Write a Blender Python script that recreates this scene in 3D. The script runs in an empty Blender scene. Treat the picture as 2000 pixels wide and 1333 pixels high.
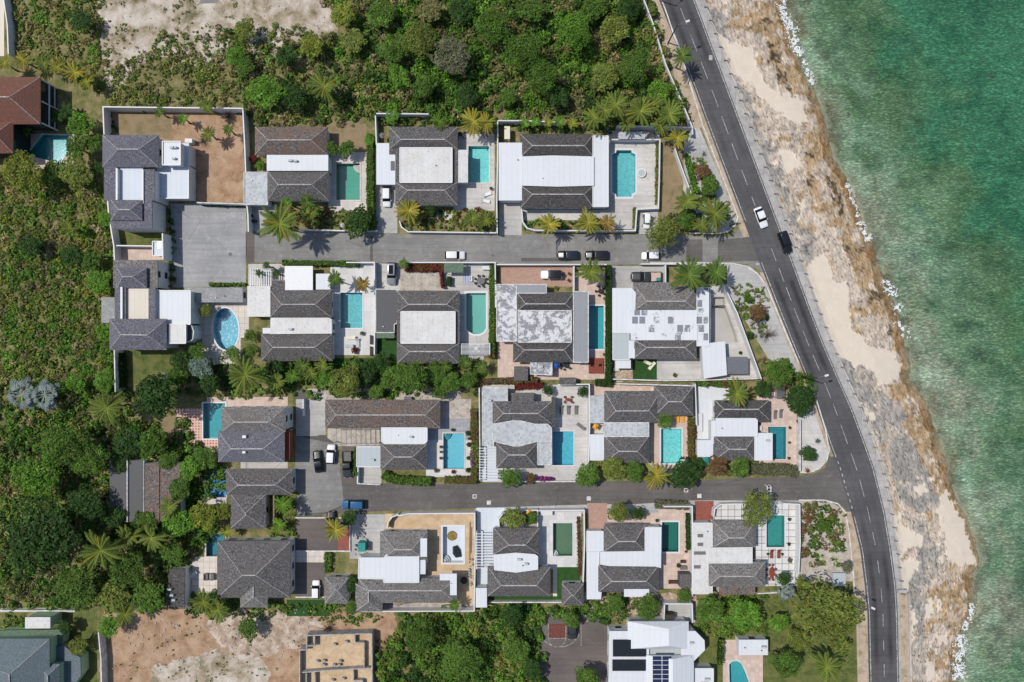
import bpy, math, random
import numpy as np
from mathutils import Vector, noise as mnoise
random.seed(7); RNG = np.random.default_rng(11)
scene = bpy.context.scene
# ---------------------------------------------------------------- camera, light, exposure
H = 147.0; S = 0.11
cam_d = bpy.data.cameras.new('camera'); cam = bpy.data.objects.new('camera', cam_d)
scene.collection.objects.link(cam); scene.camera = cam
cam.location = (0, 0, H); cam.rotation_euler = (0, 0, 0)
cam_d.sensor_width = 36; cam_d.lens = 36 * H / (2000 * S); cam_d.clip_end = 3000; cam_d.clip_start = 1
SUN_EL, SUN_AZ = 60.0, 162.0          # elevation; direction the sun stands in, degrees ccw from +x
world = bpy.data.worlds.new('World'); scene.world = world; world.use_nodes = True
wn = world.node_tree; bgn = wn.nodes['Background']
sky = wn.nodes.new('ShaderNodeTexSky'); sky.sky_type = 'NISHITA'; sky.sun_disc = False
sky.sun_elevation = math.radians(SUN_EL); sky.sun_rotation = math.radians(90 - SUN_AZ)
wn.links.new(sky.outputs[0], bgn.inputs[0]); bgn.inputs[1].default_value = 0.11
sun_d = bpy.data.lights.new('sun', 'SUN'); sun_d.energy = 3.6; sun_d.angle = math.radians(0.5); sun_d.color = (1, 0.955, 0.88)
sun = bpy.data.objects.new('sun', sun_d); scene.collection.objects.link(sun)
_a, _e = math.radians(SUN_AZ), math.radians(SUN_EL)
sdir = Vector((math.cos(_a) * math.cos(_e), math.sin(_a) * math.cos(_e), math.sin(_e)))
sun.rotation_euler = sdir.to_track_quat('Z', 'Y').to_euler()
scene.view_settings.view_transform = 'Standard'; scene.view_settings.look = 'None'
scene.view_settings.gamma = 1; scene.view_settings.exposure = 0.0
scene.cycles.max_bounces = 5; scene.cycles.diffuse_bounces = 2; scene.cycles.transparent_max_bounces = 6
scene.cycles.caustics_reflective = False; scene.cycles.caustics_refractive = False

# ---------------------------------------------------------------- helpers
def P(px, py, z=0.0):
    k = S * (H - z) / H
    return ((px - 1000) * k, (666.5 - py) * k, z)
def lk(name, data=None, parent=None):
    o = bpy.data.objects.new(name, data); scene.collection.objects.link(o)
    if parent is not None: o.parent = parent
    return o
def tag(o, label=None, cat=None, group=None, kind=None):
    if label: o['label'] = label
    if cat: o['category'] = cat
    if group: o['group'] = group
    if kind: o['kind'] = kind
    return o
def root(name, loc, label, cat, group=None, rz=0.0):
    o = lk(name); o.location = loc; o.rotation_euler = (0, 0, rz); o.empty_display_size = 0.3
    return tag(o, label, cat, group)
class MB:
    def __init__(s): s.v = []; s.f = []
    def poly(s, pts):
        n = len(s.v); s.v += [tuple(p) for p in pts]; s.f.append(list(range(n, n + len(pts)))); return s
    def prism(s, pts, z0, z1, top=None):
        a = sum(pts[i][0] * pts[(i + 1) % len(pts)][1] - pts[(i + 1) % len(pts)][0] * pts[i][1] for i in range(len(pts)))
        if a < 0: pts = pts[::-1]; top = top[::-1] if top else None
        top = top or pts; n = len(s.v); k = len(pts)
        s.v += [(p[0], p[1], z0) for p in pts] + [(p[0], p[1], z1) for p in top]
        s.f.append([n + i for i in range(k)][::-1]); s.f.append([n + k + i for i in range(k)])
        for i in range(k): j = (i + 1) % k; s.f.append([n + i, n + j, n + k + j, n + k + i])
        return s
    def box(s, x0, y0, x1, y1, z0, z1): return s.prism([(x0, y0), (x1, y0), (x1, y1), (x0, y1)], z0, z1)
    def bar(s, a, b, w, z0, z1):
        dx, dy = b[0] - a[0], b[1] - a[1]; l = math.hypot(dx, dy) or 1; nx, ny = -dy / l * w / 2, dx / l * w / 2
        return s.prism([(a[0] - nx, a[1] - ny), (b[0] - nx, b[1] - ny), (b[0] + nx, b[1] + ny), (a[0] + nx, a[1] + ny)], z0, z1)
    def tube(s, pts, rs, seg=7):
        n0 = len(s.v); pts = [Vector(p) for p in pts]
        for i, p in enumerate(pts):
            d = (pts[min(i + 1, len(pts) - 1)] - pts[max(i - 1, 0)]).normalized()
            u = d.cross(Vector((0.31, 0.95, 0.1))).normalized(); w = d.cross(u)
            for k in range(seg):
                a = 2 * math.pi * k / seg; s.v.append(tuple(p + (u * math.cos(a) + w * math.sin(a)) * rs[i]))
        for i in range(len(pts) - 1):
            for k in range(seg):
                a, b = n0 + i * seg + k, n0 + i * seg + (k + 1) % seg; s.f.append([a, b, b + seg, a + seg])
        s.f.append([n0 + k for k in range(seg)][::-1]); e = n0 + (len(pts) - 1) * seg; s.f.append([e + k for k in range(seg)])
        return s
    def rot(s, i0, th, cx=0, cy=0):
        c, q = math.cos(th), math.sin(th)
        for i in range(i0, len(s.v)):
            x, y, z = s.v[i]; x -= cx; y -= cy; s.v[i] = (cx + x * c - y * q, cy + x * q + y * c, z)
        return s
    def build(s, name, m, parent=None, smooth=False):
        me = bpy.data.meshes.new(name); me.from_pydata(s.v, [], s.f); me.update()
        if m: me.materials.append(m)
        if smooth: me.polygons.foreach_set('use_smooth', [True] * len(me.polygons))
        o = lk(name, me)
        if parent is not None:
            o.parent = parent
            if parent.parent is None and s.v:
                pass
        return o
def local(o, parent):
    """parent was moved/rotated after world-space building: keep world place"""
    o.parent = parent; bpy.context.view_layer.update(); return o
def circle(cx, cy, rx, ry=None, n=20, a0=0.0, a1=2 * math.pi, tilt=0.0):
    ry = ry or rx; out = []
    full = abs(a1 - a0 - 2 * math.pi) < 1e-6
    for i in range(n if full else n + 1):
        a = a0 + (a1 - a0) * i / n; x, y = rx * math.cos(a), ry * math.sin(a)
        out.append((cx + x * math.cos(tilt) - y * math.sin(tilt), cy + x * math.sin(tilt) + y * math.cos(tilt)))
    return out
def PW(pts, z=0.0): return [P(x, y, z)[:2] for x, y in pts]

# ---------------------------------------------------------------- materials
def srgb(r, g, b): return tuple(((c / 255) / 12.92 if c < 10 else ((c / 255 + 0.055) / 1.055) ** 2.4) for c in (r, g, b)) + (1,)
class NT:
    def __init__(s, name):
        s.m = bpy.data.materials.new(name); s.m.use_nodes = True; s.t = s.m.node_tree
        s.b = s.t.nodes['Principled BSDF']; s.b.inputs['Roughness'].default_value = 0.85
        s.b.inputs['Specular IOR Level'].default_value = 0.3; s.co = None
    def n(s, t, **k):
        x = s.t.nodes.new(t)
        for a, v in k.items():
            if hasattr(x, a): setattr(x, a, v)
            else: x.inputs[a.replace('_', ' ')].default_value = v
        return x
    def l(s, a, b): s.t.links.new(a, b)
    def coord(s, sc=None, rot=None):
        if s.co is None:
            s.co = s.n('ShaderNodeNewGeometry').outputs['Position']
        if sc is None: return s.co
        mp = s.n('ShaderNodeMapping'); s.l(s.co, mp.inputs[0]); mp.inputs['Scale'].default_value = sc
        if rot: mp.inputs['Rotation'].default_value = rot
        return mp.outputs[0]
    def noise(s, scale, detail=3, rough=0.6, co=None, dist=0.0):
        x = s.n('ShaderNodeTexNoise'); x.inputs['Scale'].default_value = scale; x.inputs['Detail'].default_value = detail
        x.inputs['Roughness'].default_value = rough; x.inputs['Distortion'].default_value = dist
        s.l(co if co is not None else s.coord(), x.inputs['Vector']); return x.outputs['Fac']
    def ramp(s, fac, stops):
        r = s.n('ShaderNodeValToRGB'); e = r.color_ramp.elements
        while len(e) < len(stops): e.new(0.5)
        for i, (p, c) in enumerate(stops):
            e[i].position = p; e[i].color = c if not isinstance(c, (int, float)) else (c, c, c, 1)
        s.l(fac, r.inputs[0]); return r.outputs[0]
    def mix(s, fac, a, b, mode='MIX'):
        x = s.n('ShaderNodeMix', data_type='RGBA', blend_type=mode)
        for v, i in ((fac, 0), (a, 6), (b, 7)):
            if isinstance(v, (int, float)): x.inputs[i].default_value = v
            elif isinstance(v, tuple): x.inputs[i].default_value = v
            else: s.l(v, x.inputs[i])
        return x.outputs[2]
    def math(s, op, a, b=0.0):
        x = s.n('ShaderNodeMath', operation=op)
        for v, i in ((a, 0), (b, 1)):
            if isinstance(v, (int, float)): x.inputs[i].default_value = v
            else: s.l(v, x.inputs[i])
        return x.outputs[0]
    def out(s, col=None, rough=None, bump=None, bs=0.3, bd=0.05):
        if col is not None:
            if isinstance(col, tuple): s.b.inputs['Base Color'].default_value = col
            else: s.l(col, s.b.inputs['Base Color'])
        if rough is not None: s.b.inputs['Roughness'].default_value = rough
        if bump is not None:
            x = s.n('ShaderNodeBump'); x.inputs['Strength'].default_value = bs; x.inputs['Distance'].default_value = bd
            s.l(bump, x.inputs['Height']); s.l(x.outputs[0], s.b.inputs['Normal'])
        return s.m
def plain(name, c, rough=0.7, metal=0.0, var=0.12, scale=3.0):
    t = NT(name); f = t.noise(scale, 4)
    c2 = tuple(max(0, x * (1 - var * 2)) for x in c[:3]) + (1,); c3 = tuple(min(1, x * (1 + var)) for x in c[:3]) + (1,)
    t.b.inputs['Metallic'].default_value = metal
    return t.out(t.ramp(f, [(0.3, c2), (0.7, c3)]), rough)
def shingle(name, dark, mid, light, warm):
    t = NT(name)
    f1 = t.noise(3.2, 3, 0.75); f2 = t.noise(0.35, 3); f3 = t.noise(9.0, 2, 0.8)
    c = t.ramp(f1, [(0.36, dark), (0.5, mid), (0.66, light)])
    c = t.mix(t.ramp(f2, [(0.45, 0), (0.75, 1)]), c, warm)
    c = t.mix(0.6, c, t.ramp(f3, [(0.35, (.35, .35, .35, 1)), (0.65, (1, 1, 1, 1))]), 'MULTIPLY')
    w = t.n('ShaderNodeTexWave', wave_type='BANDS', bands_direction='Z'); t.l(t.coord(), w.inputs[0]); w.inputs['Scale'].default_value = 2.6
    return t.out(c, 0.9, t.mix(0.5, f1, w.outputs['Color']), 0.6, 0.06)
def flatroof(name, base, dirt, amount=0.5, patch=None, seams=1.1, grey=None, thr=.5):
    """painted flat roof: sheet seams, dirt gathered in small blotches, worn patches"""
    t = NT(name)
    f = t.noise(1.6, 5, 0.75, dist=0.2); f2 = t.noise(6, 3, 0.75); f0 = t.noise(0.3, 3, .6)
    c = t.mix(t.ramp(f0, [(.35, amount * .5), (.65, 0)]), base, dirt)
    c = t.mix(t.ramp(f, [(0.30 + amount * .14, amount), (0.38 + amount * .16, 0)]), c, dirt)
    if grey:
        f4 = t.noise(0.55, 8, 0.78, dist=0.35)
        if name.startswith('peel'):
            bb = t.n('ShaderNodeTexBrick'); bb.offset = .3; bb.inputs['Scale'].default_value = 1.0; bb.inputs['Brick Width'].default_value = 1.5; bb.inputs['Row Height'].default_value = 1.75; bb.inputs['Mortar Size'].default_value = .14; bb.inputs['Color1'].default_value = (0, 0, 0, 1); bb.inputs['Color2'].default_value = (1, 1, 1, 1); bb.inputs['Mortar'].default_value = (0, 0, 0, 1); t.l(t.coord(), bb.inputs['Vector'])
            f4 = t.math('ADD', t.math('MULTIPLY', f4, .62), t.math('MULTIPLY', bb.outputs['Color'], .38))
        c = t.mix(t.ramp(f4, [(thr - .015, 0), (thr + .02, 1)]), c, grey)
    c = t.mix(0.14, c, t.ramp(f2, [(0.3, .6), (0.6, 1.0)]), 'MULTIPLY')
    b = t.n('ShaderNodeTexBrick'); b.offset = 0; b.inputs['Scale'].default_value = 1.0; b.inputs['Brick Width'].default_value = seams; b.inputs['Row Height'].default_value = 60
    b.inputs['Mortar Size'].default_value = .035; b.inputs['Color1'].default_value = (1, 1, 1, 1); b.inputs['Color2'].default_value = (.93, .93, .93, 1); b.inputs['Mortar'].default_value = (.6, .6, .6, 1); t.l(t.coord(), b.inputs['Vector'])
    c = t.mix(0.4, c, b.outputs['Color'], 'MULTIPLY')
    return t.out(c, 0.6, f2, 0.2, 0.02)
def asphalt(name, c, patch, crack=0.5):
    t = NT(name)
    f = t.noise(0.12, 5, 0.6); g = t.noise(12, 2, 0.9); st = t.noise(0.6, 5, 0.7, dist=0.6)
    col = t.ramp(f, [(0.35, tuple(x * 0.82 for x in c[:3]) + (1,)), (0.65, tuple(x * 1.15 for x in c[:3]) + (1,))])
    col = t.mix(t.ramp(st, [(0.52, 0), (0.7, crack)]), col, patch)
    col = t.mix(0.35, col, t.ramp(g, [(0.3, .6), (0.7, 1.25)]), 'MULTIPLY')
    sk = t.noise(1.0, 5, .7, co=t.coord((.06, 1.6, 1))); col = t.mix(.5, col, t.ramp(sk, [(.32, .72), (.5, 1.0), (.68, 1.22)]), 'MULTIPLY')
    s2 = t.noise(.35, 6, .8); col = t.mix(t.ramp(s2, [(.60, 0), (.70, .45)]), col, tuple(x * .45 for x in c[:3]) + (1,))
    v = t.n('ShaderNodeTexVoronoi', feature='DISTANCE_TO_EDGE'); v.inputs['Scale'].default_value = 0.16
    t.l(t.coord(), v.inputs['Vector'])
    col = t.mix(t.ramp(v.outputs['Distance'], [(0.0, 0.5), (0.006, 0.0)]), col, tuple(x * 0.35 for x in c[:3]) + (1,))
    return t.out(col, 0.85, g, 0.3, 0.02)
def tiles(name, c, joint, w, h=None, gap=0.02, var=0.12, off=0.0, stain=0.25):
    t = NT(name)
    b = t.n('ShaderNodeTexBrick'); b.offset = off; b.inputs['Scale'].default_value = 1.0
    b.inputs['Brick Width'].default_value = w; b.inputs['Row Height'].default_value = h or w
    b.inputs['Mortar Size'].default_value = gap; b.inputs['Mortar Smooth'].default_value = 0.1
    b.inputs['Color1'].default_value = tuple(x * (1 + var * .5) for x in c[:3]) + (1,)
    b.inputs['Color2'].default_value = tuple(x * (1 - var) for x in c[:3]) + (1,)
    b.inputs['Mortar'].default_value = joint; t.l(t.coord(), b.inputs['Vector'])
    f = t.noise(0.7, 5, 0.7)
    col = t.mix(stain, b.outputs['Color'], t.ramp(f, [(0.35, .5), (0.6, 1.05)]), 'MULTIPLY')
    return t.out(col, 0.75, b.outputs['Fac'], 0.2, 0.01)
def soil(name, stops, scale=0.4, fine=6.0):
    t = NT(name); f = t.noise(scale, 9, 0.68, dist=0.4); g = t.noise(fine, 4, 0.8)
    col = t.mix(0.4, t.ramp(f, stops), t.ramp(g, [(0.3, .55), (0.7, 1.3)]), 'MULTIPLY')
    return t.out(col, 0.95, g, 0.5, 0.06)
def pool_water(name, c, c2, ripple=0.5, glint=0.0):
    t = NT(name)
    v = t.n('ShaderNodeTexVoronoi', feature='SMOOTH_F1'); v.inputs['Scale'].default_value = 2.2
    nz = t.noise(1.2, 3); ad = t.mix(0.25, t.coord(), nz, 'ADD'); t.l(ad, v.inputs['Vector'])
    f = t.noise(0.12, 2)
    col = t.mix(t.ramp(f, [(0.35, 0), (0.65, 1)]), c, c2)
    col = t.mix(ripple * 0.5, col, t.ramp(v.outputs['Distance'], [(0.1, .75), (0.6, 1.45)]), 'MULTIPLY')  # caustic light web painted into the basin colour, pale glints likewise below
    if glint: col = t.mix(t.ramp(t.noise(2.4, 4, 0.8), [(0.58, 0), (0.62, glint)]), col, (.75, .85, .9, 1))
    t.b.inputs['Specular IOR Level'].default_value = 0.5
    return t.out(col, 0.12, t.noise(3.0, 3), 0.15, 0.05)
def leafmat(name):
    t = NT(name); oi = t.n('ShaderNodeObjectInfo'); at = t.n('ShaderNodeAttribute', attribute_name='Col')
    c = t.mix(1.0, oi.outputs['Color'], at.outputs['Color'], 'MULTIPLY')
    t.l(c, t.b.inputs['Base Color']); t.b.inputs['Roughness'].default_value = 0.55
    t.b.inputs['Specular IOR Level'].default_value = 0.12
    tr = t.n('ShaderNodeBsdfTranslucent'); t.l(c, tr.inputs[0]); mx = t.n('ShaderNodeMixShader'); mx.inputs[0].default_value = 0.3
    t.l(t.b.outputs[0], mx.inputs[1]); t.l(tr.outputs[0], mx.inputs[2]); t.l(mx.outputs[0], t.t.nodes['Material Output'].inputs[0])
    return t.m
M = {}
def C(r, g, b): return (r, g, b, 1)
M['sh'] = shingle('grey_brown_shingle', C(.05, .047, .047), C(.118, .112, .112), C(.26, .252, .252), C(.14, .125, .115))
M['shd'] = shingle('dark_shingle', C(.035, .033, .033), C(.08, .075, .074), C(.18, .172, .172), C(.10, .09, .082))
M['shw'] = shingle('pinkish_shingle', C(.065, .05, .045), C(.16, .13, .118), C(.30, .27, .25), C(.22, .135, .095))
M['shb'] = shingle('slate_grey_shingle', C(.07, .07, .085), C(.15, .152, .18), C(.27, .27, .31), C(.14, .14, .165))
M['shl'] = shingle('light_grey_shingle', C(.08, .075, .072), C(.20, .19, .185), C(.36, .35, .34), C(.17, .15, .13))
M['shr'] = shingle('red_brown_shingle', C(.15, .065, .045), C(.20, .088, .062), C(.25, .12, .09), C(.17, .08, .06))
M['shbl'] = shingle('blue_grey_shingle', C(.11, .14, .16), C(.15, .19, .21), C(.20, .24, .26), C(.14, .17, .19))
M['cap'] = plain('ridge_mortar', C(.46, .43, .42), 0.9, var=0.25, scale=2)
M['wr'] = flatroof('white_roof_paint', C(.63, .65, .68), C(.50, .50, .50), 0.3)
M['wr2'] = flatroof('white_roof_with_stains', C(.64, .635, .62), C(.36, .33, .29), 0.5)
M['wx'] = flatroof('weathered_white_roof', C(.50, .52, .54), C(.30, .31, .32), 0.8)
M['gw'] = flatroof('patchy_grey_roof', C(.25, .25, .265), C(.16, .16, .17), 0.4, grey=C(.60, .60, .61), thr=.49)
M['ww'] = flatroof('peeling_white_roof', C(.66, .67, .69), C(.50, .52, .54), 0.4, grey=C(.20, .22, .25), thr=.56, seams=2.0)
M['gr'] = flatroof('grey_roof', C(.27, .28, .30), C(.18, .185, .2), 0.3)
M['lg'] = flatroof('light_grey_roof', C(.42, .46, .47), C(.36, .40, .41), 0.3)
M['dk'] = flatroof('dark_felt_roof', C(.09, .09, .095), C(.06, .06, .063), 0.4, seams=0.3)
M['cr'] = flatroof('cream_roof', C(.64, .58, .49), C(.50, .43, .34), 0.3)
M['shp'] = shingle('pale_granular_felt', C(.24, .24, .235), C(.36, .36, .355), C(.46, .46, .455), C(.30, .295, .28))
M['bl'] = flatroof('pale_roof_terrace', C(.58, .63, .68), C(.46, .5, .54), 0.3)
M['st'] = plain('white_stucco', C(.60, .60, .59), 0.9, var=0.06, scale=1.2)
M['stg'] = plain('green_stucco', C(.34, .46, .30), 0.9, var=0.06)
M['wallg'] = plain('weathered_wall_paint', C(.58, .57, .55), 0.9, var=0.22, scale=1.2)
M['conc'] = plain('bare_concrete', C(.38, .36, .34), 0.9, var=0.2, scale=1.0)
M['drk'] = plain('dark_window_glass', C(.02, .025, .03), 0.1, var=0.1)
M['frm'] = plain('white_painted_masonry', C(.62, .62, .62), 0.5, var=0.03)
M['wood'] = plain('weathered_wood', C(.22, .15, .10), 0.8, var=0.25)
M['dwood'] = plain('dark_wood', C(.06, .045, .038), 0.8, var=0.25)
M['rwood'] = plain('red_wood', C(.22, .055, .03), 0.7, var=0.2)
M['blk'] = plain('black_plastic', C(.02, .02, .022), 0.5)
M['gry'] = plain('grey_fabric', C(.16, .15, .15), 0.8)
M['crm'] = plain('cream_fabric', C(.68, .64, .50), 0.8, var=0.05)
M['whf'] = plain('white_painted_metal', C(.68, .68, .69), 0.5, var=0.04)
M['org'] = plain('orange_fabric', C(.75, .32, .02), 0.8, var=0.1)
M['blu'] = plain('blue_fabric', C(.02, .09, .35), 0.8, var=0.15)
M['teal'] = plain('teal_paint', C(.03, .25, .22), 0.5, var=0.15)
M['pot'] = plain('terracotta_pot', C(.30, .13, .09), 0.9)
M['bark'] = plain('bark', C(.16, .12, .09), 0.95, var=0.3, scale=5)
M['met'] = plain('galvanised_metal', C(.35, .35, .36), 0.4, 0.7)
M['tyre'] = plain('tyre_rubber', C(.02, .02, .02), 0.9)
M['gre'] = plain('green_awning', C(.12, .17, .12), 0.85, var=0.2)
M['leaf'] = leafmat('leaves')
M['asph'] = asphalt('dark_asphalt', C(.088, .084, .088), C(.055, .053, .056), 0.8)
M['asphw'] = asphalt('coast_road_asphalt', C(.088, .085, .088), C(.06, .058, .06), 0.5)
_t = M['asphw'].node_tree; _b = _t.nodes['Principled BSDF']; _l = _b.inputs['Base Color'].links[0].from_socket; _a = _t.nodes.new('ShaderNodeAttribute'); _a.attribute_name = 'Col'; _m = _t.nodes.new('ShaderNodeMix'); _m.data_type = 'RGBA'; _m.blend_type = 'MULTIPLY'; _m.inputs[0].default_value = 1; _t.links.new(_l, _m.inputs[6]); _t.links.new(_a.outputs['Color'], _m.inputs[7]); _t.links.new(_m.outputs[2], _b.inputs['Base Color'])
M['asph1'] = asphalt('worn_grey_asphalt', C(.215, .21, .20), C(.30, .295, .285), 0.7)
M['asph2'] = asphalt('mid_grey_asphalt', C(.115, .107, .10), C(.17, .16, .15), 0.7)
M['court'] = asphalt('pale_worn_asphalt', C(.30, .30, .305), C(.40, .39, .375), 0.8)
M['brasph'] = asphalt('brownish_asphalt', C(.13, .11, .10), C(.16, .135, .12), 0.3)
M['conc1'] = asphalt('pale_concrete', C(.42, .41, .395), C(.33, .31, .29), 0.6)
M['conc2'] = asphalt('white_concrete', C(.50, .48, .455), C(.42, .385, .355), 0.6)
M['walk'] = tiles('pavement_slabs', C(.40, .385, .365), C(.24, .23, .22), 3.0, gap=0.03, stain=0.5)
M['line'] = plain('road_paint', C(.44, .44, .43), 0.8, var=0.4, scale=2.5)
M['kerb'] = plain('kerb_concrete', C(.62, .61, .59), 0.9, var=0.18, scale=1)
M['pcream'] = tiles('cream_paving', C(.60, .55, .50), C(.46, .40, .36), 1.3, gap=0.02)
M['ppink'] = tiles('pinkish_paving', C(.58, .45, .38), C(.42, .33, .28), 0.9, gap=0.02)
M['pwhite'] = tiles('white_paving', C(.60, .59, .575), C(.44, .43, .41), 1.6, gap=0.015, stain=0.15)
M['pslab'] = tiles('white_slabs_dark_joints', C(.62, .61, .60), C(.08, .08, .08), 1.45, gap=0.05, stain=0.1)
M['pslab2'] = tiles('cream_slabs_thin_joints', C(.62, .56, .50), C(.25, .22, .2), 1.25, gap=0.025, stain=0.2)
M['pbrick'] = tiles('pink_brick_paving', C(.44, .28, .22), C(.34, .22, .17), 0.22, 0.11, gap=0.012, var=0.25, off=0.5)
M['pred'] = tiles('red_brick_paving', C(.30, .09, .065), C(.20, .08, .055), 0.3, 0.15, gap=0.015, var=0.3, off=0.5)
M['pterra'] = tiles('terracotta_lattice_paving', C(.30, .16, .12), C(.66, .42, .34), 0.62, gap=0.17, var=0.4)
M['pgrey'] = tiles('grey_paving', C(.34, .34, .36), C(.22, .22, .23), 0.8, gap=0.02)
M['lawn'] = soil('short_lawn', [(0.35, C(.055, .085, .02)), (0.5, C(.11, .13, .035)), (0.65, C(.17, .15, .055))], 0.5, 5)
M['turf'] = soil('bright_green_turf', [(0.35, C(.018, .06, .012)), (0.65, C(.03, .085, .018))], 1.0, 8)
M['dry'] = soil('dry_lawn', [(0.3, C(.15, .13, .05)), (0.5, C(.25, .19, .11)), (0.7, C(.30, .21, .13))], 0.45, 5)
M['dirt'] = soil('brown_soil', [(0.35, C(.25, .155, .09)), (0.5, C(.37, .24, .15)), (0.65, C(.44, .31, .21))], 0.35, 3)
M['sandy'] = soil('bare_pale_soil', [(0.34, C(.13, .12, .06)), (0.45, C(.33, .27, .19)), (0.56, C(.48, .42, .35)), (0.7, C(.62, .57, .51))], 0.25, 2.5)
M['rubble'] = soil('rubbly_soil', [(0.35, C(.24, .17, .12)), (0.5, C(.40, .30, .22)), (0.62, C(.55, .47, .40))], 0.5, 2.5)
M['csand'] = soil('builders_sand', [(0.35, C(.44, .31, .18)), (0.6, C(.58, .44, .29))], 0.6, 5)
M['ground'] = soil('scrub_floor', [(0.35, C(.085, .10, .03)), (0.5, C(.17, .16, .06)), (0.62, C(.26, .21, .11)), (0.75, C(.36, .28, .17))], 0.5, 3)
M['verge'] = soil('sandy_verge', [(0.32, C(.22, .19, .10)), (0.5, C(.42, .33, .24)), (0.7, C(.50, .41, .31))], 0.6, 4)
M['gravel'] = soil('pale_gravel', [(0.32, C(.30, .25, .20)), (0.55, C(.46, .41, .36)), (0.7, C(.52, .48, .43))], 0.8, 3)
# ---------------------------------------------------------------- pools: outline, label, water (the ground is cut open for them)
def _p(*a, **k): PL.append((a, k))
PL = []
_p((657, 320, 703, 391), 'green aqua pool with curved steps beside the leaf littered bungalow', 'aqg', 'pcream', .3, steps=(703, 322, 15, math.pi / 2, 'pcream'))
_p((915, 286, 955, 357), 'bright aqua pool beside the ribbed white roof', 'aq', 'pcream')
_p([(1204, 294), (1233, 294), (1234, 299), (1241, 302), (1241, 376), (1234, 379), (1233, 385), (1204, 385), (1203, 380), (1196, 376), (1196, 302), (1203, 299)], 'large aqua pool with notched corners and wide white rim', 'tl', 'frm', .45)
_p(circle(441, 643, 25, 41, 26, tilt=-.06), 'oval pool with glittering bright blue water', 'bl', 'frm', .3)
_p((665, 572, 708, 641), 'teal pool with white deck below the orange palm', 'tl', 'frm', .25)
_p([(911, 573), (949, 573), (949, 642), (944, 649), (936, 653), (926, 653), (917, 649), (911, 642)], 'milky green pool with one rounded end and white rim', 'gn', 'frm', .45)
_p((1146, 598, 1179, 682), 'teal pool tucked against the patchy grey roof', 'jt', 'frm', .35)
_p([(1389, 599), (1417, 600), (1425, 620), (1437, 655), (1440, 668), (1388, 672)], 'drained grey pool with sloping floor', 'cc', 'conc1', .3)
_p((1393, 581, 1415, 597), 'small drained square plunge pool next to the drained pool', 'cc', 'conc1', .25)
_p((397, 788, 440, 857), 'dark turquoise pool beside the terracotta lattice paving', 'jt', 'frm', .3)
_p((866, 847, 907, 916), 'plain sky blue pool ringed by potted plants', 'sk', 'pcream', .25, steps=(867, 848, 13, 0.0, 'jt'))
_p((1080, 843, 1120, 909), 'clear blue pool beside the pale weathered roof', 'db', 'frm', .2)
_p((1291, 838, 1331, 905), 'rippled aqua pool on the pink patio', 'aq', 'frm', .3)
_p([(1500, 834), (1535, 834), (1535, 897), (1502, 897)], 'deep teal pool partly under a white roof', 'dt', 'pcream', .2)
_p((402, 922, 442, 972), 'royal blue pool dappled by tree shadow', 'rb', 'pcream', .2)
_p((403, 1043, 440, 1087), 'dark teal pool against the pyramid roofed house', 'dt', 'pcream', .35)
_p([(83, 263), (135, 265), (135, 292), (118, 320), (95, 314), (52, 303)], 'turquoise pool behind the red roofed villa', 'jt', 'pcream', .2)
_p((865, 1029, 905, 1099), 'empty white pool holding dark tarpaulin and muddy stain', 'wt', 'frm', .4, zw=.09, steps=(866, 1098, 12, -math.pi / 2, 'lg'))
_p((1080, 1022, 1118, 1086), 'olive green pool with curved corner steps', 'ol', 'pwhite', .3, steps=(1081, 1086, 10, -math.pi / 2, 'frm'))
_p((1293, 1020, 1325, 1078), 'dark green pool with white rim on two sides', 'dg', 'frm', .35)
_p((1497, 1007, 1532, 1069), 'turquoise pool set in white slabs with dark joints', 'tg', 'frm', .25)
_p([(1424, 1298), (1430, 1292), (1440, 1291), (1447, 1296), (1455, 1312), (1463, 1335), (1466, 1370), (1430, 1380), (1425, 1335)], 'curved turquoise pool beside the ribbed white lean-to', 'jt', 'pcream', .35)
def pool_poly(q):
    if len(q) == 4 and not isinstance(q[0], tuple): x0, y0, x1, y1 = q; q = [(x0, y0), (x1, y0), (x1, y1), (x0, y1)]
    return q
POOLQ = [pool_poly(a[0]) for a, k in PL]
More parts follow.
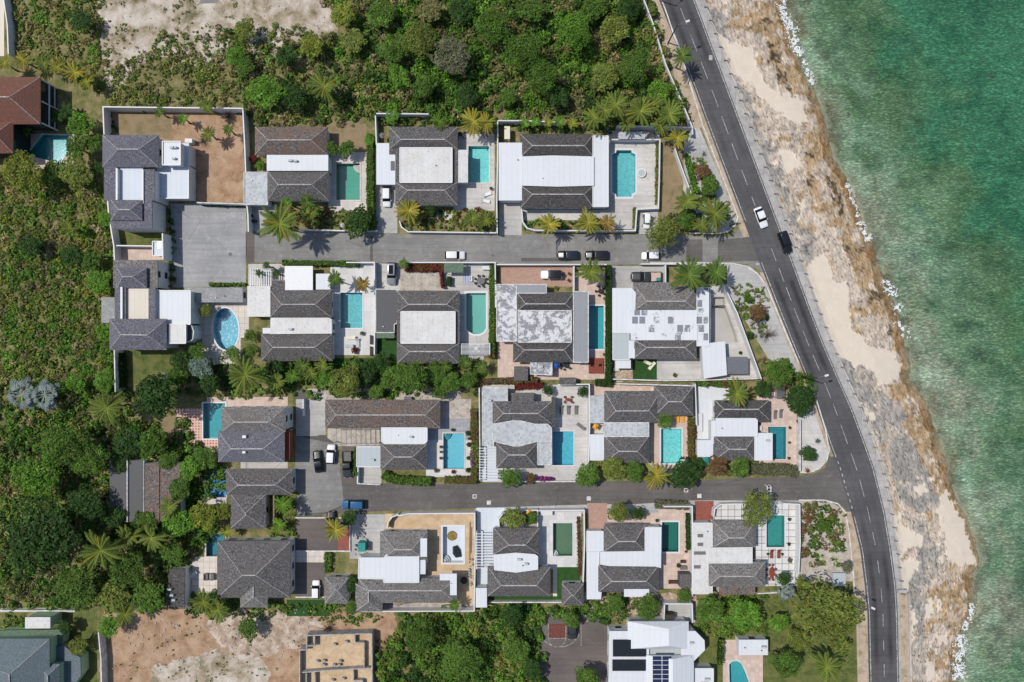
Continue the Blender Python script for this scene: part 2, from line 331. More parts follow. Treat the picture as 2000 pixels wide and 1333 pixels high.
# ---------------------------------------------------------------- ground, roads, shore, sea
def inside(pts, poly):
    x, y = pts[:, 0], pts[:, 1]; r = np.zeros(len(pts), bool); n = len(poly)
    for i in range(n):
        x0, y0 = poly[i]; x1, y1 = poly[(i + 1) % n]
        c = ((y0 > y) != (y1 > y)) & (x < (x1 - x0) * (y - y0) / ((y1 - y0) or 1e-9) + x0); r ^= c
    return r
from mathutils.geometry import delaunay_2d_cdt
NATURAL = {'sandy', 'dirt', 'dry', 'rubble', 'lawn', 'ground', 'gravel', 'csand', 'verge', 'turf'}
def sheet(name, pts, z, m, kind='structure'):
    if m in NATURAL and name not in ('ground', 'sand_floor', 'lawn_flat') and m != 'turf':   # ragged natural edge
        amp = {'sandy': 9, 'dirt': 5, 'dry': 4, 'rubble': 9}.get(m, 1.2); q = []
        for i, a in enumerate(pts):
            b_ = pts[(i + 1) % len(pts)]; L = math.hypot(b_[0] - a[0], b_[1] - a[1]); n = max(1, int(L / 5))
            for k in range(n):
                x, y = a[0] + (b_[0] - a[0]) * k / n, a[1] + (b_[1] - a[1]) * k / n
                q.append((x + amp * (mnoise.noise(Vector((x * .06, y * .06, 1))) + .6 * mnoise.noise(Vector((x * .25, y * .25, 5)))), y + amp * (mnoise.noise(Vector((x * .06, y * .06, 11))) + .6 * mnoise.noise(Vector((x * .25, y * .25, 15))))))
        pts = q
    x0, x1, y0, y1 = min(p[0] for p in pts), max(p[0] for p in pts), min(p[1] for p in pts), max(p[1] for p in pts)
    hit = [q for q in POOLQ if min(p[0] for p in q) < x1 and max(p[0] for p in q) > x0 and min(p[1] for p in q) < y1 and max(p[1] for p in q) > y0]
    if (hit and z < .2) or len(pts) > 24:
        V = [Vector(p) for p in pts]; E = [(i, (i + 1) % len(pts)) for i in range(len(pts))]
        for q in hit: k = len(V); V += [Vector(p) for p in q]; E += [(k + i, k + (i + 1) % len(q)) for i in range(len(q))]
        ov, oe, of, *_ = delaunay_2d_cdt(V, E, [], 0, 1e-5)
        ce = np.array([[sum(ov[i].x for i in f) / len(f), sum(ov[i].y for i in f) / len(f)] for f in of]); keep = inside(ce, pts)
        for q in hit: keep &= ~inside(ce, q)
        mb = MB(); mb.v = [P(v.x, v.y, z) for v in ov]; mb.f = [list(f)[::-1] for f, kk in zip(of, keep) if kk]
    else: mb = MB().poly([P(x, y, z) for x, y in pts])
    o = mb.build(name, M[m] if isinstance(m, str) else m); me = o.data
    if len(me.polygons) and sum(pp.normal.z for pp in me.polygons) < 0: me.flip_normals()
    return tag(o, kind=kind)
def vnoise(x, y, s, seed=0):   # smooth value noise, vectorised
    r = np.random.default_rng(seed); g = r.random((256, 256)); X, Y = x * s + 57.3, y * s + 91.7
    i, j = np.floor(X).astype(int), np.floor(Y).astype(int); u, v = X - i, Y - j; u = u * u * (3 - 2 * u); v = v * v * (3 - 2 * v)
    a, b, c, d = g[i % 256, j % 256], g[(i + 1) % 256, j % 256], g[i % 256, (j + 1) % 256], g[(i + 1) % 256, (j + 1) % 256]
    return (a * (1 - u) + b * u) * (1 - v) + (c * (1 - u) + d * u) * v
def fbm(x, y, s, seed=0, o=4):
    t = 0; a = 0.5
    for k in range(o): t = t + a * vnoise(x, y, s * 2 ** k, seed + k); a *= 0.5
    return t / (1 - 0.5 ** o)
def grid_mesh(name, X, Y, Z, mat, cols=None, extra=None):
    ny, nx = X.shape; v = np.stack([X, Y, Z], -1).reshape(-1, 3); me = bpy.data.meshes.new(name)
    i = np.arange(ny * nx).reshape(ny, nx); q = np.stack([i[:-1, :-1], i[1:, :-1], i[1:, 1:], i[:-1, 1:]], -1).reshape(-1, 4)
    me.vertices.add(len(v)); me.vertices.foreach_set('co', v.ravel()); me.loops.add(q.size); me.loops.foreach_set('vertex_index', q.ravel())
    me.polygons.add(len(q)); me.polygons.foreach_set('loop_start', np.arange(len(q)) * 4)
    me.update(calc_edges=True)
    for k, c in (cols or {}).items():
        a = me.color_attributes.new(k, 'FLOAT_COLOR', 'POINT'); a.data.foreach_set('color', np.concatenate([c.reshape(-1, 3), np.ones((len(v), 1))], 1).ravel().astype(np.float32))
    me.polygons.foreach_set('use_smooth', [True] * len(q))
    me.materials.append(mat); me.update(); return lk(name, me)
def rect(name, x0, y0, x1, y1, z, m): return sheet(name, [(x0, y0), (x1, y0), (x1, y1), (x0, y1)], z, m)
RD = [(-900, 962, 1026), (-60, 1268, 1332), (0, 1291, 1355), (100, 1330, 1392), (166, 1356.5, 1417), (230, 1380, 1441), (300, 1406, 1467), (429, 1455, 1515),
      (513, 1487, 1547), (600, 1521, 1579), (670, 1549, 1606), (739, 1578, 1636), (800, 1600, 1663), (873, 1625, 1690), (915, 1641, 1705), (1000, 1666, 1726),
      (1076, 1684.5, 1739), (1146, 1693, 1748), (1198, 1698, 1751), (1333, 1701, 1754), (1400, 1702, 1755), (2400, 1712, 1765)]
def rd(y, side):   # x of the road's edge at photo row y: 0 left, 1 right, .5 centre
    for (y0, l0, r0), (y1, l1, r1) in zip(RD, RD[1:]):
        if y0 <= y <= y1:
            t = (y - y0) / (y1 - y0); t = t; l = l0 + (l1 - l0) * t; r = r0 + (r1 - r0) * t
            return l + (r - l) * side
    return 1700
ys = [-900, -60] + list(range(-40, 1401, 20)) + [2400]
WALK = 19
def MAINROAD():
    yy = np.concatenate([[-900, -300], np.arange(-60, 1401, 10), [1800, 2400]]); uu = np.linspace(0, 1, 25); X = np.array([[rd(y, 0) - 4 + (rd(y, 1) - rd(y, 0) + 6) * u for u in uu] for y in yy]); Y = np.repeat(yy[:, None], 25, 1)
    w = np.exp(-((uu - .27) / .09) ** 2) + np.exp(-((uu - .74) / .09) ** 2); f = (fbm(X * 0 + 5, Y, .012, 3, 3) > 0) * np.clip((fbm(X * .15, Y, .016, 13, 3) - .42) * 3.5, 0, 1) * w[None] * .55
    tr = .10 * (np.exp(-((uu - .16) / .03) ** 2) + np.exp(-((uu - .38) / .03) ** 2) + np.exp(-((uu - .64) / .03) ** 2) + np.exp(-((uu - .86) / .03) ** 2))[None]
    c = np.repeat((1 - f + tr)[..., None], 3, 2); k = S; o = grid_mesh('main_road', (X - 1000) * k * (H - .03) / H, (666.5 - Y) * k * (H - .03) / H, np.full(X.shape, .03), M['asphw'], {'Col': c}); tag(o, kind='structure')
walk_x = lambda y: rd(y, 1) + (WALK if y < 900 else max(14, WALK - (y - 900) * .03))
edge = [(walk_x(y), y) for y in ys]
sheet('ground', [(-2600, -900)] + edge + [(-2600, 2400)], 0.0, 'ground')
MAINROAD()
def strip(name, f0, f1, y0, y1, z, m, step=12, z0=None):
    yy = list(np.arange(y0, y1, step)) + [y1]; mb = MB()
    for a, b in zip(yy, yy[1:]):
        if z0 is None: mb.poly([P(f0(a), a, z), P(f0(b), b, z), P(f1(b), b, z), P(f1(a), a, z)])
        else: mb.prism([P(f0(a), a)[:2], P(f0(b), b)[:2], P(f1(b), b)[:2], P(f1(a), a)[:2]], z0, z)
    o = mb.build(name, M[m]); return tag(o, kind='structure')
strip('pavement', lambda y: rd(y, 1) + 2, walk_x, -200, 1400, 0.14, 'walk', z0=-1.6)
strip('edge_line', lambda y: rd(y, 1) - 1.2, lambda y: rd(y, 1) + 0.4, -200, 1400, 0.037, 'line')
for i, (a, b) in enumerate([(-200, 432), (513, 893), (1010, 1400)]):
    strip('edge_line', lambda y: rd(y, 0) - 0.4, lambda y: rd(y, 0) + 1.1, a, b, 0.037, 'line')
dash = [(-40, -12), (17, 48), (69, 100), (121, 155), (175, 209), (228, 262), (280, 314), (332, 362), (385, 403), (485, 510), (524, 551), (561, 588), (602, 632), (647, 677), (693, 724),
        (748, 778), (790, 812), (829, 868), (885, 920), (937, 971), (990, 1021), (1040, 1065), (1095, 1120), (1150, 1177), (1200, 1224), (1250, 1272), (1297, 1322)]
mb = MB()
for a, b in dash:
    mb.poly([P(rd(a, .5) - .55, a, .037), P(rd(b, .5) - .55, b, .037), P(rd(b, .5) + .55, b, .037), P(rd(a, .5) + .55, a, .037)])
tag(mb.build('centre_line', M['line']), kind='structure')
mb = MB()
for y in np.arange(888, 1000, 12.5):
    mb.poly([P(rd(y, 0) - .5, y, .036), P(rd(y + 6, 0) - .5, y + 6, .036), P(rd(y + 6, 0) + 1.2, y + 6, .036), P(rd(y, 0) + 1.2, y, .036)])
tag(mb.build('give_way_line', M['line']), kind='structure')
# side streets
st1 = [(480, 452), (600, 453), (735, 455), (770, 458), (960, 459), (1000, 462), (1030, 458), (1250, 459), (1380, 463), (1430, 462), (1450, 440), (1458, 432), (1475, 470), (1495, 520), (1492, 534), (1480, 526),
       (1460, 516), (1430, 514), (1270, 517), (1000, 517), (480, 513)]
sheet('side_street', st1, 0.02, 'asph1')
sheet('street_patch', [(480, 452), (497, 450), (497, 513), (482, 513)], 0.026, 'brasph')
rect('street_patch', 1018, 504, 1118, 511, 0.026, 'asph2')
rect('street_patch', 1340, 468, 1372, 511, 0.026, 'asph2')
sheet('street_patch', [(1402, 470), (1470, 462), (1486, 510), (1402, 512)], 0.026, 'asph2')
rect('street_patch', 723, 460, 728, 510, 0.026, 'asph2')
rect('street_patch', 1086, 470, 1089, 511, 0.024, 'asph')
st2 = [(577, 760), (632, 768), (634, 852), (660, 870), (668, 943), (730, 944), (900, 947), (1000, 942), (1150, 941), (1250, 940), (1330, 942), (1440, 934), (1560, 932), (1592, 926), (1612, 915), (1622, 885), (1628, 876),
       (1642, 915), (1667, 990), (1672, 1010), (1660, 1004), (1640, 984), (1600, 978), (1350, 978), (1240, 985), (1150, 986), (1020, 990), (930, 993), (760, 998), (640, 1004), (600, 1010), (577, 1010)]
sheet('side_street', st2, 0.02, 'asph2')
rect('pavement', 928, 976, 1562, 1002, .015, 'conc1')
rect('street_patch', 1170, 952, 1330, 962, .027, 'brasph')
sheet('street_patch', [(577, 852), (660, 868), (668, 950), (672, 985), (640, 1000), (577, 1005)], 0.025, 'asph1')
rect('street_patch', 578, 780, 619, 852, 0.027, 'conc1')
sheet('street_patch', [(1520, 952), (1575, 948), (1620, 905), (1640, 930), (1655, 990), (1600, 975), (1520, 976)], 0.026, 'asph2')
sheet('car_park', [(333, 398), (480, 400), (482, 452), (480, 560), (338, 562), (336, 480)], 0.02, 'court')
# lots
sheet('bare_lot', [(188, -20), (640, -20), (660, 60), (600, 100), (520, 125), (400, 130), (300, 110), (215, 190), (200, 120)], 0.01, 'sandy')
sheet('bare_lot', [(400, -20), (428, -20), (425, 6), (388, 8)], 0.015, 'asph1')
sheet('yard_ground', [(203, 212), (472, 212), (480, 398), (384, 397), (380, 300), (203, 270)], 0.01, 'dirt')
sheet('yard_ground', [(205, 214), (330, 214), (340, 270), (210, 268)], 0.014, 'dry')
sheet('building_plot', [(205, 1195), (240, 1200), (340, 1180), (430, 1195), (620, 1192), (770, 1195), (775, 1240), (745, 1300), (750, 1400), (190, 1400)], 0.01, 'dirt')
sheet('building_plot', [(430, 1185), (560, 1200), (640, 1210), (590, 1260), (500, 1290), (440, 1270), (400, 1220)], 0.014, 'rubble')
sheet('building_plot', [(300, 1300), (420, 1270), (520, 1290), (530, 1400), (280, 1400)], 0.018, 'sandy')
sheet('clearing', [(-40, 895), (12, 905), (14, 950), (10, 1000), (-40, 1010)], 0.01, 'dry')
sheet('clearing', [(100, 775), (175, 770), (180, 800), (110, 830), (50, 840), (40, 800)], 0.01, 'dry')
sheet('verge', [(1262, 0), (1292, 0)] + [(rd(y, 0) - 6, y) for y in range(20, 250, 20)] + [(1372, 250), (1352, 250), (1310, 130)], 0.01, 'verge')
strip('verge', lambda y: rd(y, 0) - 17, lambda y: rd(y, 0) - 3, -100, 470, 0.024, 'verge')
strip('verge', lambda y: rd(y, 0) - 11, lambda y: rd(y, 0) - 3, 532, 892, 0.024, 'verge')
strip('verge', lambda y: rd(y, 0) - 26, lambda y: rd(y, 0) - 2, 1000, 1400, 0.022, 'verge')
strip('verge', lambda y: rd(y, 1) + 5, lambda y: rd(y, 1) + 26, 1160, 1400, 0.16, 'verge', z0=-1.6)
sheet('corner_apron', [(1350, 250), (1366, 250), (1441, 425), (1425, 452), (1400, 455), (1300, 440), (1320, 330)], 0.012, 'conc1')
sheet('corner_apron', [(1300, 512), (1430, 515), (1465, 520), (1492, 545), (1560, 712), (1560, 730), (1500, 700), (1440, 600), (1400, 540)], 0.012, 'conc1')
sheet('corner_apron', [(1558, 770), (1588, 765), (1620, 880), (1610, 905), (1590, 922), (1558, 925)], 0.012, 'conc2')
sheet('gravel_garden', [(1560, 978), (1620, 978), (1650, 1000), (1664, 1060), (1670, 1135), (1560, 1140)], 0.012, 'gravel')
sheet('grass_strip', [(1495, 1148), (1560, 1141), (1670, 1137), (1682, 1200), (1682, 1400), (1490, 1400)], 0.012, 'lawn')
def kerb(name, pts, w=0.22, h=0.16, m='kerb'):
    mb = MB(); q = PW(pts)
    for a, b in zip(q, q[1:]): mb.bar(a, b, w, 0, h)
    return tag(mb.build(name, M[m]), kind='structure')
kerb('kerb', [(1290, -5), (1303, 30), (1316, 70), (1330, 105), (1343, 150), (1372, 245), (1395, 305), (1420, 370), (1441, 425), (1436, 440), (1422, 453), (1400, 457), (1345, 456)], 0.24)
kerb('kerb', [(1270, 514), (1350, 514), (1430, 515), (1458, 521), (1480, 536), (1497, 560), (1530, 640), (1560, 710)], 0.24)
kerb('kerb', [(1590, 768), (1612, 840), (1619, 880), (1614, 900), (1600, 915), (1578, 924), (1556, 922)], 0.24)
kerb('kerb', [(1560, 977), (1610, 977), (1636, 984), (1650, 1000), (1658, 1040), (1666, 1120), (1668, 1160)], 0.24)

# shore: one relief mesh from the pavement down under the water
WL = [(1300, -900), (1535, -60), (1520, 0), (1530, 40), (1545, 100), (1570, 150), (1590, 200), (1605, 250), (1618, 310), (1645, 350), (1665, 400), (1690, 470), (1712, 520), (1718, 560), (1740, 600), (1752, 640),
      (1758, 680), (1770, 712), (1764, 735), (1782, 762), (1800, 790), (1818, 840), (1830, 880), (1845, 920), (1848, 950), (1862, 985), (1878, 1010), (1895, 1060), (1905, 1100), (1890, 1120), (1896, 1160), (1900, 1190),
      (1878, 1235), (1866, 1260), (1862, 1333), (1862, 1400), (1900, 2400)]
def wl_x(y):
    for (x0, y0), (x1, y1) in zip(WL, WL[1:]):
        if y0 <= y <= y1: return x0 + (x1 - x0) * (y - y0) / (y1 - y0)
    return 1860
SEA_Z = -1.5
ZONES = [  # painter's order: rock and sand types of the shore
 ('grey', [(1385, 10), (1405, 10), (1440, 100), (1415, 80), (1400, 60)]),
 ('grey', [(1434, 155), (1470, 200), (1510, 290), (1525, 340), (1540, 400), (1585, 470), (1605, 500), (1600, 512), (1573, 522), (1540, 430), (1500, 330), (1480, 260)]),
 ('grey', [(1635, 703), (1660, 706), (1690, 716), (1705, 750), (1760, 800), (1775, 850), (1795, 900), (1838, 935), (1845, 960), (1835, 990), (1800, 1000), (1765, 985), (1745, 900), (1700, 850), (1665, 770)]),
 ('grey', [(1768, 1010), (1790, 1010), (1820, 1040), (1835, 1090), (1822, 1130), (1805, 1160), (1805, 1230), (1790, 1250), (1775, 1240), (1770, 1150), (1790, 1110), (1795, 1060)]),
 ('grey', [(1778, 1250), (1800, 1245), (1810, 1290), (1800, 1400), (1778, 1400)]),
 ('ochre', [(1478, 0), (1518, 0), (1540, 85), (1572, 155), (1608, 230), (1612, 290), (1645, 350), (1690, 470), (1720, 540), (1745, 600), (1756, 660), (1738, 655), (1700, 610), (1660, 530), (1640, 470), (1590, 370), (1575, 320), (1560, 290), (1600, 240), (1575, 190), (1540, 180), (1512, 120), (1485, 60)]),
 ('ochre', [(1735, 745), (1770, 762), (1800, 800), (1822, 850), (1842, 920), (1848, 960), (1840, 985), (1815, 940), (1790, 890), (1768, 820)]),
 ('ochre', [(1848, 1098), (1875, 1110), (1893, 1140), (1896, 1190), (1872, 1235), (1862, 1270), (1860, 1400), (1825, 1400), (1838, 1290), (1845, 1230), (1842, 1150)]),
 ('ochre', [(1430, 0), (1478, 0), (1470, 25), (1450, 30), (1435, 20)]),
 ('sand', [(1402, 67), (1412, 72), (1440, 85), (1470, 100), (1476, 135), (1500, 160), (1530, 180), (1560, 185), (1575, 225), (1572, 240), (1545, 243), (1510, 205), (1470, 172), (1434, 153)]),
 ('sand', [(1519, 298), (1540, 290), (1560, 308), (1545, 330), (1530, 350)]),
 ('sand', [(1555, 400), (1565, 395), (1568, 440), (1560, 440)]),
 ('sand', [(1573, 522), (1600, 502), (1618, 520), (1620, 548), (1652, 552), (1660, 610), (1668, 645), (1700, 670), (1745, 690), (1760, 730), (1745, 750), (1715, 745), (1690, 716), (1640, 705), (1625, 680), (1600, 600)]),
 ('sand', [(1683, 792), (1696, 795), (1702, 815), (1690, 818)]),
 ('sand', [(1783, 950), (1795, 938), (1808, 948), (1796, 962), (1780, 960)]),
 ('sand', [(1748, 998), (1775, 1000), (1760, 1018), (1775, 1030), (1798, 1046), (1800, 1062), (1772, 1070), (1765, 1085), (1802, 1100), (1788, 1120), (1770, 1150), (1760, 1150), (1752, 1060)]),
 ('sand', [(1822, 1003), (1852, 962), (1862, 985), (1885, 1030), (1905, 1095), (1880, 1112), (1850, 1098), (1842, 1060), (1836, 1015)]),
 ('sand', [(1803, 1175), (1815, 1178), (1815, 1210), (1803, 1210)]), ('sand', [(1826, 1170), (1836, 1175), (1833, 1195), (1824, 1190)]),
 ('sand', [(1826, 1240), (1848, 1232), (1850, 1255), (1830, 1262)]), ('sand', [(1815, 1290), (1835, 1288), (1832, 1325), (1812, 1328)]),
 ('sand', [(1772, 1180), (1780, 1185), (1782, 1240), (1772, 1250)]),
 ('weed', [(1484, 38), (1508, 34), (1512, 48), (1490, 50)]), ('weed', [(1500, 85), (1514, 88), (1520, 120), (1505, 118)]), ('weed', [(1518, 125), (1540, 140), (1538, 165), (1520, 158)]),
 ('weed', [(1536, 160), (1545, 162), (1556, 190), (1548, 192)]), ('weed', [(1612, 345), (1630, 350), (1636, 380), (1644, 418), (1636, 425), (1628, 395), (1618, 370)]),
 ('weed', [(1645, 480), (1655, 485), (1662, 512), (1652, 505)]), ('weed', [(1662, 492), (1690, 490), (1672, 502)]), ('weed', [(1685, 565), (1718, 575), (1712, 598), (1695, 595)]),
 ('weed', [(1728, 640), (1745, 640), (1742, 650), (1730, 648)]), ('weed', [(1580, 340), (1590, 340), (1592, 365), (1584, 360)]), ('weed', [(1575, 300), (1590, 290), (1600, 305), (1585, 310)]),
]
ZC = {'pale': (.47, .40, .33), 'grey': (.29, .272, .25), 'ochre': (.36, .26, .155), 'sand': (.62, .54, .44), 'weed': (.07, .055, .03)}
yy = np.concatenate([[-900, -400], np.arange(-60, 1400, 3.2), [1800, 2400]]); tt = np.linspace(0, 1, 150) ** 1.0
px = np.zeros((len(yy), len(tt) + 14)); py = np.repeat(yy[:, None], px.shape[1], 1)
wob = np.array([3.5 * (mnoise.noise(Vector((y * .045, 3, 0))) + .6 * mnoise.noise(Vector((y * .13, 9, 0)))) for y in yy])
for r, y in enumerate(yy):
    a, b = walk_x(min(max(y, -900), 2400)) + (.0 if y < 1150 else 3), wl_x(y) + 60
    px[r, :len(tt)] = a + (b - a) * tt; px[r, len(tt):] = b + np.linspace(8, 900, 14)
dist = np.array([[px[r, c] - wl_x(y) for c in range(px.shape[1])] for r, y in enumerate(yy)]) + wob[:, None]   # >0 : out at sea, in px
wx = (fbm(px, py, .035, 1) - .5) * 34; wy = (fbm(px, py, .035, 9) - .5) * 34
wx += (fbm(px, py, .16, 21) - .5) * 16; wy += (fbm(px, py, .16, 29) - .5) * 16
pts = np.stack([(px + wx).ravel(), (py + wy).ravel()], 1)
zone = np.full(len(pts), 'pale', dtype='<U6')
for zt, poly in ZONES: zone[inside(pts, poly)] = zt
zone = zone.reshape(px.shape)
col = np.zeros(px.shape + (3,))
for k, c in ZC.items(): col[zone == k] = c
n1 = fbm(px, py, .09, 41, 5)[..., None]; n2 = fbm(px, py, .4, 51, 3)[..., None]; n3 = fbm(px, py, .05, 61, 4)[..., None]
rock = ((zone == 'grey') | (zone == 'pale') | (zone == 'ochre'))[..., None]
wd = (zone == 'weed')[..., None]; col = np.where(wd, np.where(fbm(px, py, .22, 71, 3)[..., None] > .52, np.array(ZC['ochre']) * .75, col * (.5 + n1)), col)
col = np.where(rock, col * (.62 + .76 * n1), col * (.93 + .14 * n1))
col = np.where(rock & (n3 > .60), col * .45 + np.array(ZC['pale']) * .6, col)
br = fbm(px, py, .045, 91, 4); col = np.where((zone == 'ochre')[..., None] & (br > .60)[..., None], np.array(ZC['pale']) * (.5 + n1), col); col = np.where((zone == 'pale')[..., None] & (br < .36)[..., None], np.array(ZC['ochre']) * (.6 + .9 * n1), col)
crk = np.abs(fbm(px, py, .12, 95, 4) - .5)[..., None]; col = np.where(rock & (crk < .012), col * .4, col)
col = np.where(rock & (n2 > .72), col * .42, col)
col = np.where(rock & (n2 < .24), np.minimum(col * 1.5, .62), col)
col = np.where((dist > -9 - 10 * (n3[..., 0] - .5))[..., None] & rock, col * np.array([.62, .52, .38]), col)
reef = fbm(px, py, .028, 77, 4)[..., None]
sb = np.where(reef > .55, np.array([.16, .14, .08]), np.array([.40, .40, .28])) * (.7 + .6 * n2)
col = np.where((dist > 10)[..., None], sb, col)
rel = np.where(np.isin(zone, ['sand']), .08, 1.1) * (fbm(px, py, .11, 33, 5) - .5) + np.where(np.isin(zone, ['sand', 'weed']), 0, .85) * (fbm(px, py, .5, 35, 3) - .5)
base = np.interp(dist, [-200, -60, -22, 0, 30, 200], [-.25, -.5, -1.0, -1.5, -2.4, -6])
fade = np.clip((px - px[:, :1]) / 12, 0, 1)
Z = np.where(fade < 1, -.25 * fade * 0 + -.12 * (1 - fade), 0) + (base + rel) * np.clip(fade, .0, 1)
k = S * (H - Z) / H
t = NT('shore_rock_and_sand'); at = t.n('ShaderNodeAttribute', attribute_name='Col'); g = t.noise(5, 6, .85)
shore_m = t.out(t.mix(.45, at.outputs['Color'], t.ramp(g, [(.3, .5), (.48, 1.0), (.68, 1.25)]), 'MULTIPLY'), .9, g, .6, .1)
shore = grid_mesh('shore', (px - 1000) * k, (666.5 - py) * k, Z, shore_m, {'Col': col}); tag(shore, kind='structure')
# sea surface: colour deepens with the depth of water under it, clear at the edge
yy2 = np.concatenate([[-900, -400], np.arange(-60, 1400, 6.0), [1800, 2400]]); dd = np.concatenate([np.linspace(-14, 90, 60), np.linspace(100, 420, 50), [600, 1200, 2600]])
X2 = np.array([[wl_x(y) + d for d in dd] for y in yy2]); Y2 = np.repeat(yy2[:, None], len(dd), 1); D2 = np.repeat(dd[None], len(yy2), 0)
k = S * (H - SEA_Z) / H
e = np.clip(D2 / 330, 0, 1); n = fbm(X2, Y2, .012, 5, 4); n5 = fbm(X2, Y2, .05, 15, 3)
c0 = np.array([.19, .215, .145]); c1 = np.array([.112, .19, .105]); c2 = np.array([.062, .125, .054]); c3 = np.array([.034, .125, .062])
f = np.clip(e * 1.15 + (n - .5) * .8 + np.clip((500 - Y2) / 500, -.6, 1) * .18 * (D2 > 60), 0, 1)[..., None]
sc = np.where(f < .25, c0 + (c1 - c0) * f / .25, np.where(f < .7, c1 + (c2 - c1) * (f - .25) / .45, c2 + (c3 - c2) * (f - .7) / .3))
dk = np.clip((n5 - .56) * 6, 0, 1)[..., None] * np.clip(1 - np.abs(D2 - 70) / 130, .15, 1)[..., None]
sc = sc * (1 - .38 * dk)
pale_ = np.clip((fbm(X2, Y2, .02, 65, 4) - .53) * 7, 0, 1) * np.clip(1.2 - D2 / 200, 0, 1) * .32; sc = sc * (1 - pale_[..., None]) + pale_[..., None] * np.array([.17, .27, .19])
far_ = np.clip((fbm(X2, Y2, .035, 85, 4) - .55) * 8, 0, 1)[..., None] * .35 * np.clip(D2 / 120, 0, 1)[..., None]; sc = sc * (1 - far_ * np.array([1, .7, .75]))
br2 = np.clip((fbm(X2, Y2, .014, 105, 3) - .5) * 3, -.3, .5)[..., None]; sc = sc * (1 + .2 * br2)
brown = np.clip((fbm(X2, Y2, .03, 25, 3) - .44) * 7, 0, 1) * np.clip(1 - np.abs(D2 - 30) / 48, 0, 1); sc = sc * (1 - .6 * brown[..., None]) + .6 * brown[..., None] * np.array([.13, .115, .06])
milk = np.clip((fbm(X2, Y2, .022, 45, 3) - .50) * 6, 0, 1) * np.clip(1 - np.abs(D2 - 22) / 45, 0, 1)
milk = np.maximum(milk, np.exp(-(((X2 - 1800) / 40) ** 2 + ((Y2 - 735) / 25) ** 2)) * .9); milk = np.maximum(milk, np.exp(-(((X2 - 1850) / 30) ** 2 + ((Y2 - 840) / 35) ** 2)) * .8)
milk = np.maximum(milk, np.exp(-(((X2 - 1905) / 25) ** 2 + ((Y2 - 1190) / 80) ** 2)) * .6)
sc = sc * (1 - .55 * milk[..., None]) + .55 * milk[..., None] * np.array([.33, .44, .31])
for cx, cy, rx, ry in ((1915, 690, 22, 10), (1700, 145, 14, 9), (1925, 810, 4, 3), (1890, 635, 26, 8), (1935, 150, 10, 8)):
    m_ = np.exp(-(((X2 - cx + 6 * (n5 - .5)) / rx) ** 2 + ((Y2 - cy) / ry) ** 2) * 1.2)[..., None] * .75; sc = sc * (1 - m_) + m_ * np.array([.035, .06, .04])
al = np.clip((D2 - 2) / 34, .0, 1) * .93 + .05; al = np.maximum(al, milk * .7)
t = NT('sea_water'); at = t.n('ShaderNodeAttribute', attribute_name='Col'); aa = t.n('ShaderNodeAttribute', attribute_name='Depth')
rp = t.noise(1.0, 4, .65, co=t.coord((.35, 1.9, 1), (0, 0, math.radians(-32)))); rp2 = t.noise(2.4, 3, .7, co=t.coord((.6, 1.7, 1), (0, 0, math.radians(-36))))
cc = t.mix(.62, at.outputs['Color'], t.ramp(rp2, [(.30, .30), (.52, 1.0), (.70, 3.2)]), 'MULTIPLY')  # wave glints and dark troughs painted into the sea colour along the ripples
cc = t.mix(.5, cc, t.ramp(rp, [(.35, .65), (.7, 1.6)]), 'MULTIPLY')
t.l(aa.outputs['Fac'], t.b.inputs['Alpha']); t.b.inputs['Specular IOR Level'].default_value = .5
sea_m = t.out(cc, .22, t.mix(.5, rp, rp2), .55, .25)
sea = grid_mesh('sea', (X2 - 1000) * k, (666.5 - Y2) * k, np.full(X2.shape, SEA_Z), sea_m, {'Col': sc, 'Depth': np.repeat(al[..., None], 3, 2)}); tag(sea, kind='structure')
# breaking foam: ragged flecks of white water lying on the sea
FOAM = [(1522, 0, 1530, 40, 14), (1535, 40, 1552, 100, 20), (1552, 100, 1560, 110, 12), (1565, 118, 1583, 165, 10), (1600, 215, 1608, 245, 8), (1610, 235, 1625, 300, 7), (1618, 310, 1650, 320, 9), (1645, 355, 1665, 420, 15), (1668, 420, 1690, 470, 14),
        (1712, 520, 1722, 548, 9), (1722, 548, 1742, 578, 15), (1745, 590, 1755, 615, 13), (1748, 630, 1768, 660, 15), (1756, 665, 1760, 690, 9), (1760, 690, 1778, 716, 6), (1855, 965, 1862, 990, 5), (1872, 1240, 1866, 1300, 22), (1866, 1300, 1870, 1400, 20),
        (1816, 840, 1822, 865, 8), (1895, 1180, 1880, 1230, 12), (1780, 760, 1812, 815, 5), (1862, 990, 1902, 1095, 5), (1625, 300, 1648, 350, 7), (1900, 1120, 1903, 1180, 6)]
mb = MB()
for x0, y0, x1, y1, w in FOAM:
    if w <= 9: continue
    L = math.hypot(x1 - x0, y1 - y0); n = int(L * w * 2.2)
    for i in range(n):
        u = random.random(); s_ = random.gauss(0, .33) * w; x, y = x0 + (x1 - x0) * u + s_ + 4, y0 + (y1 - y0) * u + random.uniform(-3, 3)
        if vnoise(np.array([x]), np.array([y]), .17, 3)[0] > .6 or vnoise(np.array([x]), np.array([y]), .45, 6)[0] > .62: continue
        r = random.uniform(.3, 1.5) * random.uniform(.4, 1); c = P(x, y, SEA_Z); a0 = random.random() * 6; kk = random.randint(5, 7)
        z = SEA_Z + .03 + random.random() * .05
        mb.poly([(c[0] + .11 * r * random.uniform(.5, 1.4) * math.cos(a0 + 6.283 * j / kk), c[1] + .11 * r * random.uniform(.5, 1.4) * math.sin(a0 + 6.283 * j / kk), z) for j in range(kk)])
tag(mb.build('foam', plain('sea_foam', C(.70, .73, .73), .9, var=.1)), 'white foam of small waves breaking on the rocky shore', 'foam', kind='stuff')
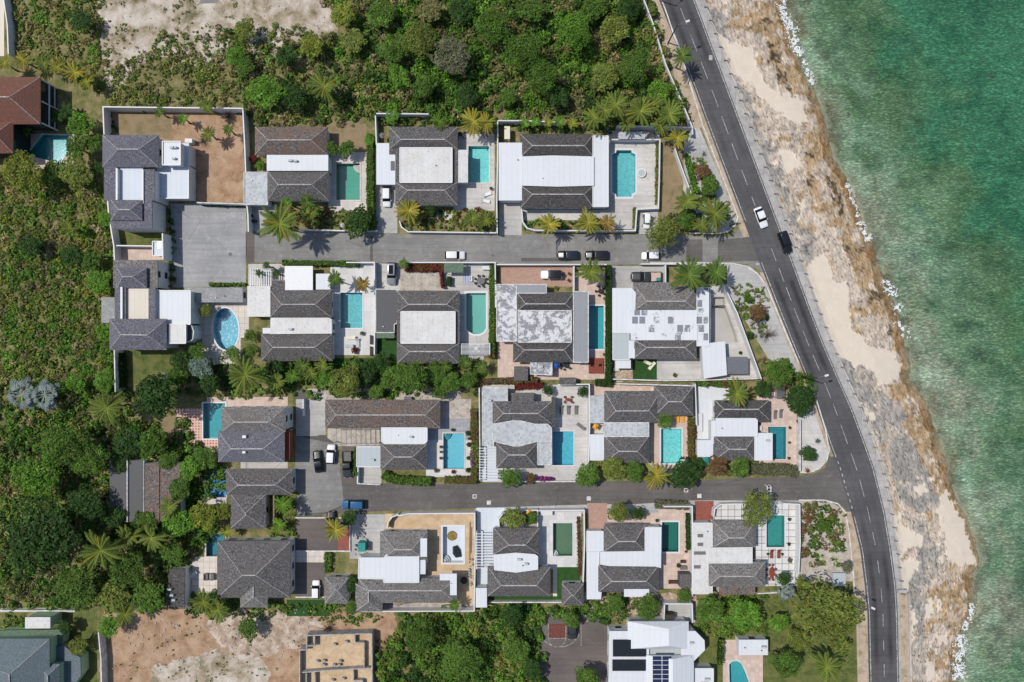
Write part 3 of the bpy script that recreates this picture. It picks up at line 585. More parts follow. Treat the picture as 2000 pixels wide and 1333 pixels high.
# ---------------------------------------------------------------- building kit
from mathutils import Matrix
def put(o, rt):
    o.parent = rt; o.matrix_parent_inverse = Matrix.Translation(-Vector(rt.location)); return o
def PR(x0, y0, x1, y1, z): a, b = P(x0, y0, z), P(x1, y1, z); return a[0], b[1], b[0], a[1]   # wx0, wy0(south), wx1, wy1(north)
class House:
    def __init__(s, name, cx, cy, label, cat='house', wall='st', group=None):
        s.r = root(name, P(cx, cy, 0), label, cat, group); s.w = wall; s.vol = []; s.n = 0
    def part(s, mb, name, m, parent=None, label=None):
        o = mb.build(name, M[m] if isinstance(m, str) else m)
        if parent is None: put(o, s.r)
        else: o.parent = parent; 
        if label: o['label'] = label
        return o
    def walls(s, q, z, inset=.25, zb=0.0):
        cx = sum(p[0] for p in q) / len(q); cy = sum(p[1] for p in q) / len(q)
        w = [(p[0] + inset * (1 if p[0] < cx else -1), p[1] + inset * (1 if p[1] < cy else -1)) for p in q]
        s.n += 1; e = .004 * s.n
        w = [(p[0] + e * (1 if p[0] < cx else -1), p[1] + e * (1 if p[1] < cy else -1)) for p in w]
        o = s.part(MB().prism(w, zb, z - .03 - e), 'wall', s.w); s.vol.append((w, zb, z)); return o
    def hip(s, x0, y0, x1, y1, a, b, ze=3.0, zr=4.9, m='sh', walls=True, caps=True):
        wx0, wy0, wx1, wy1 = PR(x0, y0, x1, y1, ze); s.n += 1; ze2 = ze + .004 * s.n
        r0, r1 = Vector(P(a[0], a[1], zr)), Vector(P(b[0], b[1], zr))
        nw, ne, se, sw = [Vector((x, y, ze2)) for x, y in ((wx0, wy1), (wx1, wy1), (wx1, wy0), (wx0, wy0))]
        mb = MB(); hor = abs(r1.x - r0.x) >= abs(r1.y - r0.y)
        if hor: mb.poly([nw, r0, r1, ne]); mb.poly([ne, r1, se]); mb.poly([se, r1, r0, sw]); mb.poly([sw, r0, nw])
        else: mb.poly([nw, r0, ne]); mb.poly([ne, r0, r1, se]); mb.poly([se, r1, sw]); mb.poly([sw, r1, r0, nw])
        mb.f = [f[::-1] for f in mb.f]
        mb.box(wx0 + .01, wy0 + .01, wx1 - .01, wy1 - .01, ze2 - .22, ze2 - .005)
        o = s.part(mb, 'roof', m)
        if caps:
            c = MB(); c.tube([r0 + Vector((0, 0, .03)), r1 + Vector((0, 0, .03))], [.13, .13], 6)
            for p, q in ((nw, r0), (sw, r0 if hor else r1), (ne, r1 if hor else r0), (se, r1)): c.tube([p.lerp(q, .02), q], [.055, .055], 5)
            c = s.part(c, 'ridge_cap', 'cap'); c.parent = o
        if walls: s.walls([(wx0, wy0), (wx1, wy0), (wx1, wy1), (wx0, wy1)], ze, .35)
        return o
    def flat(s, q, z=3.3, m='wr', rim=.0, walls=True, inset=.12, name='flat_roof', zb=0.0, th=.22):
        if len(q) == 4 and not isinstance(q[0], tuple): x0, y0, x1, y1 = q; q = [(x0, y0), (x1, y0), (x1, y1), (x0, y1)]
        s.n += 1; z = z + .005 * s.n; w = PW(q, z); mb = MB().prism(w, z - th, z)
        o = s.part(mb, name, m)
        if rim:
            c = MB()
            for i, (a, b) in enumerate(zip(w, w[1:] + w[:1])): c.bar(a, b, .2, z + .002 + .003 * i, z + rim + .003 * i)
            c = s.part(c, 'parapet', 'wallg' if m in ('gw', 'gr', 'dk', 'wx') else 'frm'); c.parent = o
        if walls: s.walls(w, z - th + .05, inset, zb)
        return o
    def box(s, name, x0, y0, x1, y1, z0, z1, m, label=None, parent=None):
        a = PR(x0, y0, x1, y1, z1); return s.part(MB().box(a[0], a[1], a[2], a[3], z0, z1), name, m, parent, label)
    def windows(s, most=10, every=3.6):
        n = 0; vols = list(s.vol)
        for vi, (w, zb, z) in enumerate(vols):
            if z - zb < 2.2: continue
            k = len(w)
            ar = sum(w[i][0] * w[(i + 1) % k][1] - w[(i + 1) % k][0] * w[i][1] for i in range(k))
            if ar < 0: w = w[::-1]
            for i in range(k):
                a, b = Vector((*w[i], 0)), Vector((*w[(i + 1) % k], 0)); L = (b - a).length
                if L < 2.4: continue
                d = (b - a) / L; nrm = Vector((d.y, -d.x, 0)); c = int(max(1, L // every))
                for j in range(c):
                    p = a + d * L * (j + .5) / c; q = p + nrm * .5
                    if any(vj != vi and inside(np.array([[q.x, q.y]]), v[0])[0] for vj, v in enumerate(vols)): continue
                    for z0 in ([1.0] if z < 5 else [1.0, 3.9]):
                        if n >= most or z0 < zb: continue
                        n += 1; f = MB(); hw, hh = .65, 1.15
                        def slab(u, z0, z1, t0, t1): a_, b_ = p - d * u + nrm * t0, p + d * u + nrm * t1; f_ = [p - d * u + nrm * t0, p + d * u + nrm * t0, p + d * u + nrm * t1, p - d * u + nrm * t1]; return [(v.x, v.y) for v in f_], z0, z1
                        fr = s.part(f.prism(*slab(hw + .1, z0 - .1, z0 + hh + .1, -.05, .05)), 'window', 'frm')
                        g = s.part(MB().prism(*slab(hw, z0, z0 + hh, .0, .06)), 'pane', 'drk'); g.parent = fr
        return s
def roof_bits(h, n=2):
    """vents and small plant on the flat roofs"""
    fl = [c for c in h.r.children if c.name.startswith('flat_roof')]
    for i in range(n):
        if not fl: return
        o = random.choice(fl); vs = [v.co for v in o.data.vertices]; zt = max(v.z for v in vs); xs = [v.x for v in vs]; ys_ = [v.y for v in vs]
        if max(xs) - min(xs) < 3.5 or max(ys_) - min(ys_) < 3: continue
        x, y = random.uniform(min(xs) + 1, max(xs) - 1), random.uniform(min(ys_) + .9, max(ys_) - .9)
        if not inside(np.array([[x, y]]), [(v.x, v.y) for v in vs[:len(vs) // 2]])[0]: continue
        if random.random() < .6: mb = MB().tube([(x, y, zt - .02), (x, y, zt + .35)], [.11, .11], 8); h.part(mb, 'roof_vent', random.choice(['gry', 'whf']))
        else: a = random.choice([.35, .45]); mb = MB().box(x - a, y - .2, x + a, y + .2, zt - .01, zt + .6); h.part(mb, 'air_conditioner', 'lg')
def put_children_fix():
    for o in scene.objects:
        if o.type == 'MESH' and o.parent is not None and o.parent.type == 'MESH': o.matrix_parent_inverse = Matrix.Identity(4)
def surface_mat():
    m = bpy.data.materials.new('pool_surface'); m.use_nodes = True; t = m.node_tree; t.nodes.clear(); o = t.nodes.new('ShaderNodeOutputMaterial'); mx = t.nodes.new('ShaderNodeMixShader'); tr = t.nodes.new('ShaderNodeBsdfTransparent'); gl = t.nodes.new('ShaderNodeBsdfGlossy')
    fr = t.nodes.new('ShaderNodeFresnel'); fr.inputs[0].default_value = 1.33; gl.inputs['Roughness'].default_value = .05; nz = t.nodes.new('ShaderNodeTexNoise'); ge = t.nodes.new('ShaderNodeNewGeometry'); t.links.new(ge.outputs['Position'], nz.inputs['Vector']); nz.inputs['Scale'].default_value = 3.5
    bp = t.nodes.new('ShaderNodeBump'); bp.inputs['Strength'].default_value = .16; bp.inputs['Distance'].default_value = .08; t.links.new(nz.outputs['Fac'], bp.inputs['Height']); t.links.new(bp.outputs[0], gl.inputs['Normal']); t.links.new(bp.outputs[0], fr.inputs['Normal'])
    tr.inputs[0].default_value = (.93, .98, .98, 1); t.links.new(fr.outputs[0], mx.inputs[0]); t.links.new(tr.outputs[0], mx.inputs[1]); t.links.new(gl.outputs[0], mx.inputs[2]); t.links.new(mx.outputs[0], o.inputs[0]); return m
M['surf'] = surface_mat()
def pool(q, label, m, coping='kerb', w=.35, zc=.09, zw=-.14, steps=None, group='swimming pools beside the houses', cm=None, depth=1.35):
    q = pool_poly(q); cx = sum(p[0] for p in q) / len(q); cy = sum(p[1] for p in q) / len(q)
    r = root('swimming_pool', P(cx, cy, 0), label, 'swimming pool', group)
    a = PW(q, 0.0); n = len(a); ar = sum(a[i][0] * a[(i + 1) % n][1] - a[(i + 1) % n][0] * a[i][1] for i in range(n)); sg = 1 if ar > 0 else -1; out = []
    if sg < 0: a = a[::-1]
    for i in range(n):
        p0, p1, p2 = Vector(a[i - 1]), Vector(a[i]), Vector(a[(i + 1) % n]); d1, d2 = (p1 - p0).normalized(), (p2 - p1).normalized()
        n1, n2 = Vector((d1.y, -d1.x)), Vector((d2.y, -d2.x)); mm = (n1 + n2); mm = mm / max(.3, mm.length_squared) * 2 if mm.length > 1e-6 else n1
        out.append(tuple(p1 + mm * w))
    mb = MB(); bs = MB()
    for i in range(n):
        j = (i + 1) % n; mb.v += [(*a[i], zc), (*a[j], zc), (*out[j], zc), (*out[i], zc), (*a[i], -.05), (*a[j], -.05), (*out[j], .0), (*out[i], .0)]; k = len(mb.v) - 8
        mb.f += [[k, k + 3, k + 2, k + 1], [k, k + 1, k + 5, k + 4], [k + 2, k + 3, k + 7, k + 6]]
        bs.poly([(*a[i], -.05), (*a[j], -.05), (*a[j], -depth), (*a[i], -depth)])
    bs.poly([(*p, -depth) for p in a])
    put(mb.build('coping', M[cm] if cm else M[coping]), r); put(bs.build('basin', M['w' + m]), r)
    if m not in ('wt', 'cc'): put(MB().poly([(*p, zw) for p in a]).build('water', M['surf']), r)
    if steps:
        sx, sy, rr, a0, sm = steps
        mb = MB()
        for k_ in range(3):
            zt = -.25 - .3 * k_; A = [P(x, y, 0) for x, y in [(sx, sy)] + circle(sx, sy, rr * (.45 + .27 * k_), n=10, a0=a0, a1=a0 + math.pi / 2)]
            mb.prism([p[:2] for p in A], -depth - .01 * k_, zt)
        put(mb.build('steps', M.get(sm) or M['w' + sm]), r)
    return r
def wall(pts, label, h=1.9, w=.24, m='kerb', name='boundary_wall', cat='wall', closed=False, group=None):
    q = PW(pts, h); q = q + q[:1] if closed else q
    ctr = P(sum(p[0] for p in pts) / len(pts), sum(p[1] for p in pts) / len(pts), 0)
    mb = MB()
    for i, (a, b) in enumerate(zip(q, q[1:])):
        d = Vector(b) - Vector(a); d = d.normalized() * w * .5 if d.length else d
        mb.bar(Vector(a) - d * (1 if i else 0), Vector(b) + d * .96, w, 0, h + .003 * (i % 3))
    o = mb.build(name, M[m]); tag(o, label, cat, group, 'thing'); return o
def fbox(name, label, cat, x0, y0, x1, y1, z0, z1, m, group=None):
    a = PR(x0, y0, x1, y1, z1); return tag(MB().box(a[0], a[1], a[2], a[3], z0, z1).build(name, M[m] if isinstance(m, str) else m), label, cat, group)
def pergola(x0, y0, x1, y1, label, n=12, z=2.7, m='whf', along='x', w=.12, posts=True):
    r = root('pergola', P((x0 + x1) / 2, (y0 + y1) / 2, 0), label, 'pergola'); a = PR(x0, y0, x1, y1, z)
    mb = MB()
    for i in range(n):
        t = (i + .5) / n
        if along == 'x': y = a[1] + (a[3] - a[1]) * t; mb.bar((a[0] - .2, y), (a[2] + .2, y), w, z, z + .16)
        else: x = a[0] + (a[2] - a[0]) * t; mb.bar((x, a[1] - .2), (x, a[3] + .2), w, z, z + .16)
    put(mb.build('slats', M[m]), r); b = MB()
    if along == 'x': b.bar((a[0], a[1]), (a[0], a[3]), .14, z - .2, z - .003); b.bar((a[2], a[1]), (a[2], a[3]), .14, z - .2, z - .003)
    else: b.bar((a[0], a[1]), (a[2], a[1]), .14, z - .2, z - .003); b.bar((a[0], a[3]), (a[2], a[3]), .14, z - .2, z - .003)
    put(b.build('beam', M[m]), r)
    for x, y in ((a[0], a[1]), (a[2], a[1]), (a[2], a[3]), (a[0], a[3])): put(MB().box(x - .09, y - .09, x + .09, y + .09, 0, z - .2).build('post', M[m]), r)
    return r
# ---------------------------------------------------------------- pool water colours
W = {'aqg': ('green_aqua_water', C(.07, .30, .22), C(.09, .34, .26), .4, 0), 'aq': ('bright_aqua_water', C(.16, .53, .54), C(.20, .58, .58), .9, 0), 'tl': ('teal_water', C(.11, .39, .44), C(.13, .43, .46), .9, 0),
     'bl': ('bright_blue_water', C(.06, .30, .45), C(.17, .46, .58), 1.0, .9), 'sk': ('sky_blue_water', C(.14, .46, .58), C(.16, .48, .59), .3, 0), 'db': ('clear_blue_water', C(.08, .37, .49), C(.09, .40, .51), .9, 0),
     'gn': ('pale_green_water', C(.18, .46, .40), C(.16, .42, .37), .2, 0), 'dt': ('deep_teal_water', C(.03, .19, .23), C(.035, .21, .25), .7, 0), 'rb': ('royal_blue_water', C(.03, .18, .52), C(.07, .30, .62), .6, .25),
     'ol': ('olive_green_water', C(.06, .16, .10), C(.12, .19, .11), .3, 0), 'dg': ('dark_green_water', C(.02, .14, .11), C(.025, .16, .125), .4, 0), 'tg': ('turquoise_water', C(.05, .27, .25), C(.04, .23, .22), .5, 0),
     'jt': ('blue_turquoise_water', C(.06, .35, .39), C(.05, .31, .35), .4, 0), 'wt': ('empty_white_pool_floor', C(.62, .65, .70), C(.55, .6, .66), .1, 0), 'cc': ('empty_grey_pool_floor', C(.36, .34, .31), C(.44, .42, .39), .1, 0)}
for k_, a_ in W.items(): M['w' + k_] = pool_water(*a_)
Hs = []
def HN(*a, **k): h = House(*a, **k); Hs.append(h); return h
# ================= first row, from the left
h = HN('tall_house', 255, 355, 'tall white house with slate grey hipped roofs in the walled yard corner')
h.hip(200, 264, 310, 327, (230, 292), (271, 292), 6.0, 7.9, 'shb'); h.flat((203, 327, 228, 392), 6.0, 'shb'); h.flat((278, 331, 302, 392), 6.0, 'shb')
h.flat((227, 327, 279, 392), 5.3, 'bl'); h.box('parapet', 226, 329, 229.5, 391, 5.2, 6.3, 'frm'); h.box('parapet', 277, 332, 280, 398, 5.2, 6.3, 'frm')
h.hip(217, 391, 278, 431, (231, 410), (254, 410), 6.4, 7.6, 'shb', walls=False); h.flat([(214, 391), (297, 391), (297, 447), (219, 447)], 6.0, 'shb', walls=True)
h.flat((318, 277, 353, 323), 5.6, 'wr', rim=.2); h.flat((309, 322, 369, 388), 3.5, 'bl', rim=.25); h.flat((353, 280, 369, 323), 3.4, 'bl'); h.windows(16, 3.2)
h = HN('tall_house', 285, 600, 'tall white house with slate roofs and white terrace by the oval pool')
h.flat((221, 508, 308, 563), 5.2, 'shl'); h.hip(229, 523, 287, 563, (239, 541), (259, 541), 5.8, 7.2, 'shb', walls=False); h.flat((224, 563, 246, 624), 5.8, 'shb'); h.flat((246, 563, 290, 623), 5.3, 'cr')
h.box('parapet', 235, 561, 239, 623, 5.6, 6.2, 'frm'); h.flat((290, 563, 304, 623), 5.8, 'shb'); h.hip(214, 623, 326, 684, (236, 654), (288, 655), 6.0, 7.8, 'shb')
h.flat((304, 568, 372, 634), 5.0, 'wr', rim=.1); h.flat((331, 634, 363, 671), 5.3, 'wr2', rim=.15); h.flat([(362, 634), (374, 634), (379, 648), (377, 664), (362, 670)], 4.2, 'dk', rim=.2); h.flat((198, 581, 226, 631), 3.2, 'shp'); h.windows(16, 3.2)
h = HN('garage_building', 425, 577, 'long low grey roofed garage between the car park and oval pool', 'garage')
h.flat((360, 562, 474, 591), 2.9, 'shp'); h.windows(4)
h = HN('gatehouse', 308, 486, 'small white gatehouse in the wall between the two tall houses', 'gatehouse'); h.flat((299, 472, 318, 500), 3.6, 'bl', rim=.25); h.box('roof_hatch', 308, 473, 315, 486, 3.6, 3.8, 'drk')
h = HN('bungalow', 580, 320, 'bungalow with leaf litter on its north roof and green pool')
h.hip(498, 248, 640, 303, (523, 274), (607, 274), m='shw'); h.flat((521, 303, 641, 334), 3.6, 'wr'); h.hip(522, 334, 643, 393, (543, 361), (609, 361)); h.flat((477, 337, 523, 400), 2.9, 'wx', rim=.1); h.windows()
h = HN('bungalow', 825, 330, 'bungalow with ribbed white central roof and a white porch roof over aqua pool')
h.hip(760, 248, 894, 292, (783, 273), (869, 273), 3.0, 4.4); h.flat((760, 290, 782, 302), 3.02, 'sh'); h.flat((772, 296, 782, 360), 3.1, 'sh'); h.flat((882, 290, 894, 360), 3.1, 'sh'); h.hip(772, 356, 894, 402, (796, 372), (868, 372), 3.0, 4.4)
h.flat((781, 289, 883, 357), 3.7, 'wr2', rim=.05); h.flat((735, 280, 760, 361), 2.9, 'wr'); h.flat((760, 302, 772, 361), 2.86, 'wr'); h.flat((890, 293, 914, 357), 2.9, 'wr2'); h.box('skylight', 763, 315, 770, 333, 3.0, 3.1, 'gry'); h.windows()
h = HN('bungalow', 1080, 335, 'large bungalow with broad white roof between two dark hips by notched pool')
h.hip(1016, 262, 1159, 307, (1040, 285), (1142, 285), 3.0, 4.5, 'shd'); h.hip(1016, 362, 1160, 407, (1040, 380), (1141, 380), 3.0, 4.5, 'shd')
h.flat((974, 279, 1021, 392), 3.2, 'wx' if 0 else 'wr'); h.flat([(1019, 306), (1080, 304), (1160, 306), (1160, 363), (1090, 365), (1019, 363)], 3.6, 'wr'); h.flat((1158, 266, 1188, 404), 3.2, 'wr', rim=.08); h.windows()
# ================= second row
h = HN('bungalow', 580, 635, 'bungalow with cream flat roofs, white sail canopy and teal pool')
h.hip(527, 567, 648, 621, (550, 595), (615, 595)); h.flat([(528, 623), (530, 621), (642, 621), (648, 624), (648, 652), (528, 653)], 3.6, 'cr' if 0 else 'wr2'); h.hip(510, 652, 650, 706, (533, 679), (615, 679), m='sh')
h.flat((483, 559, 528, 619), 3.2, 'wr2'); h.flat((530, 548, 556, 569), 2.95, 'sh'); h.flat((513, 641, 530, 652), 2.8, 'wr'); h.windows()
h = HN('bungalow', 836, 640, 'bungalow with stained white central roof and dark felt carport')
h.hip(775, 568, 898, 610, (798, 595), (872, 595), 3.0, 4.3); h.flat((775, 609, 784, 672), 3.1, 'sh'); h.flat((888, 609, 898, 672), 3.1, 'sh'); h.hip(775, 670, 898, 711, (800, 687), (871, 687), 3.0, 4.3)
h.flat((783, 609, 889, 671), 3.7, 'wr2', rim=.05); h.flat([(734, 565), (775, 566), (780, 595), (775, 632), (770, 634), (770, 650), (734, 650)], 2.8, 'dk', rim=.07); h.flat((735, 650, 770, 661), 2.76, 'gre'); h.windows()
h = HN('bungalow', 1060, 635, 'bungalow with patchy grey and white painted roofs beside a brick drive')
h.hip(1009, 571, 1121, 608, (1027, 594), (1104, 594), 3.0, 4.1, 'shd'); h.hip(1002, 667, 1119, 708, (1024, 684), (1102, 684), 3.0, 4.1, 'shd'); h.flat((970, 556, 1009, 667), 3.1, 'gw', rim=.07); h.flat((1009, 556, 1067, 573), 3.1, 'gr', rim=.07)
h.flat((1012, 607, 1116, 669), 3.5, 'gw', rim=.07); h.flat((1120, 570, 1149, 708), 3.1, 'gr', rim=.07); h.flat([(1036, 706), (1040, 702), (1072, 702), (1078, 706), (1078, 733), (1036, 731)], 2.7, 'gw', rim=.05); h.windows()
h = HN('bungalow', 1300, 630, 'bungalow with peeling white flat roof beside the drained pool')
h.hip(1241, 560, 1361, 606, (1263, 589), (1338, 589), 3.0, 4.2, 'shl'); h.flat((1237, 552, 1311, 568), 3.02, 'shl'); h.hip(1236, 663, 1361, 702, (1263, 679), (1338, 679), 3.0, 4.1, 'sh')
h.flat([(1196, 563), (1234, 563), (1242, 572), (1241, 606), (1235, 651), (1196, 651)], 3.2, 'wr'); h.flat((1197, 650, 1229, 703), 3.0, 'lg', rim=.06); h.flat((1202, 703, 1232, 720), 2.6, 'wr'); h.flat((1229, 606, 1362, 665), 3.5, 'ww'); h.flat((1361, 562, 1384, 676), 3.3, 'ww', rim=.08)
h.flat((1229, 651, 1240, 700), 3.1, 'ww'); h.flat([(1370, 672), (1416, 667), (1420, 733), (1375, 740)], 3.2, 'wr'); h.windows()
# ================= third row
h = HN('tall_house', 492, 850, 'tall grey roofed house with dark red balcony above the brown car park')
h.hip(433, 795, 558, 844, (457, 825), (524, 825), 6.0, 7.4, 'shl'); h.hip(426, 842, 556, 903, (451, 877), (514, 877), 6.1, 7.7, 'shb'); h.box('balcony', 556, 843, 566, 898, 3.0, 5.0, 'rwood'); h.box('roof_vent', 473, 851, 480, 856, 6.6, 7.3, 'whf'); h.box('roof_vent', 473, 882, 479, 886, 7.2, 7.9, 'whf'); h.windows(14, 3)
h = HN('long_shed', 282, 962, 'long dark and brown ridged sheds in the trees', 'shed')
h.flat((214, 900, 248, 1020), 3.0, 'dk'); h.flat((249, 900, 280, 1020), 3.3, 'dk'); h.flat((281, 905, 311, 1020), 3.5, 'shw', rim=0); h.flat((312, 905, 352, 1018), 3.3, 'shw'); h.box('ridge_cap', 247, 900, 249.5, 1020, 3.2, 3.6, 'cap'); h.box('ridge_cap', 280, 900, 281.5, 1020, 3.3, 3.7, 'cap')
h = HN('bungalow', 495, 975, 'dark roofed bungalow beside the royal blue pool')
h.hip(441, 917, 572, 967, (465, 948), (538, 948), 3.2, 4.7); h.hip(450, 965, 520, 1033, (479, 1003), (481, 1006), 3.1, 4.6); h.box('fence_panel', 533, 968, 536, 1025, .0, 2.2, 'wood'); h.windows()
h = HN('tall_house', 497, 1115, 'tall square house with one big grey pyramid roof and south porch gable')
h.hip(424, 1057, 568, 1168, (473, 1124), (499, 1124), 4.0, 6.6); h.hip(469, 1150, 523, 1187, (495, 1146), (495, 1166), 3.95, 5.3, 'shl', walls=False); h.windows(14, 3)
h = HN('pavilion', 345, 1148, 'dark tiled pavilion roof under the palms beside red and white lounge', 'pavilion'); h.flat([(332, 1112), (361, 1112), (360, 1187), (322, 1184)], 3.0, 'shd')
h = HN('bungalow', 760, 850, 'bungalow with very long reddish shingled roof and slatted garden')
h.hip(635, 781, 860, 837, (656, 811), (831, 811), 3.0, 4.6, 'shw'); h.flat([(745, 836), (834, 836), (834, 862), (829, 867), (750, 867), (745, 862)], 3.4, 'wr', rim=.05); h.hip(743, 866, 835, 918, (770, 893), (806, 893)); h.flat((697, 873, 744, 912), 2.8, 'lg', rim=.06); h.windows()
h = HN('bungalow', 1015, 840, 'bungalow with pale angular weathered roof between two hips and blue pool')
h.hip(962, 784, 1078, 829, (983, 808), (1051, 808), 3.0, 4.6); h.flat((1077, 776, 1085, 834), 3.0, 'shd'); h.flat((998, 768, 1043, 785), 3.05, 'sh'); h.flat([(942, 758), (991, 758), (991, 784), (964, 785), (964, 872), (942, 870)], 2.9, 'wx', rim=.05)
h.flat([(962, 829), (1010, 821), (1045, 829), (1070, 829), (1077, 836), (1077, 863), (1048, 863), (1010, 873), (970, 864), (962, 860)], 3.5, 'wx', rim=.04); h.hip(969, 866, 1049, 915, (993, 889), (1027, 889)); h.flat((1050, 862, 1077, 908), 3.0, 'wx', rim=.06); h.windows()
h = HN('bungalow', 1240, 830, 'bungalow with wide two-part shingled roof and twin orange loungers')
h.hip(1180, 764, 1290, 826, (1203, 803), (1267, 803), 3.0, 4.6, 'sh'); h.hip(1278, 755, 1354, 812, (1306, 785), (1331, 785), 3.05, 4.7, 'sh'); h.flat((1153, 773, 1181, 827), 2.9, 'wx'); h.flat((1180, 826, 1267, 853), 3.1, 'wx', rim=.05); h.flat((1152, 849, 1180, 900), 2.8, 'wr'); h.hip(1181, 852, 1268, 905, (1208, 882), (1245, 882)); h.windows()
h = HN('bungalow', 1440, 840, 'bungalow with white flat roofs reaching over the deep teal pool')
h.hip(1396, 782, 1502, 820, (1414, 800), (1481, 800), 3.0, 4.2, 'shd'); h.flat((1478, 808, 1502, 824), 3.0, 'shd'); h.flat([(1398, 817), (1476, 817), (1480, 821), (1480, 853), (1398, 853)], 3.5, 'wr'); h.hip(1394, 853, 1474, 900, (1424, 878), (1457, 878), 3.0, 4.5, 'sh')
h.flat((1474, 847, 1508, 899), 3.1, 'wr', rim=.05); h.flat((1362, 860, 1393, 893), 2.8, 'wr'); h.flat((1389, 822, 1399, 868), 2.9, 'wr'); h.windows()
# ================= fourth row
h = HN('bungalow', 780, 1115, 'light grey roofed bungalow under renovation round the empty white pool')
h.hip(742, 1038, 835, 1098, (771, 1074), (804, 1074), 3.2, 4.8, 'shl'); h.hip(700, 1130, 893, 1178, (721, 1154), (863, 1154), 3.2, 4.9, 'shb' if 0 else 'shl'); h.hip(694, 1140, 747, 1195, (720, 1156), (720, 1176), 3.15, 4.7, 'shl'); h.flat([(701, 1090), (750, 1090), (754, 1084), (812, 1083), (818, 1087), (818, 1138), (750, 1138), (748, 1131), (700, 1130)], 3.9, 'wr', rim=.05)
h.flat((821, 1052, 834, 1088), 3.9, 'wr', walls=False); h.flat((818, 1094, 831, 1122), 3.6, 'wr'); h.flat([(859, 1121), (892, 1121), (892, 1163), (879, 1163), (879, 1134), (859, 1134)], 4.2, 'wr', walls=False); h.windows()
h = HN('cottage', 657, 1152, 'small pyramid roofed cottage beside the white van bay', 'cottage'); h.hip(634, 1127, 682, 1180, (655, 1152), (660, 1154), 3.0, 4.6, 'shl'); h.windows(4)
h = HN('bungalow', 1010, 1098, 'bungalow with bulging white roof and white slatted drive pergola')
h.hip(963, 1031, 1054, 1084, (994, 1065), (1027, 1065)); h.hip(952, 1107, 1075, 1165, (979, 1144), (1048, 1144), 3.0, 4.7); h.flat([(964, 1084), (1008, 1080), (1045, 1083), (1051, 1087), (1051, 1113), (1008, 1119), (965, 1114)], 3.9, 'wr'); h.windows()
h = HN('garden_cottage', 1118, 1160, 'small pyramid roofed cottage on the turf beside the olive pool', 'cottage'); h.hip(1097, 1140, 1140, 1183, (1117, 1162), (1120, 1164), 2.8, 4.2); h.windows(4)
h = HN('store_room', 940, 1168, 'small white flat roofed store room at the foot of the slatted drive', 'store'); h.flat((929, 1149, 951, 1187), 2.8, 'wr')
h = HN('bungalow', 1225, 1095, 'bungalow with white wraparound flat roof by the dark green pool')
h.hip(1179, 1024, 1261, 1078, (1208, 1058), (1241, 1058)); h.hip(1168, 1104, 1287, 1157, (1195, 1136), (1262, 1136)); h.flat([(1260, 1030), (1292, 1030), (1291, 1110), (1280, 1107), (1190, 1106), (1172, 1103), (1172, 1078), (1260, 1077)], 3.4, 'wr'); h.flat([(1146, 1078), (1171, 1078), (1170, 1154), (1175, 1157), (1174, 1171), (1146, 1171)], 3.0, 'wr'); h.flat((1146, 1038, 1178, 1078), 2.8, 'wr', rim=.04); h.flat((1219, 1147, 1268, 1166), 3.5, 'wr', walls=False); h.windows()
h = HN('bungalow', 1430, 1090, 'bungalow with four small skylights in its white side roof')
h.hip(1392, 1018, 1476, 1070, (1424, 1051), (1453, 1051), 3.0, 4.6, 'shl'); h.hip(1382, 1097, 1495, 1147, (1406, 1126), (1473, 1126), 3.0, 4.5, 'shl'); h.flat([(1388, 1070), (1470, 1069), (1470, 1101), (1383, 1101)], 3.5, 'wr2'); h.flat((1354, 1022, 1391, 1160), 3.1, 'wr2', rim=.05); h.flat((1405, 1147, 1475, 1162), 2.7, 'shw')
for x, y, w_ in ((1368, 1047, 10), (1368, 1064, 10), (1367, 1081, 22), (1362, 1108, 12)): h.box('skylight', x - w_ / 2, y - 3, x + w_ / 2, y + 3, 3.1, 3.35, 'gry')
h.windows()
# ================= south edge
h = HN('villa', 1285, 1270, 'white ribbed roof villa with dark solar panels at the south edge', 'villa')
RB = 'wr'
h.flat([(1190, 1233), (1268, 1233), (1268, 1400), (1188, 1400)], 3.6, RB); h.hip(1226, 1214, 1345, 1268, (1306, 1229), (1306, 1262), 3.7, 5.4, RB, caps=False); h.flat([(1330, 1233), (1358, 1233), (1376, 1251), (1377, 1270), (1355, 1292), (1330, 1292)], 3.8, RB); h.hip(1262, 1280, 1355, 1420, (1314, 1288), (1314, 1420), 3.9, 5.6, RB, caps=False); h.flat((1270, 1262, 1356, 1290), 3.2, 'lg')
for x0, y0, x1, y1 in ((1197, 1250, 1262, 1283), (1196, 1289, 1261, 1311)):
    p_ = h.box('solar_array', x0, y0, x1, y1, 3.75, 3.85, 'drk')
p_ = h.box('solar_array', 1275, 1281, 1311, 1345, 5.25, 5.35, plain('solar_cells', C(.02, .03, .07), .3))
g_ = MB()
for i in range(9): a = PR(1275, 1281 + i * 9, 1311, 1281.8 + i * 9, 5.36); g_.box(a[0], a[1], a[2], a[3], 5.351, 5.37)
a = PR(1292.4, 1281, 1293.4, 1345, 5.36); g_.box(a[0], a[1], a[2], a[3], 5.352, 5.375); g_ = h.part(g_, 'panel_frame', 'whf'); g_.parent = p_; h.windows(6)
h = HN('garden_shed', 1374, 1335, 'white flat shed roof against the east side of the solar villa', 'shed'); h.flat((1355, 1306, 1393, 1400), 3.0, 'wr', rim=.1)
h = HN('pool_shed', 1472, 1265, 'ribbed white lean-to roof north of the curved pool', 'shed'); h.flat((1443, 1250, 1500, 1280), 2.7, 'wr'); h.windows(3)
h = HN('green_villa', 40, 1300, 'green walled villa with blue grey hipped roof at the south edge', 'villa', wall='stg')
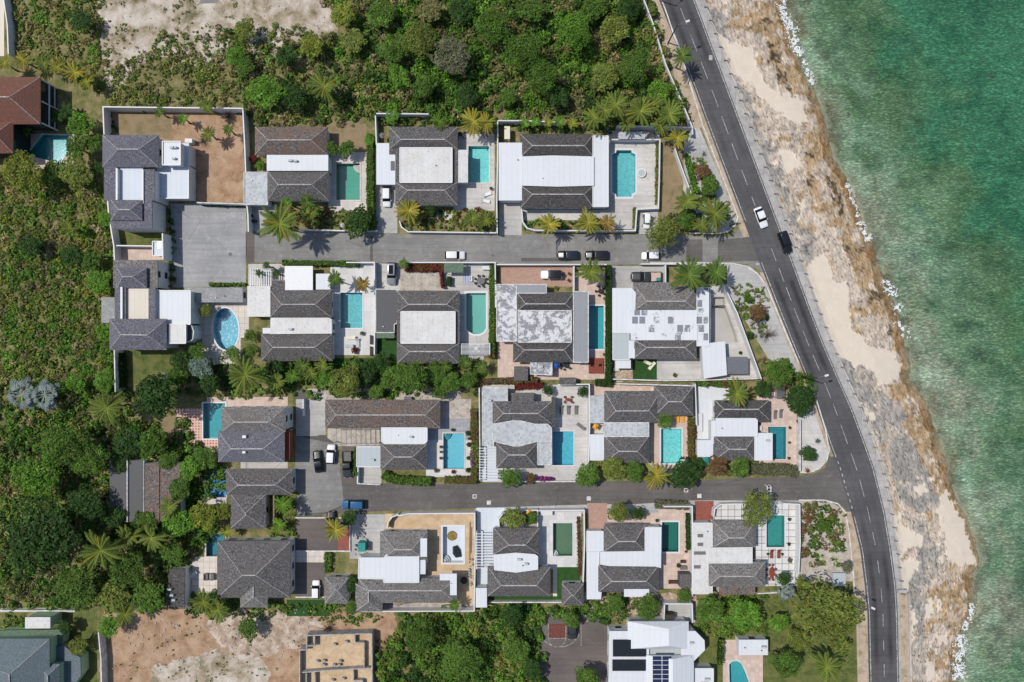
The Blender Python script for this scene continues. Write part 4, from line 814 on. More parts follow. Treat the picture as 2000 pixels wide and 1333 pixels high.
h.hip(-160, 1248, 97, 1440, (18, 1318), (20, 1345), 5.6, 8.6, 'shbl'); h.flat([(0, 1232), (124, 1230), (120, 1262), (0, 1262)], 2.6, 'gre'); h.flat((49, 1206, 98, 1228), 4.0, 'wr2'); h.flat([(97, 1262), (125, 1262), (157, 1285), (158, 1320), (140, 1345), (97, 1345)], 3.0, 'shbl'); h.hip(70, 1297, 117, 1360, (93, 1320), (93, 1345), 5.0, 6.5, 'shbl'); h.windows(12, 3)
h = HN('red_roof_villa', 20, 215, 'villa with reddish brown hipped roof and framed verandas', 'villa', wall='drk')
h.hip(-140, 151, 79, 243, (-60, 190), (18, 190), 5.5, 8.2, 'shr'); h.hip(-120, 236, 26, 300, (-40, 260), (-10, 262), 5.45, 7.4, 'shr')
vx, vy0, vy1 = P(79, 0, 5.5)[0], P(0, 243, 5.5)[1], P(0, 151, 5.5)[1]
for i in range(3): h.part(MB().box(vx - .22, vy0 + .3 + i * (vy1 - vy0 - .8) / 2, vx + .05, vy0 + .5 + i * (vy1 - vy0 - .8) / 2, 0, 5.2), 'veranda_post', 'frm')
h.part(MB().box(vx - .2, vy0 + .3, vx + .03, vy1 - .3, 2.6, 2.85), 'veranda_rail', 'frm'); h.part(MB().box(vx - .2, vy0 + .3, vx + .03, vy1 - .3, .9, 1.05), 'veranda_rail', 'frm')
for i_, h_ in enumerate(Hs): roof_bits(h_, 3)
# unfinished concrete shell filled with sand
r_ = root('unfinished_building', P(655, 1290), 'unfinished concrete house shell floored with sand', 'building site')
def shellw(pts, z=2.4, n='wall'):
    mb = MB(); q = PW(pts, z)
    for i, (a, b) in enumerate(zip(q, q[1:])): mb.bar(a, b, .22, 0, z + .003 * i)
    put(mb.build(n, M['conc']), r_)
shellw([(585, 1400), (585, 1270), (599, 1270), (599, 1242), (726, 1238), (727, 1400)]); shellw([(598, 1262), (614, 1262), (614, 1243)], 2.3); shellw([(590, 1314), (640, 1310), (710, 1306), (726, 1306)], 2.2); shellw([(693, 1240), (693, 1256), (711, 1256), (711, 1308)], 2.1); shellw([(598, 1316), (598, 1400)], 2.1); shellw([(615, 1316), (615, 1400)], 2.1); shellw([(690, 1312), (690, 1330), (708, 1330), (708, 1400)], 2.05)
put(sheet('sand_floor', [(586, 1271), (600, 1271), (600, 1243), (725, 1239), (726, 1400), (586, 1400)], .9, 'csand', kind=None), r_)
for x, y in ((619, 1293), (632, 1300), (632, 1292), (653, 1260), (676, 1255), (652, 1300), (662, 1300), (664, 1293), (649, 1330), (670, 1327)): put(MB().box(*PR(x - 2.5, y - 2, x + 2.5, y + 2.5, 1.7), .9, 1.7).build('column_stub', M['conc']), r_)
scene.objects['sand_floor'].pop('kind', None)
# ================= paving, drives, lawns
for a in [
 ('patio', 641, 298, 716, 414, .020, 'pcream'), ('driveway', 487, 400, 541, 452, .022, 'conc1'), ('garden_bed', 541, 395, 735, 450, .012, 'ground'), ('lawn', 640, 240, 716, 300, .014, 'dry'), ('driveway', 733, 361, 776, 456, .022, 'conc1'), ('garden_bed', 778, 402, 890, 453, .012, 'ground'), ('patio', 852, 413, 890, 430, .02, 'conc2'),
 ('patio', 886, 262, 966, 412, .020, 'conc2'), ('garden_bed', 888, 410, 968, 453, .014, 'ground'), ('patio', 733, 280, 800, 361, .018, 'conc1'), ('driveway', 975, 395, 1019, 460, .021, 'conc1'), ('patio', 1022, 410, 1100, 431, .02, 'conc2'), ('garden_bed', 1022, 430, 1200, 450, .016, 'ground'), ('patio', 1100, 410, 1245, 430, .021, 'conc2'), ('patio', 1186, 250, 1288, 412, .023, 'conc2'), ('patio', 1190, 410, 1243, 448, .0235, 'conc2'),
 ('lawn', 1292, 280, 1335, 445, .013, 'dry'), ('driveway', 1246, 410, 1285, 458, .019, 'conc1'),
 ('garden_bed', 222, 447, 320, 480, .012, 'lawn'), ('patio', 220, 482, 322, 508, .014, 'ppink'), ('patio', 388, 590, 486, 660, .018, 'pslab2'), ('patio', 395, 655, 470, 712, .0185, 'pslab2'), ('lawn', 240, 684, 350, 750, .012, 'lawn'), ('lawn', 590, 700, 735, 722, .012, 'turf'),
 ('patio', 645, 515, 732, 694, .02, 'pwhite'), ('patio', 485, 516, 560, 560, .018, 'conc2'), ('driveway', 736, 514, 782, 568, .02, 'conc2'), ('yard', 776, 525, 866, 568, .016, 'gravel'), ('patio', 865, 516, 956, 695, .02, 'conc2'), ('lawn', 738, 660, 776, 706, .014, 'turf'), ('patio', 900, 690, 945, 712, .016, 'conc2'),
 ('driveway', 976, 519, 1122, 560, .02, 'pbrick'), ('patio', 1118, 530, 1186, 742, .018, 'ppink'), ('patio', 972, 668, 1120, 742, .015, 'ppink'), ('driveway', 1196, 520, 1302, 564, .02, 'conc1'), ('yard', 1302, 520, 1420, 562, .014, 'ground'), ('lawn', 1236, 700, 1283, 742, .02, 'turf'), ('patio', 1283, 700, 1372, 742, .02, 'conc2'), ('yard', 1196, 720, 1238, 745, .016, 'rubble'),
 ('patio', 344, 798, 404, 884, .02, 'pterra'), ('patio', 395, 855, 440, 884, .0205, 'pterra'), ('patio', 404, 776, 562, 800, .02, 'ppink'), ('yard', 315, 815, 346, 850, .014, 'dry'), ('patio', 470, 902, 562, 918, .02, 'conc2'), ('patio', 385, 965, 442, 985, .02, 'pcream'), ('lawn', 345, 1060, 402, 1092, .014, 'lawn'), ('patio', 372, 1088, 432, 1160, .018, 'pslab2'), ('patio', 330, 1092, 372, 1190, .016, 'asph2'),
 ('patio', 605, 772, 636, 850, .022, 'conc1'), ('driveway', 577, 1012, 683, 1077, .022, 'brasph'), ('driveway', 577, 1100, 634, 1168, .022, 'brasph'), ('path', 577, 1078, 634, 1099, .024, 'pslab2'), ('garden_bed', 634, 1074, 690, 1130, .012, 'ground'), ('driveway', 668, 872, 698, 943, .02, 'brasph'), ('driveway', 699, 910, 745, 945, .024, 'conc2'),
 ('patio', 640, 836, 742, 872, .014, 'gravel'), ('patio', 832, 860, 925, 932, .02, 'pwhite'), ('patio', 832, 818, 918, 862, .019, 'pgrey'), ('yard', 860, 780, 920, 820, .012, 'gravel'), ('garden_bed', 740, 918, 862, 950, .012, 'ground'), ('yard', 600, 760, 900, 784, .008, 'gravel'),
 ('patio', 942, 752, 1148, 942, .018, 'conc2'), ('patio', 937, 866, 972, 940, .021, 'bl'), ('patio', 1152, 752, 1360, 830, .014, 'ppink'), ('patio', 1266, 818, 1347, 928, .02, 'ppink'), ('patio', 1152, 826, 1184, 850, .022, 'conc2'), ('patio', 1362, 752, 1402, 905, .018, 'wr'), ('patio', 1400, 758, 1424, 790, .0185, 'wr'), ('patio', 1478, 766, 1556, 917, .02, 'ppink'), ('garden_bed', 1362, 895, 1500, 930, .012, 'ground'),
 ('yard', 683, 1005, 760, 1092, .014, 'conc1'), ('building_plot', 752, 1004, 926, 1192, .016, 'csand'), ('patio', 684, 1180, 926, 1194, .018, 'conc'), ('driveway', 931, 992, 985, 1044, .022, 'bl'), ('driveway', 931, 1040, 966, 1150, .0225, 'bl'), ('patio', 1052, 1000, 1135, 1112, .02, 'pwhite'), ('lawn', 1087, 1108, 1133, 1165, .022, 'turf'), ('path', 1080, 1108, 1088, 1165, .026, 'cr'), ('lawn', 955, 1162, 1098, 1176, .016, 'turf'), ('yard', 980, 1000, 1055, 1035, .012, 'gravel'),
 ('driveway', 1147, 983, 1186, 1040, .022, 'pbrick'), ('patio', 1186, 1000, 1300, 1032, .014, 'ppink'), ('patio', 1286, 995, 1346, 1150, .018, 'ppink'), ('driveway', 1357, 979, 1394, 1022, .024, 'pred'), ('patio', 1474, 985, 1560, 1145, .02, 'pslab'), ('patio', 1394, 985, 1480, 1020, .018, 'pslab'), ('yard', 1140, 1160, 1360, 1200, .01, 'rubble'), ('patio', 1297, 1180, 1358, 1216, .016, 'conc1'),
 ('courtyard', 1036, 1190, 1192, 1420, .014, 'brasph'), ('patio', 1412, 1250, 1444, 1400, .018, 'ppink'), ('patio', 1440, 1278, 1490, 1400, .0185, 'ppink'), ('lawn', 1355, 1170, 1500, 1400, .009, 'lawn'), ('path', 0, 1188, 146, 1196, .02, 'conc2'), ('patio', 60, 262, 145, 330, .016, 'ppink'), ('lawn', 128, 1190, 190, 1400, .01, 'lawn'), ('patio', -20, -20, 8, 110, .014, 'cr'),
 ('lawn', 560, 1172, 645, 1204, .016, 'turf'), ('tennis_strip', 660, 1030, 684, 1075, .023, 'pred')]: rect(*a[:5], a[5], a[6])
for n_ in ('tennis_strip',): scene.objects[n_].name = 'path'
sheet('patio', [(1386, 560), (1420, 556), (1487, 740), (1372, 742), (1372, 700), (1388, 660)], .018, 'conc2')
# ================= pools
POOLROOT = {}
for a_, k_ in PL: POOLROOT[a_[1]] = pool(*a_, **k_)
r_ = root('hot_tub', P(1253, 338), 'round white rimmed hot tub beside the notched pool', 'hot tub')
put(MB().prism(PW(circle(1253, 338, 9), .5), 0, .5).build('rim', M['frm']), r_); put(MB().prism(PW(circle(1253, 338, 6.6), .51), .3, .515).build('water', M['lg']), r_)
r_ = POOLROOT['empty white pool holding dark tarpaulin and muddy stain']
put(MB().prism(PW(circle(883, 1047, 9.5, 9.5), -1.2), -1.3, -1.17).build('muddy_patch', plain('dry_mud', C(.27, .19, .06), .95, var=.3)), r_)
put(MB().prism(PW([(884, 1068), (893, 1065), (900, 1074), (902, 1088), (890, 1090), (884, 1082)], -1.2), -1.2, -.8, PW([(886, 1070), (893, 1068), (898, 1075), (899, 1086), (891, 1087), (886, 1081)], -.8)).build('tarpaulin', M['drk']), r_)
# ================= walls
for a in [
 ([(200, 209), (474, 212)], 'long north wall of the bare walled yard', 2.8), ([(201, 210), (203, 262)], 'short west wall of the bare walled yard', 2.8), ([(474, 211), (478, 290), (480, 345), (482, 402), (484, 420), (485, 452)], 'white wall between bare walled yard and first bungalow', 2.6), ([(384, 396), (481, 399)], 'white wall along the north side of the pale car park', 2.4),
 ([(205, 262), (207, 350), (212, 420), (222, 480)], 'white west wall behind the northern tall house', 2.6), ([(222, 480), (226, 560), (226, 582)], 'white west wall behind the southern tall house', 2.6), ([(223, 682), (225, 765)], 'tall pale wall south of the slate roofed houses', 3.4), ([(224, 480), (300, 481)], 'garden wall joining the tall houses to the gatehouse', 2.2), ([(317, 456), (318, 506)], 'thin white wall in front of the gatehouse', 4.0),
 ([(733, 226), (735, 282)], 'thin wall west of the ribbed roof bungalow', 2.2), ([(735, 222), (836, 223)], 'thin north wall of the ribbed roof bungalow', 2.4), ([(972, 237), (972, 300), (970, 400), (971, 455)], 'tall white wall west of the broad white roof', 2.6), ([(972, 236), (1020, 236), (1100, 239)], 'north wall behind the yellow shed', 2.6),
 ([(1205, 246), (1350, 249)], 'north wall under the row of tall palms', 2.4), ([(586, 449), (672, 451)], 'low street wall in front of the leaf littered bungalow', 1.3), ([(716, 451), (736, 451)], 'stub of low wall by the dark street tree', 1.3), ([(797, 453), (968, 455)], 'low street wall with planting in front of the ribbed roof bungalow', 1.4), ([(780, 432), (784, 444), (797, 453)], 'curved white wall at the mouth of the drive with white car', 1.2),
 ([(1195, 273), (1289, 273), (1288, 340), (1286, 407), (1244, 409), (1241, 451), (1130, 451), (1044, 450), (1030, 446), (1021, 434), (1019, 410)], 'stepped white wall round the notched pool garden', 1.8), ([(1258, 0), (1275, 45), (1300, 125), (1330, 195), (1353, 250)], 'long white roadside wall beside the woods', 1.8), ([(1352, 250), (1353, 262)], 'short end pier of the white roadside wall', 2.0), ([(1318, 290), (1335, 338), (1350, 377)], 'white diagonal wall between dry lawn and road apron', 1.6),
 ([(676, 513), (731, 513), (732, 600), (731, 692)], 'white wall between teal pool and dark felt carport', 2.0), ([(784, 513), (967, 513), (968, 600)], 'white street wall in front of the green pool garden', 2.0), ([(970, 517), (1184, 517)], 'white street wall of the brick drive', 1.8), ([(1121, 520), (1121, 569)], 'white wall between brick drive and palm court', 2.0), ([(1252, 516), (1340, 516)], 'white street wall beside the old pickup truck', 1.7), ([(1300, 518), (1300, 553)], 'white wall at the tail of the old pickup truck', 2.0),
 ([(1413, 556), (1440, 612), (1462, 672), (1487, 740)], 'tall white slanting wall beside the drained pool', 2.2), ([(1196, 741), (1300, 744), (1370, 743), (1480, 740)], 'pale wall behind the peeling roof bungalow', 1.6), ([(1387, 562), (1387, 672)], 'thin grey wall along the drained pool', 2.4),
 ([(936, 758), (937, 870)], 'white wall between long roof garden and pale weathered roof', 2.0), ([(1090, 752), (1151, 751), (1152, 820), (1149, 922)], 'tall white wall beside the three brown loungers', 2.2), ([(1000, 941), (1146, 941)], 'low white street wall beside purple flowers', .9), ([(1205, 750), (1356, 754)], 'pale wall north of the two-part shingled roof', 1.8), ([(1358, 750), (1361, 830), (1368, 806)][:2], 'white wall between pink patio and white court', 1.8),
 ([(1563, 820), (1563, 920)], 'white wall between deep teal pool and pale corner garden', 1.8), ([(682, 934), (682, 945)][:0] or [(699, 912), (698, 944)], 'thick white wall beside the dark pickup truck', 1.6), ([(698, 945), (742, 947)], 'low kerb wall before the grey carport drive', .5),
 ([(777, 1008), (800, 1004), (927, 1003), (928, 1080), (926, 1194), (682, 1195)], 'white wall round the sandy renovation plot', 2.0), ([(756, 1033), (758, 1020), (766, 1010), (777, 1006)], 'curved white wall beside the renovation drive', 1.8), ([(975, 1032), (974, 1014), (982, 1004), (995, 999), (1050, 997), (1050, 1030)], 'curved white wall round the garden with orange parasol', 1.8),
 ([(1052, 998), (1141, 997), (1142, 1060), (1139, 1137)], 'white wall with potted plants east of the olive pool', 1.8), ([(955, 1177), (1096, 1177)], 'low grey wall south of the turf strip', 1.2), ([(1296, 990), (1352, 990), (1353, 1060), (1352, 1165)], 'tall white wall beside the red brick drive', 2.2), ([(1394, 1010), (1396, 995), (1408, 986), (1432, 985), (1470, 985)], 'curved white street wall under the olive tree', 1.6),
 ([(1530, 984), (1562, 986), (1563, 1060), (1560, 1120)], 'tall white wall between slab patio and gravel garden', 2.2), ([(1297, 1180), (1352, 1180)], 'north wall of the small roofless enclosure', 2.2), ([(1298, 1180), (1297, 1214)], 'west wall of the small roofless enclosure', 2.2), ([(1352, 1180), (1353, 1216)], 'east wall of the small roofless enclosure', 2.4), ([(4, -20), (14, 50), (16, 105)], 'white wall at the north-west corner of the scrub', 2.2), ([(192, 1236), (197, 1290), (199, 1400)], 'pale thin wall between green villa and bare plot', 2.2),
 ([(577, 1012), (672, 1012)], 'white kerb line at the head of the brown drive', .3), ([(577, 1077), (684, 1077)], 'low white edging north of slab path', .3), ([(577, 1167), (634, 1167)], 'low white edging behind the white van', .3), ([(683, 1012), (683, 1075)], 'white edging between brown drive and red path', .4), ([(1480, 1160), (1520, 1158)], 'short white garden wall beside the silver palm', .8),
 ([(0, 1193), (145, 1194)], 'low pale block wall behind the green villa', 1.0), ([(592, 780), (592, 812)], 'short white wall at the car park north end', 1.5)]:
    wall(a[0], a[1], a[2], m='frm' if a[2] > 1.0 and 'grey' not in a[1] and 'pale' not in a[1] else 'kerb')
# ---------------------------------------------------------------- vegetation kit
def quads_mesh(name, V, Cc, m='leaf'):
    n = len(V); me = bpy.data.meshes.new(name); me.vertices.add(n * 4); me.vertices.foreach_set('co', V.reshape(-1).astype(np.float32))
    me.loops.add(n * 4); me.loops.foreach_set('vertex_index', np.arange(n * 4)); me.polygons.add(n); me.polygons.foreach_set('loop_start', np.arange(n) * 4)
    me.update(calc_edges=True); a = me.color_attributes.new('Col', 'FLOAT_COLOR', 'POINT')
    c = np.ones((n, 4, 4), np.float32); c[:, :, :3] = Cc[:, None, :]; a.data.foreach_set('color', c.ravel()); me.materials.append(M[m]); return me
def leaves(cen, nrm, size, asp=1.7, droop=0.0):
    n = len(cen); r = RNG.normal(size=(n, 3)); nn = nrm + r * .55; nn /= np.linalg.norm(nn, axis=1, keepdims=True) + 1e-9
    t = np.cross(nn, RNG.normal(size=(n, 3))); t /= np.linalg.norm(t, axis=1, keepdims=True) + 1e-9; b = np.cross(nn, t)
    s = (np.asarray(size) * RNG.uniform(.7, 1.3, n))[:, None] if np.ndim(size) == 0 else (size * RNG.uniform(.7, 1.3, n))[:, None]
    t = t * s * .5 * asp; b = b * s * .5
    return np.stack([cen - t, cen - b * .9 + t * .1, cen + t, cen + b * .9 + t * .1], 1)
def dome(n, up=-.15):
    d = RNG.normal(size=(n * 3, 3)); d /= np.linalg.norm(d, axis=1, keepdims=True); d = d[d[:, 2] > up][:n]; return d
def crown_mesh(name, nb, nl, ls, spread=.62, br=(.3, .5), zs=.5, hole=0.0):
    V, Cc = [], []
    for i in range(nb):
        a = i * 2.399; rr = spread * math.sqrt((i + .3) / nb) * random.uniform(.8, 1.15); r = random.uniform(*br) * (1.12 - .25 * rr)
        z = zs * (1 - rr * rr) * random.uniform(.5, 1.1) - .12; c = np.array([rr * math.cos(a), rr * math.sin(a), z])
        d = dome(int(nl * r * r * 5)); k = len(d); p = c + d * r * RNG.uniform(.72, 1.06, (k, 1)) * np.array([1, 1, .8])
        V.append(leaves(p, d + np.array([0, 0, .5]), ls)); tone = random.uniform(.72, 1.2)
        Cc.append(np.clip(tone * RNG.uniform(.6, 1.35, (k, 1)) * np.array([1, 1, 1]) * (1 + RNG.normal(0, .12, (k, 3)) * np.array([1, .5, 1])), .1, 2))
    return quads_mesh(name, np.concatenate(V), np.concatenate(Cc))
def frond(az, el, L, wid, nleaf, droop, tone, V, Cc, wl=.017):
    ca, sa = math.cos(az), math.sin(az); pts = []
    for i in range(9):
        u = i / 8; r = L * (u - .12 * u * u); z = L * (math.sin(el) * u - droop * u * u); pts.append(np.array([ca * r * math.cos(el * .6), sa * r * math.cos(el * .6), z]))
    side = np.array([-sa, ca, 0])
    def at(u): i = min(7, int(u * 8)); f = u * 8 - i; return pts[i] * (1 - f) + pts[i + 1] * f
    for i in range(8):
        w = .018 * (1 - i / 9); V.append(np.stack([pts[i] - side * w, pts[i + 1] - side * w, pts[i + 1] + side * w, pts[i] + side * w])); Cc.append(np.array([1.55, 1.4, 1.1]) * tone)
    for i in range(nleaf):
        u = .12 + .88 * (i + .5) / nleaf; p = at(u); f = at(min(1, u + .05)) - at(max(0, u - .05)); f = f / (np.linalg.norm(f) + 1e-9)
        l = wid * (math.sin(math.pi * min(.97, u * .88 + .08)) ** .8) * random.uniform(.85, 1.1)
        for sg in (-1, 1):
            tip = p + side * sg * l * .8 + f * l * .62 + np.array([0, 0, -l * random.uniform(.35, .9)]); q = f * wl
            V.append(np.stack([p - q, p + q, tip + q * .3, tip - q * .3])); Cc.append(np.array([1, 1, 1]) * tone * random.uniform(.75, 1.15))
def palm_mesh(name, nf=22, nleaf=26, wid=.115, yel=.25, droop=.36):
    V, Cc = [], []
    for i in range(nf):
        up = i / nf; dry = random.random() < yel * .5; tone = np.array([1.0, 1.0, 1.0]) * random.uniform(.75, 1.25)
        if dry: tone = np.array([1.7, 1.15, .8])
        frond((i * 7 % nf) * 6.283 / nf + random.uniform(-.1, .1), .12 + .75 * up * random.uniform(.6, 1.2), random.choice([.8, 1.0, 1.08]) * random.uniform(.92, 1.04) * (1 - .3 * up), wid, nleaf, droop * (1 - .4 * up) * random.uniform(.7, 1.2), tone, V, Cc)
    return quads_mesh(name, np.stack(V), np.stack(Cc))
def fan_mesh(name, nf=26, blades=13, fl=.40):
    V, Cc = [], []
    for i in range(nf):
        az = i * 2.399 + random.uniform(-.25, .25); el = .05 + 1.1 * i / nf; rr = random.uniform(.42, .68) * (1 - .4 * i / nf); c = np.array([math.cos(az) * rr, math.sin(az) * rr, math.sin(el) * .5 - .15]); tone = random.uniform(.55, 1.35); tl = random.uniform(-.5, .3)
        s = np.array([-math.sin(az), math.cos(az), 0]) * .012; V.append(np.stack([-s, c - s, c + s, s])); Cc.append(np.ones(3) * 1.5); f_ = fl * random.uniform(.75, 1.1)
        for k in range(blades):
            o_ = (k - (blades - 1) / 2); a = az + o_ * .24; d = np.array([math.cos(a), math.sin(a), tl - .05 * abs(o_)]); d = d / np.linalg.norm(d); t = np.array([-math.sin(a), math.cos(a), (-1) ** k * .5]) * .026; l = f_ * (1 - .05 * abs(o_)) * random.uniform(.85, 1.05)
            V.append(np.stack([c, c + d * l * .65 - t, c + d * l, c + d * l * .65 + t])); Cc.append(np.ones(3) * tone * (1.3 if k % 2 else .75))
    return quads_mesh(name, np.stack(V), np.stack(Cc))
def banana_mesh(name, nf=9, L=1.0, w=.2):
    V, Cc = [], []
    for i in range(nf):
        az = i * 2.399 + random.uniform(-.3, .3); el = .35 + .5 * random.random(); ca, sa = math.cos(az), math.sin(az); side = np.array([-sa, ca, 0]); tone = random.uniform(.75, 1.3); pv = None
        for k in range(7):
            u = k / 6; r = L * u * .95; p = np.array([ca * r, sa * r, L * (math.sin(el) * u - .55 * u * u)]); ww = w * math.sin(math.pi * min(.98, u * .8 + .16)) * (0 if u < .1 else 1)
            cur = (p - side * ww - np.array([0, 0, ww * .5]), p, p + side * ww - np.array([0, 0, ww * .5]))
            if pv is not None: V.append(np.stack([pv[0], cur[0], cur[1], pv[1]])); Cc.append(np.ones(3) * tone); V.append(np.stack([pv[1], cur[1], cur[2], pv[2]])); Cc.append(np.ones(3) * tone * .85)
            pv = cur
    return quads_mesh(name, np.stack(V), np.stack(Cc))
def agave_mesh(name, n=26):
    V, Cc = [], []
    for i in range(n):
        az = i * 2.399; el = .2 + 1.0 * i / n; d = np.array([math.cos(az) * math.cos(el), math.sin(az) * math.cos(el), math.sin(el)]); s = np.array([-math.sin(az), math.cos(az), 0]) * .07
        V.append(np.stack([d * .05, d * .5 - s, d, d * .5 + s])); Cc.append(np.ones(3) * random.uniform(.7, 1.3))
    return quads_mesh(name, np.stack(V), np.stack(Cc))
def bare_mesh(name, n=60):
    mb = MB()
    for i in range(n):
        a = random.random() * 6.283; e = random.uniform(.2, 1.3); p = [(0, 0, 0)]; d = Vector((math.cos(a) * math.cos(e), math.sin(a) * math.cos(e), math.sin(e))); q = Vector((0, 0, 0))
        for k in range(4): q = q + d * .28; d = (d + Vector([random.uniform(-.4, .4) for _ in range(3)])).normalized(); p.append(tuple(q))
        mb.tube(p, [.02, .015, .011, .008, .004], 4)
    me = bpy.data.meshes.new(name); me.from_pydata(mb.v, [], mb.f); me.materials.append(M['bark']); return me
CM = {'L': [crown_mesh('large_crown', 40, 300, .058, .78, (.12, .30)) for _ in range(3)], 'M': [crown_mesh('medium_crown', 22, 150, .105, .74, (.16, .36)) for _ in range(4)],
      'S': [crown_mesh('small_crown', 11, 75, .17, .62, (.24, .46)) for _ in range(4)], 'P': [palm_mesh('palm_crown') for _ in range(4)] + [palm_mesh('palm_crown', 20, 20, .13, .1, .5)], 'F': [fan_mesh('fan_crown') for _ in range(2)],
      'B': [banana_mesh('banana_crown') for _ in range(3)], 'A': [agave_mesh('agave_crown') for _ in range(2)], 'D': [bare_mesh('bare_branches') for _ in range(2)],
      'R': [crown_mesh('domed_crown', 34, 210, .075, .62, (.22, .3), .62) for _ in range(2)]}
def trunk_mesh(palm):
    mb = MB()
    if palm: mb.tube([(0, 0, 0), (.02, .01, .3), (.03, -.01, .6), (0, 0, 1)], [.03, .021, .018, .02], 7)
    else:
        mb.tube([(0, 0, 0), (.02, .02, .25), (0, 0, .5)], [.07, .05, .045], 7)
        for a in range(5): c, s_ = math.cos(a * 1.26), math.sin(a * 1.26); mb.tube([(0, 0, .45), (.16 * c, .16 * s_, .72), (.38 * c, .38 * s_, .92)], [.036, .024, .01], 5)
    me = bpy.data.meshes.new('palm_stem' if palm else 'tree_stem'); me.from_pydata(mb.v, [], mb.f); me.materials.append(M['bark']); me.polygons.foreach_set('use_smooth', [True] * len(me.polygons)); return me
TM = {True: trunk_mesh(True), False: trunk_mesh(False)}
COL = {'dark': (.044, .095, .022), 'mid': (.098, .18, .030), 'bright': (.125, .26, .032), 'yel': (.22, .26, .04), 'olive': (.175, .215, .045), 'brown': (.21, .20, .08), 'red': (.19, .04, .03), 'silver': (.20, .28, .22), 'steel': (.22, .26, .25),
       'purple': (.26, .05, .20), 'palm': (.14, .19, .04), 'pyel': (.25, .25, .045), 'porg': (.26, .20, .06), 'grey': (.17, .175, .10), 'rust': (.18, .11, .05), 'pgr': (.09, .155, .036)}
NAMES = {'P': ('palm_tree', 'palm tree'), 'F': ('fan_palm', 'palm tree'), 'B': ('banana_plant', 'plant'), 'A': ('spiky_plant', 'plant'), 'D': ('bare_shrub', 'shrub'), 'L': ('broadleaf_tree', 'tree'), 'M': ('broadleaf_tree', 'tree'), 'S': ('bush', 'bush'), 'R': ('domed_tree', 'tree')}
def plant(k, px, py, rp, col, label, h=None, group=None, n=None, c2=None):
    """k crown kind, px py rp crown centre and radius in photo pixels; stands vertically on the ground"""
    R = rp * S; palm = k in 'PF'
    if h is None: h = {'P': 6.5, 'F': 4.5, 'B': 2.2, 'A': .5, 'D': .6, 'S': .3 + R * .55, 'M': 1.2 + R * .8, 'L': 2.5 + R * .75, 'R': 1.5 + R * .8}[k]
    x, y, _ = P(px, py, h); nm, cat = NAMES[k]; r = root(n or nm, (x, y, 0), label, cat, group, rz=random.uniform(0, 6.28))
    cr = lk('crown', random.choice(CM[k][:4]), r); cr.location = (0, 0, h if k not in 'AD' else .05); cr.rotation_euler = (random.uniform(-.16, .16), random.uniform(-.16, .16), 0) if k == 'P' else (0, 0, 0); v = random.uniform(.9, 1.1); R *= {'P': 1.1, 'F': .98, 'L': .98, 'M': 1.0, 'S': .98, 'R': 1.0}.get(k, 1)
    q_ = .05 if k in 'PFR' else .16; cr.scale = (R * random.uniform(1 - q_, 1 + q_), R * random.uniform(1 - q_, 1 + q_), R * random.uniform(.85, 1.05) * (.8 if k in 'LMR' else 1))
    c = COL[col]; cr.color = (c[0] * v, c[1] * v, c[2] * v, 1)
    if k in 'PFLMR':
        t = lk('trunk', TM[palm], r); z = h + (0 if palm else .1 * R); w = (7.0 if palm else max(2.4, R * 1.1)); t.scale = (w, w, z)
    elif k == 'B': t = lk('stem', TM[True], r); t.scale = (5, 5, h)
    return r
def hedge(pts, wpx, h, col, label, dens=26, name='hedge', cat='hedge', ls=.26, red=None, amt=.3, top=None):
    q = PW(pts, h); w = wpx * S; V, Cc = [], []; ctr = Vector((*q[0], 0)); core = MB()
    for a, b in zip(q, q[1:]):
        L = math.hypot(b[0] - a[0], b[1] - a[1]); d = np.array([(b[0] - a[0]) / L, (b[1] - a[1]) / L, 0]); s_ = np.array([-d[1], d[0], 0]); a3 = np.array([a[0], a[1], 0])
        n = int(dens * L * (w + 1.2 * h)); u = RNG.uniform(0, L, n)[:, None]; f = RNG.uniform(-1, 1, n) * (w / 2 + h * .6); fl = np.clip(f, -w / 2, w / 2)
        z = h - np.clip(np.abs(f) - w / 2, 0, None) / .6 + RNG.normal(0, .09, n); bump = fbm((a3[0] + u * d[0])[:, 0], (a3[1] + u * d[1])[:, 0] + f * .5, .8, 5, 2)
        z = np.maximum(.05, z + (bump - .5) * .5); edge = np.where(np.abs(f) > w / 2, 1, 0)[:, None]
        p = a3 + u * d + (fl + RNG.normal(0, .07, n) + np.sign(fl) * (bump - .5) * .35)[:, None] * s_; p[:, 2] = z
        nn = np.array([0, 0, 1.0]) * (1 - edge * .7) + np.sign(f)[:, None] * s_ * edge
        V.append(leaves(p, nn, ls)); c = RNG.uniform(.55, 1.4, (n, 1)) * np.ones(3) * (.75 + .5 * bump[:, None])
        if red: rr = (fbm(p[:, 0], p[:, 1], .5, 8, 2) + RNG.normal(0, .1, n) > 1 - amt - .12)[:, None]; c = np.where(rr, c * np.array(COL[red]) / np.array(COL[col]), c)
        Cc.append(c); core.bar(a, b, w * .82, 0, h - .14)
    me = quads_mesh(name, np.concatenate(V), np.concatenate(Cc)); c = COL[col]
    nv = len(me.vertices)
    import bmesh
    bm = bmesh.new(); bm.from_mesh(me); cl = bm.verts.layers.float_color.get('Col'); vs = []
    for v in core.v: x = bm.verts.new(v); x[cl] = (.45, .45, .45, 1); vs.append(x)
    for f in core.f:
        try: bm.faces.new([vs[i] for i in f])
        except ValueError: pass
    bm.to_mesh(me); bm.free(); o = lk(name, me); o.color = (*c, 1); return tag(o, label, cat)
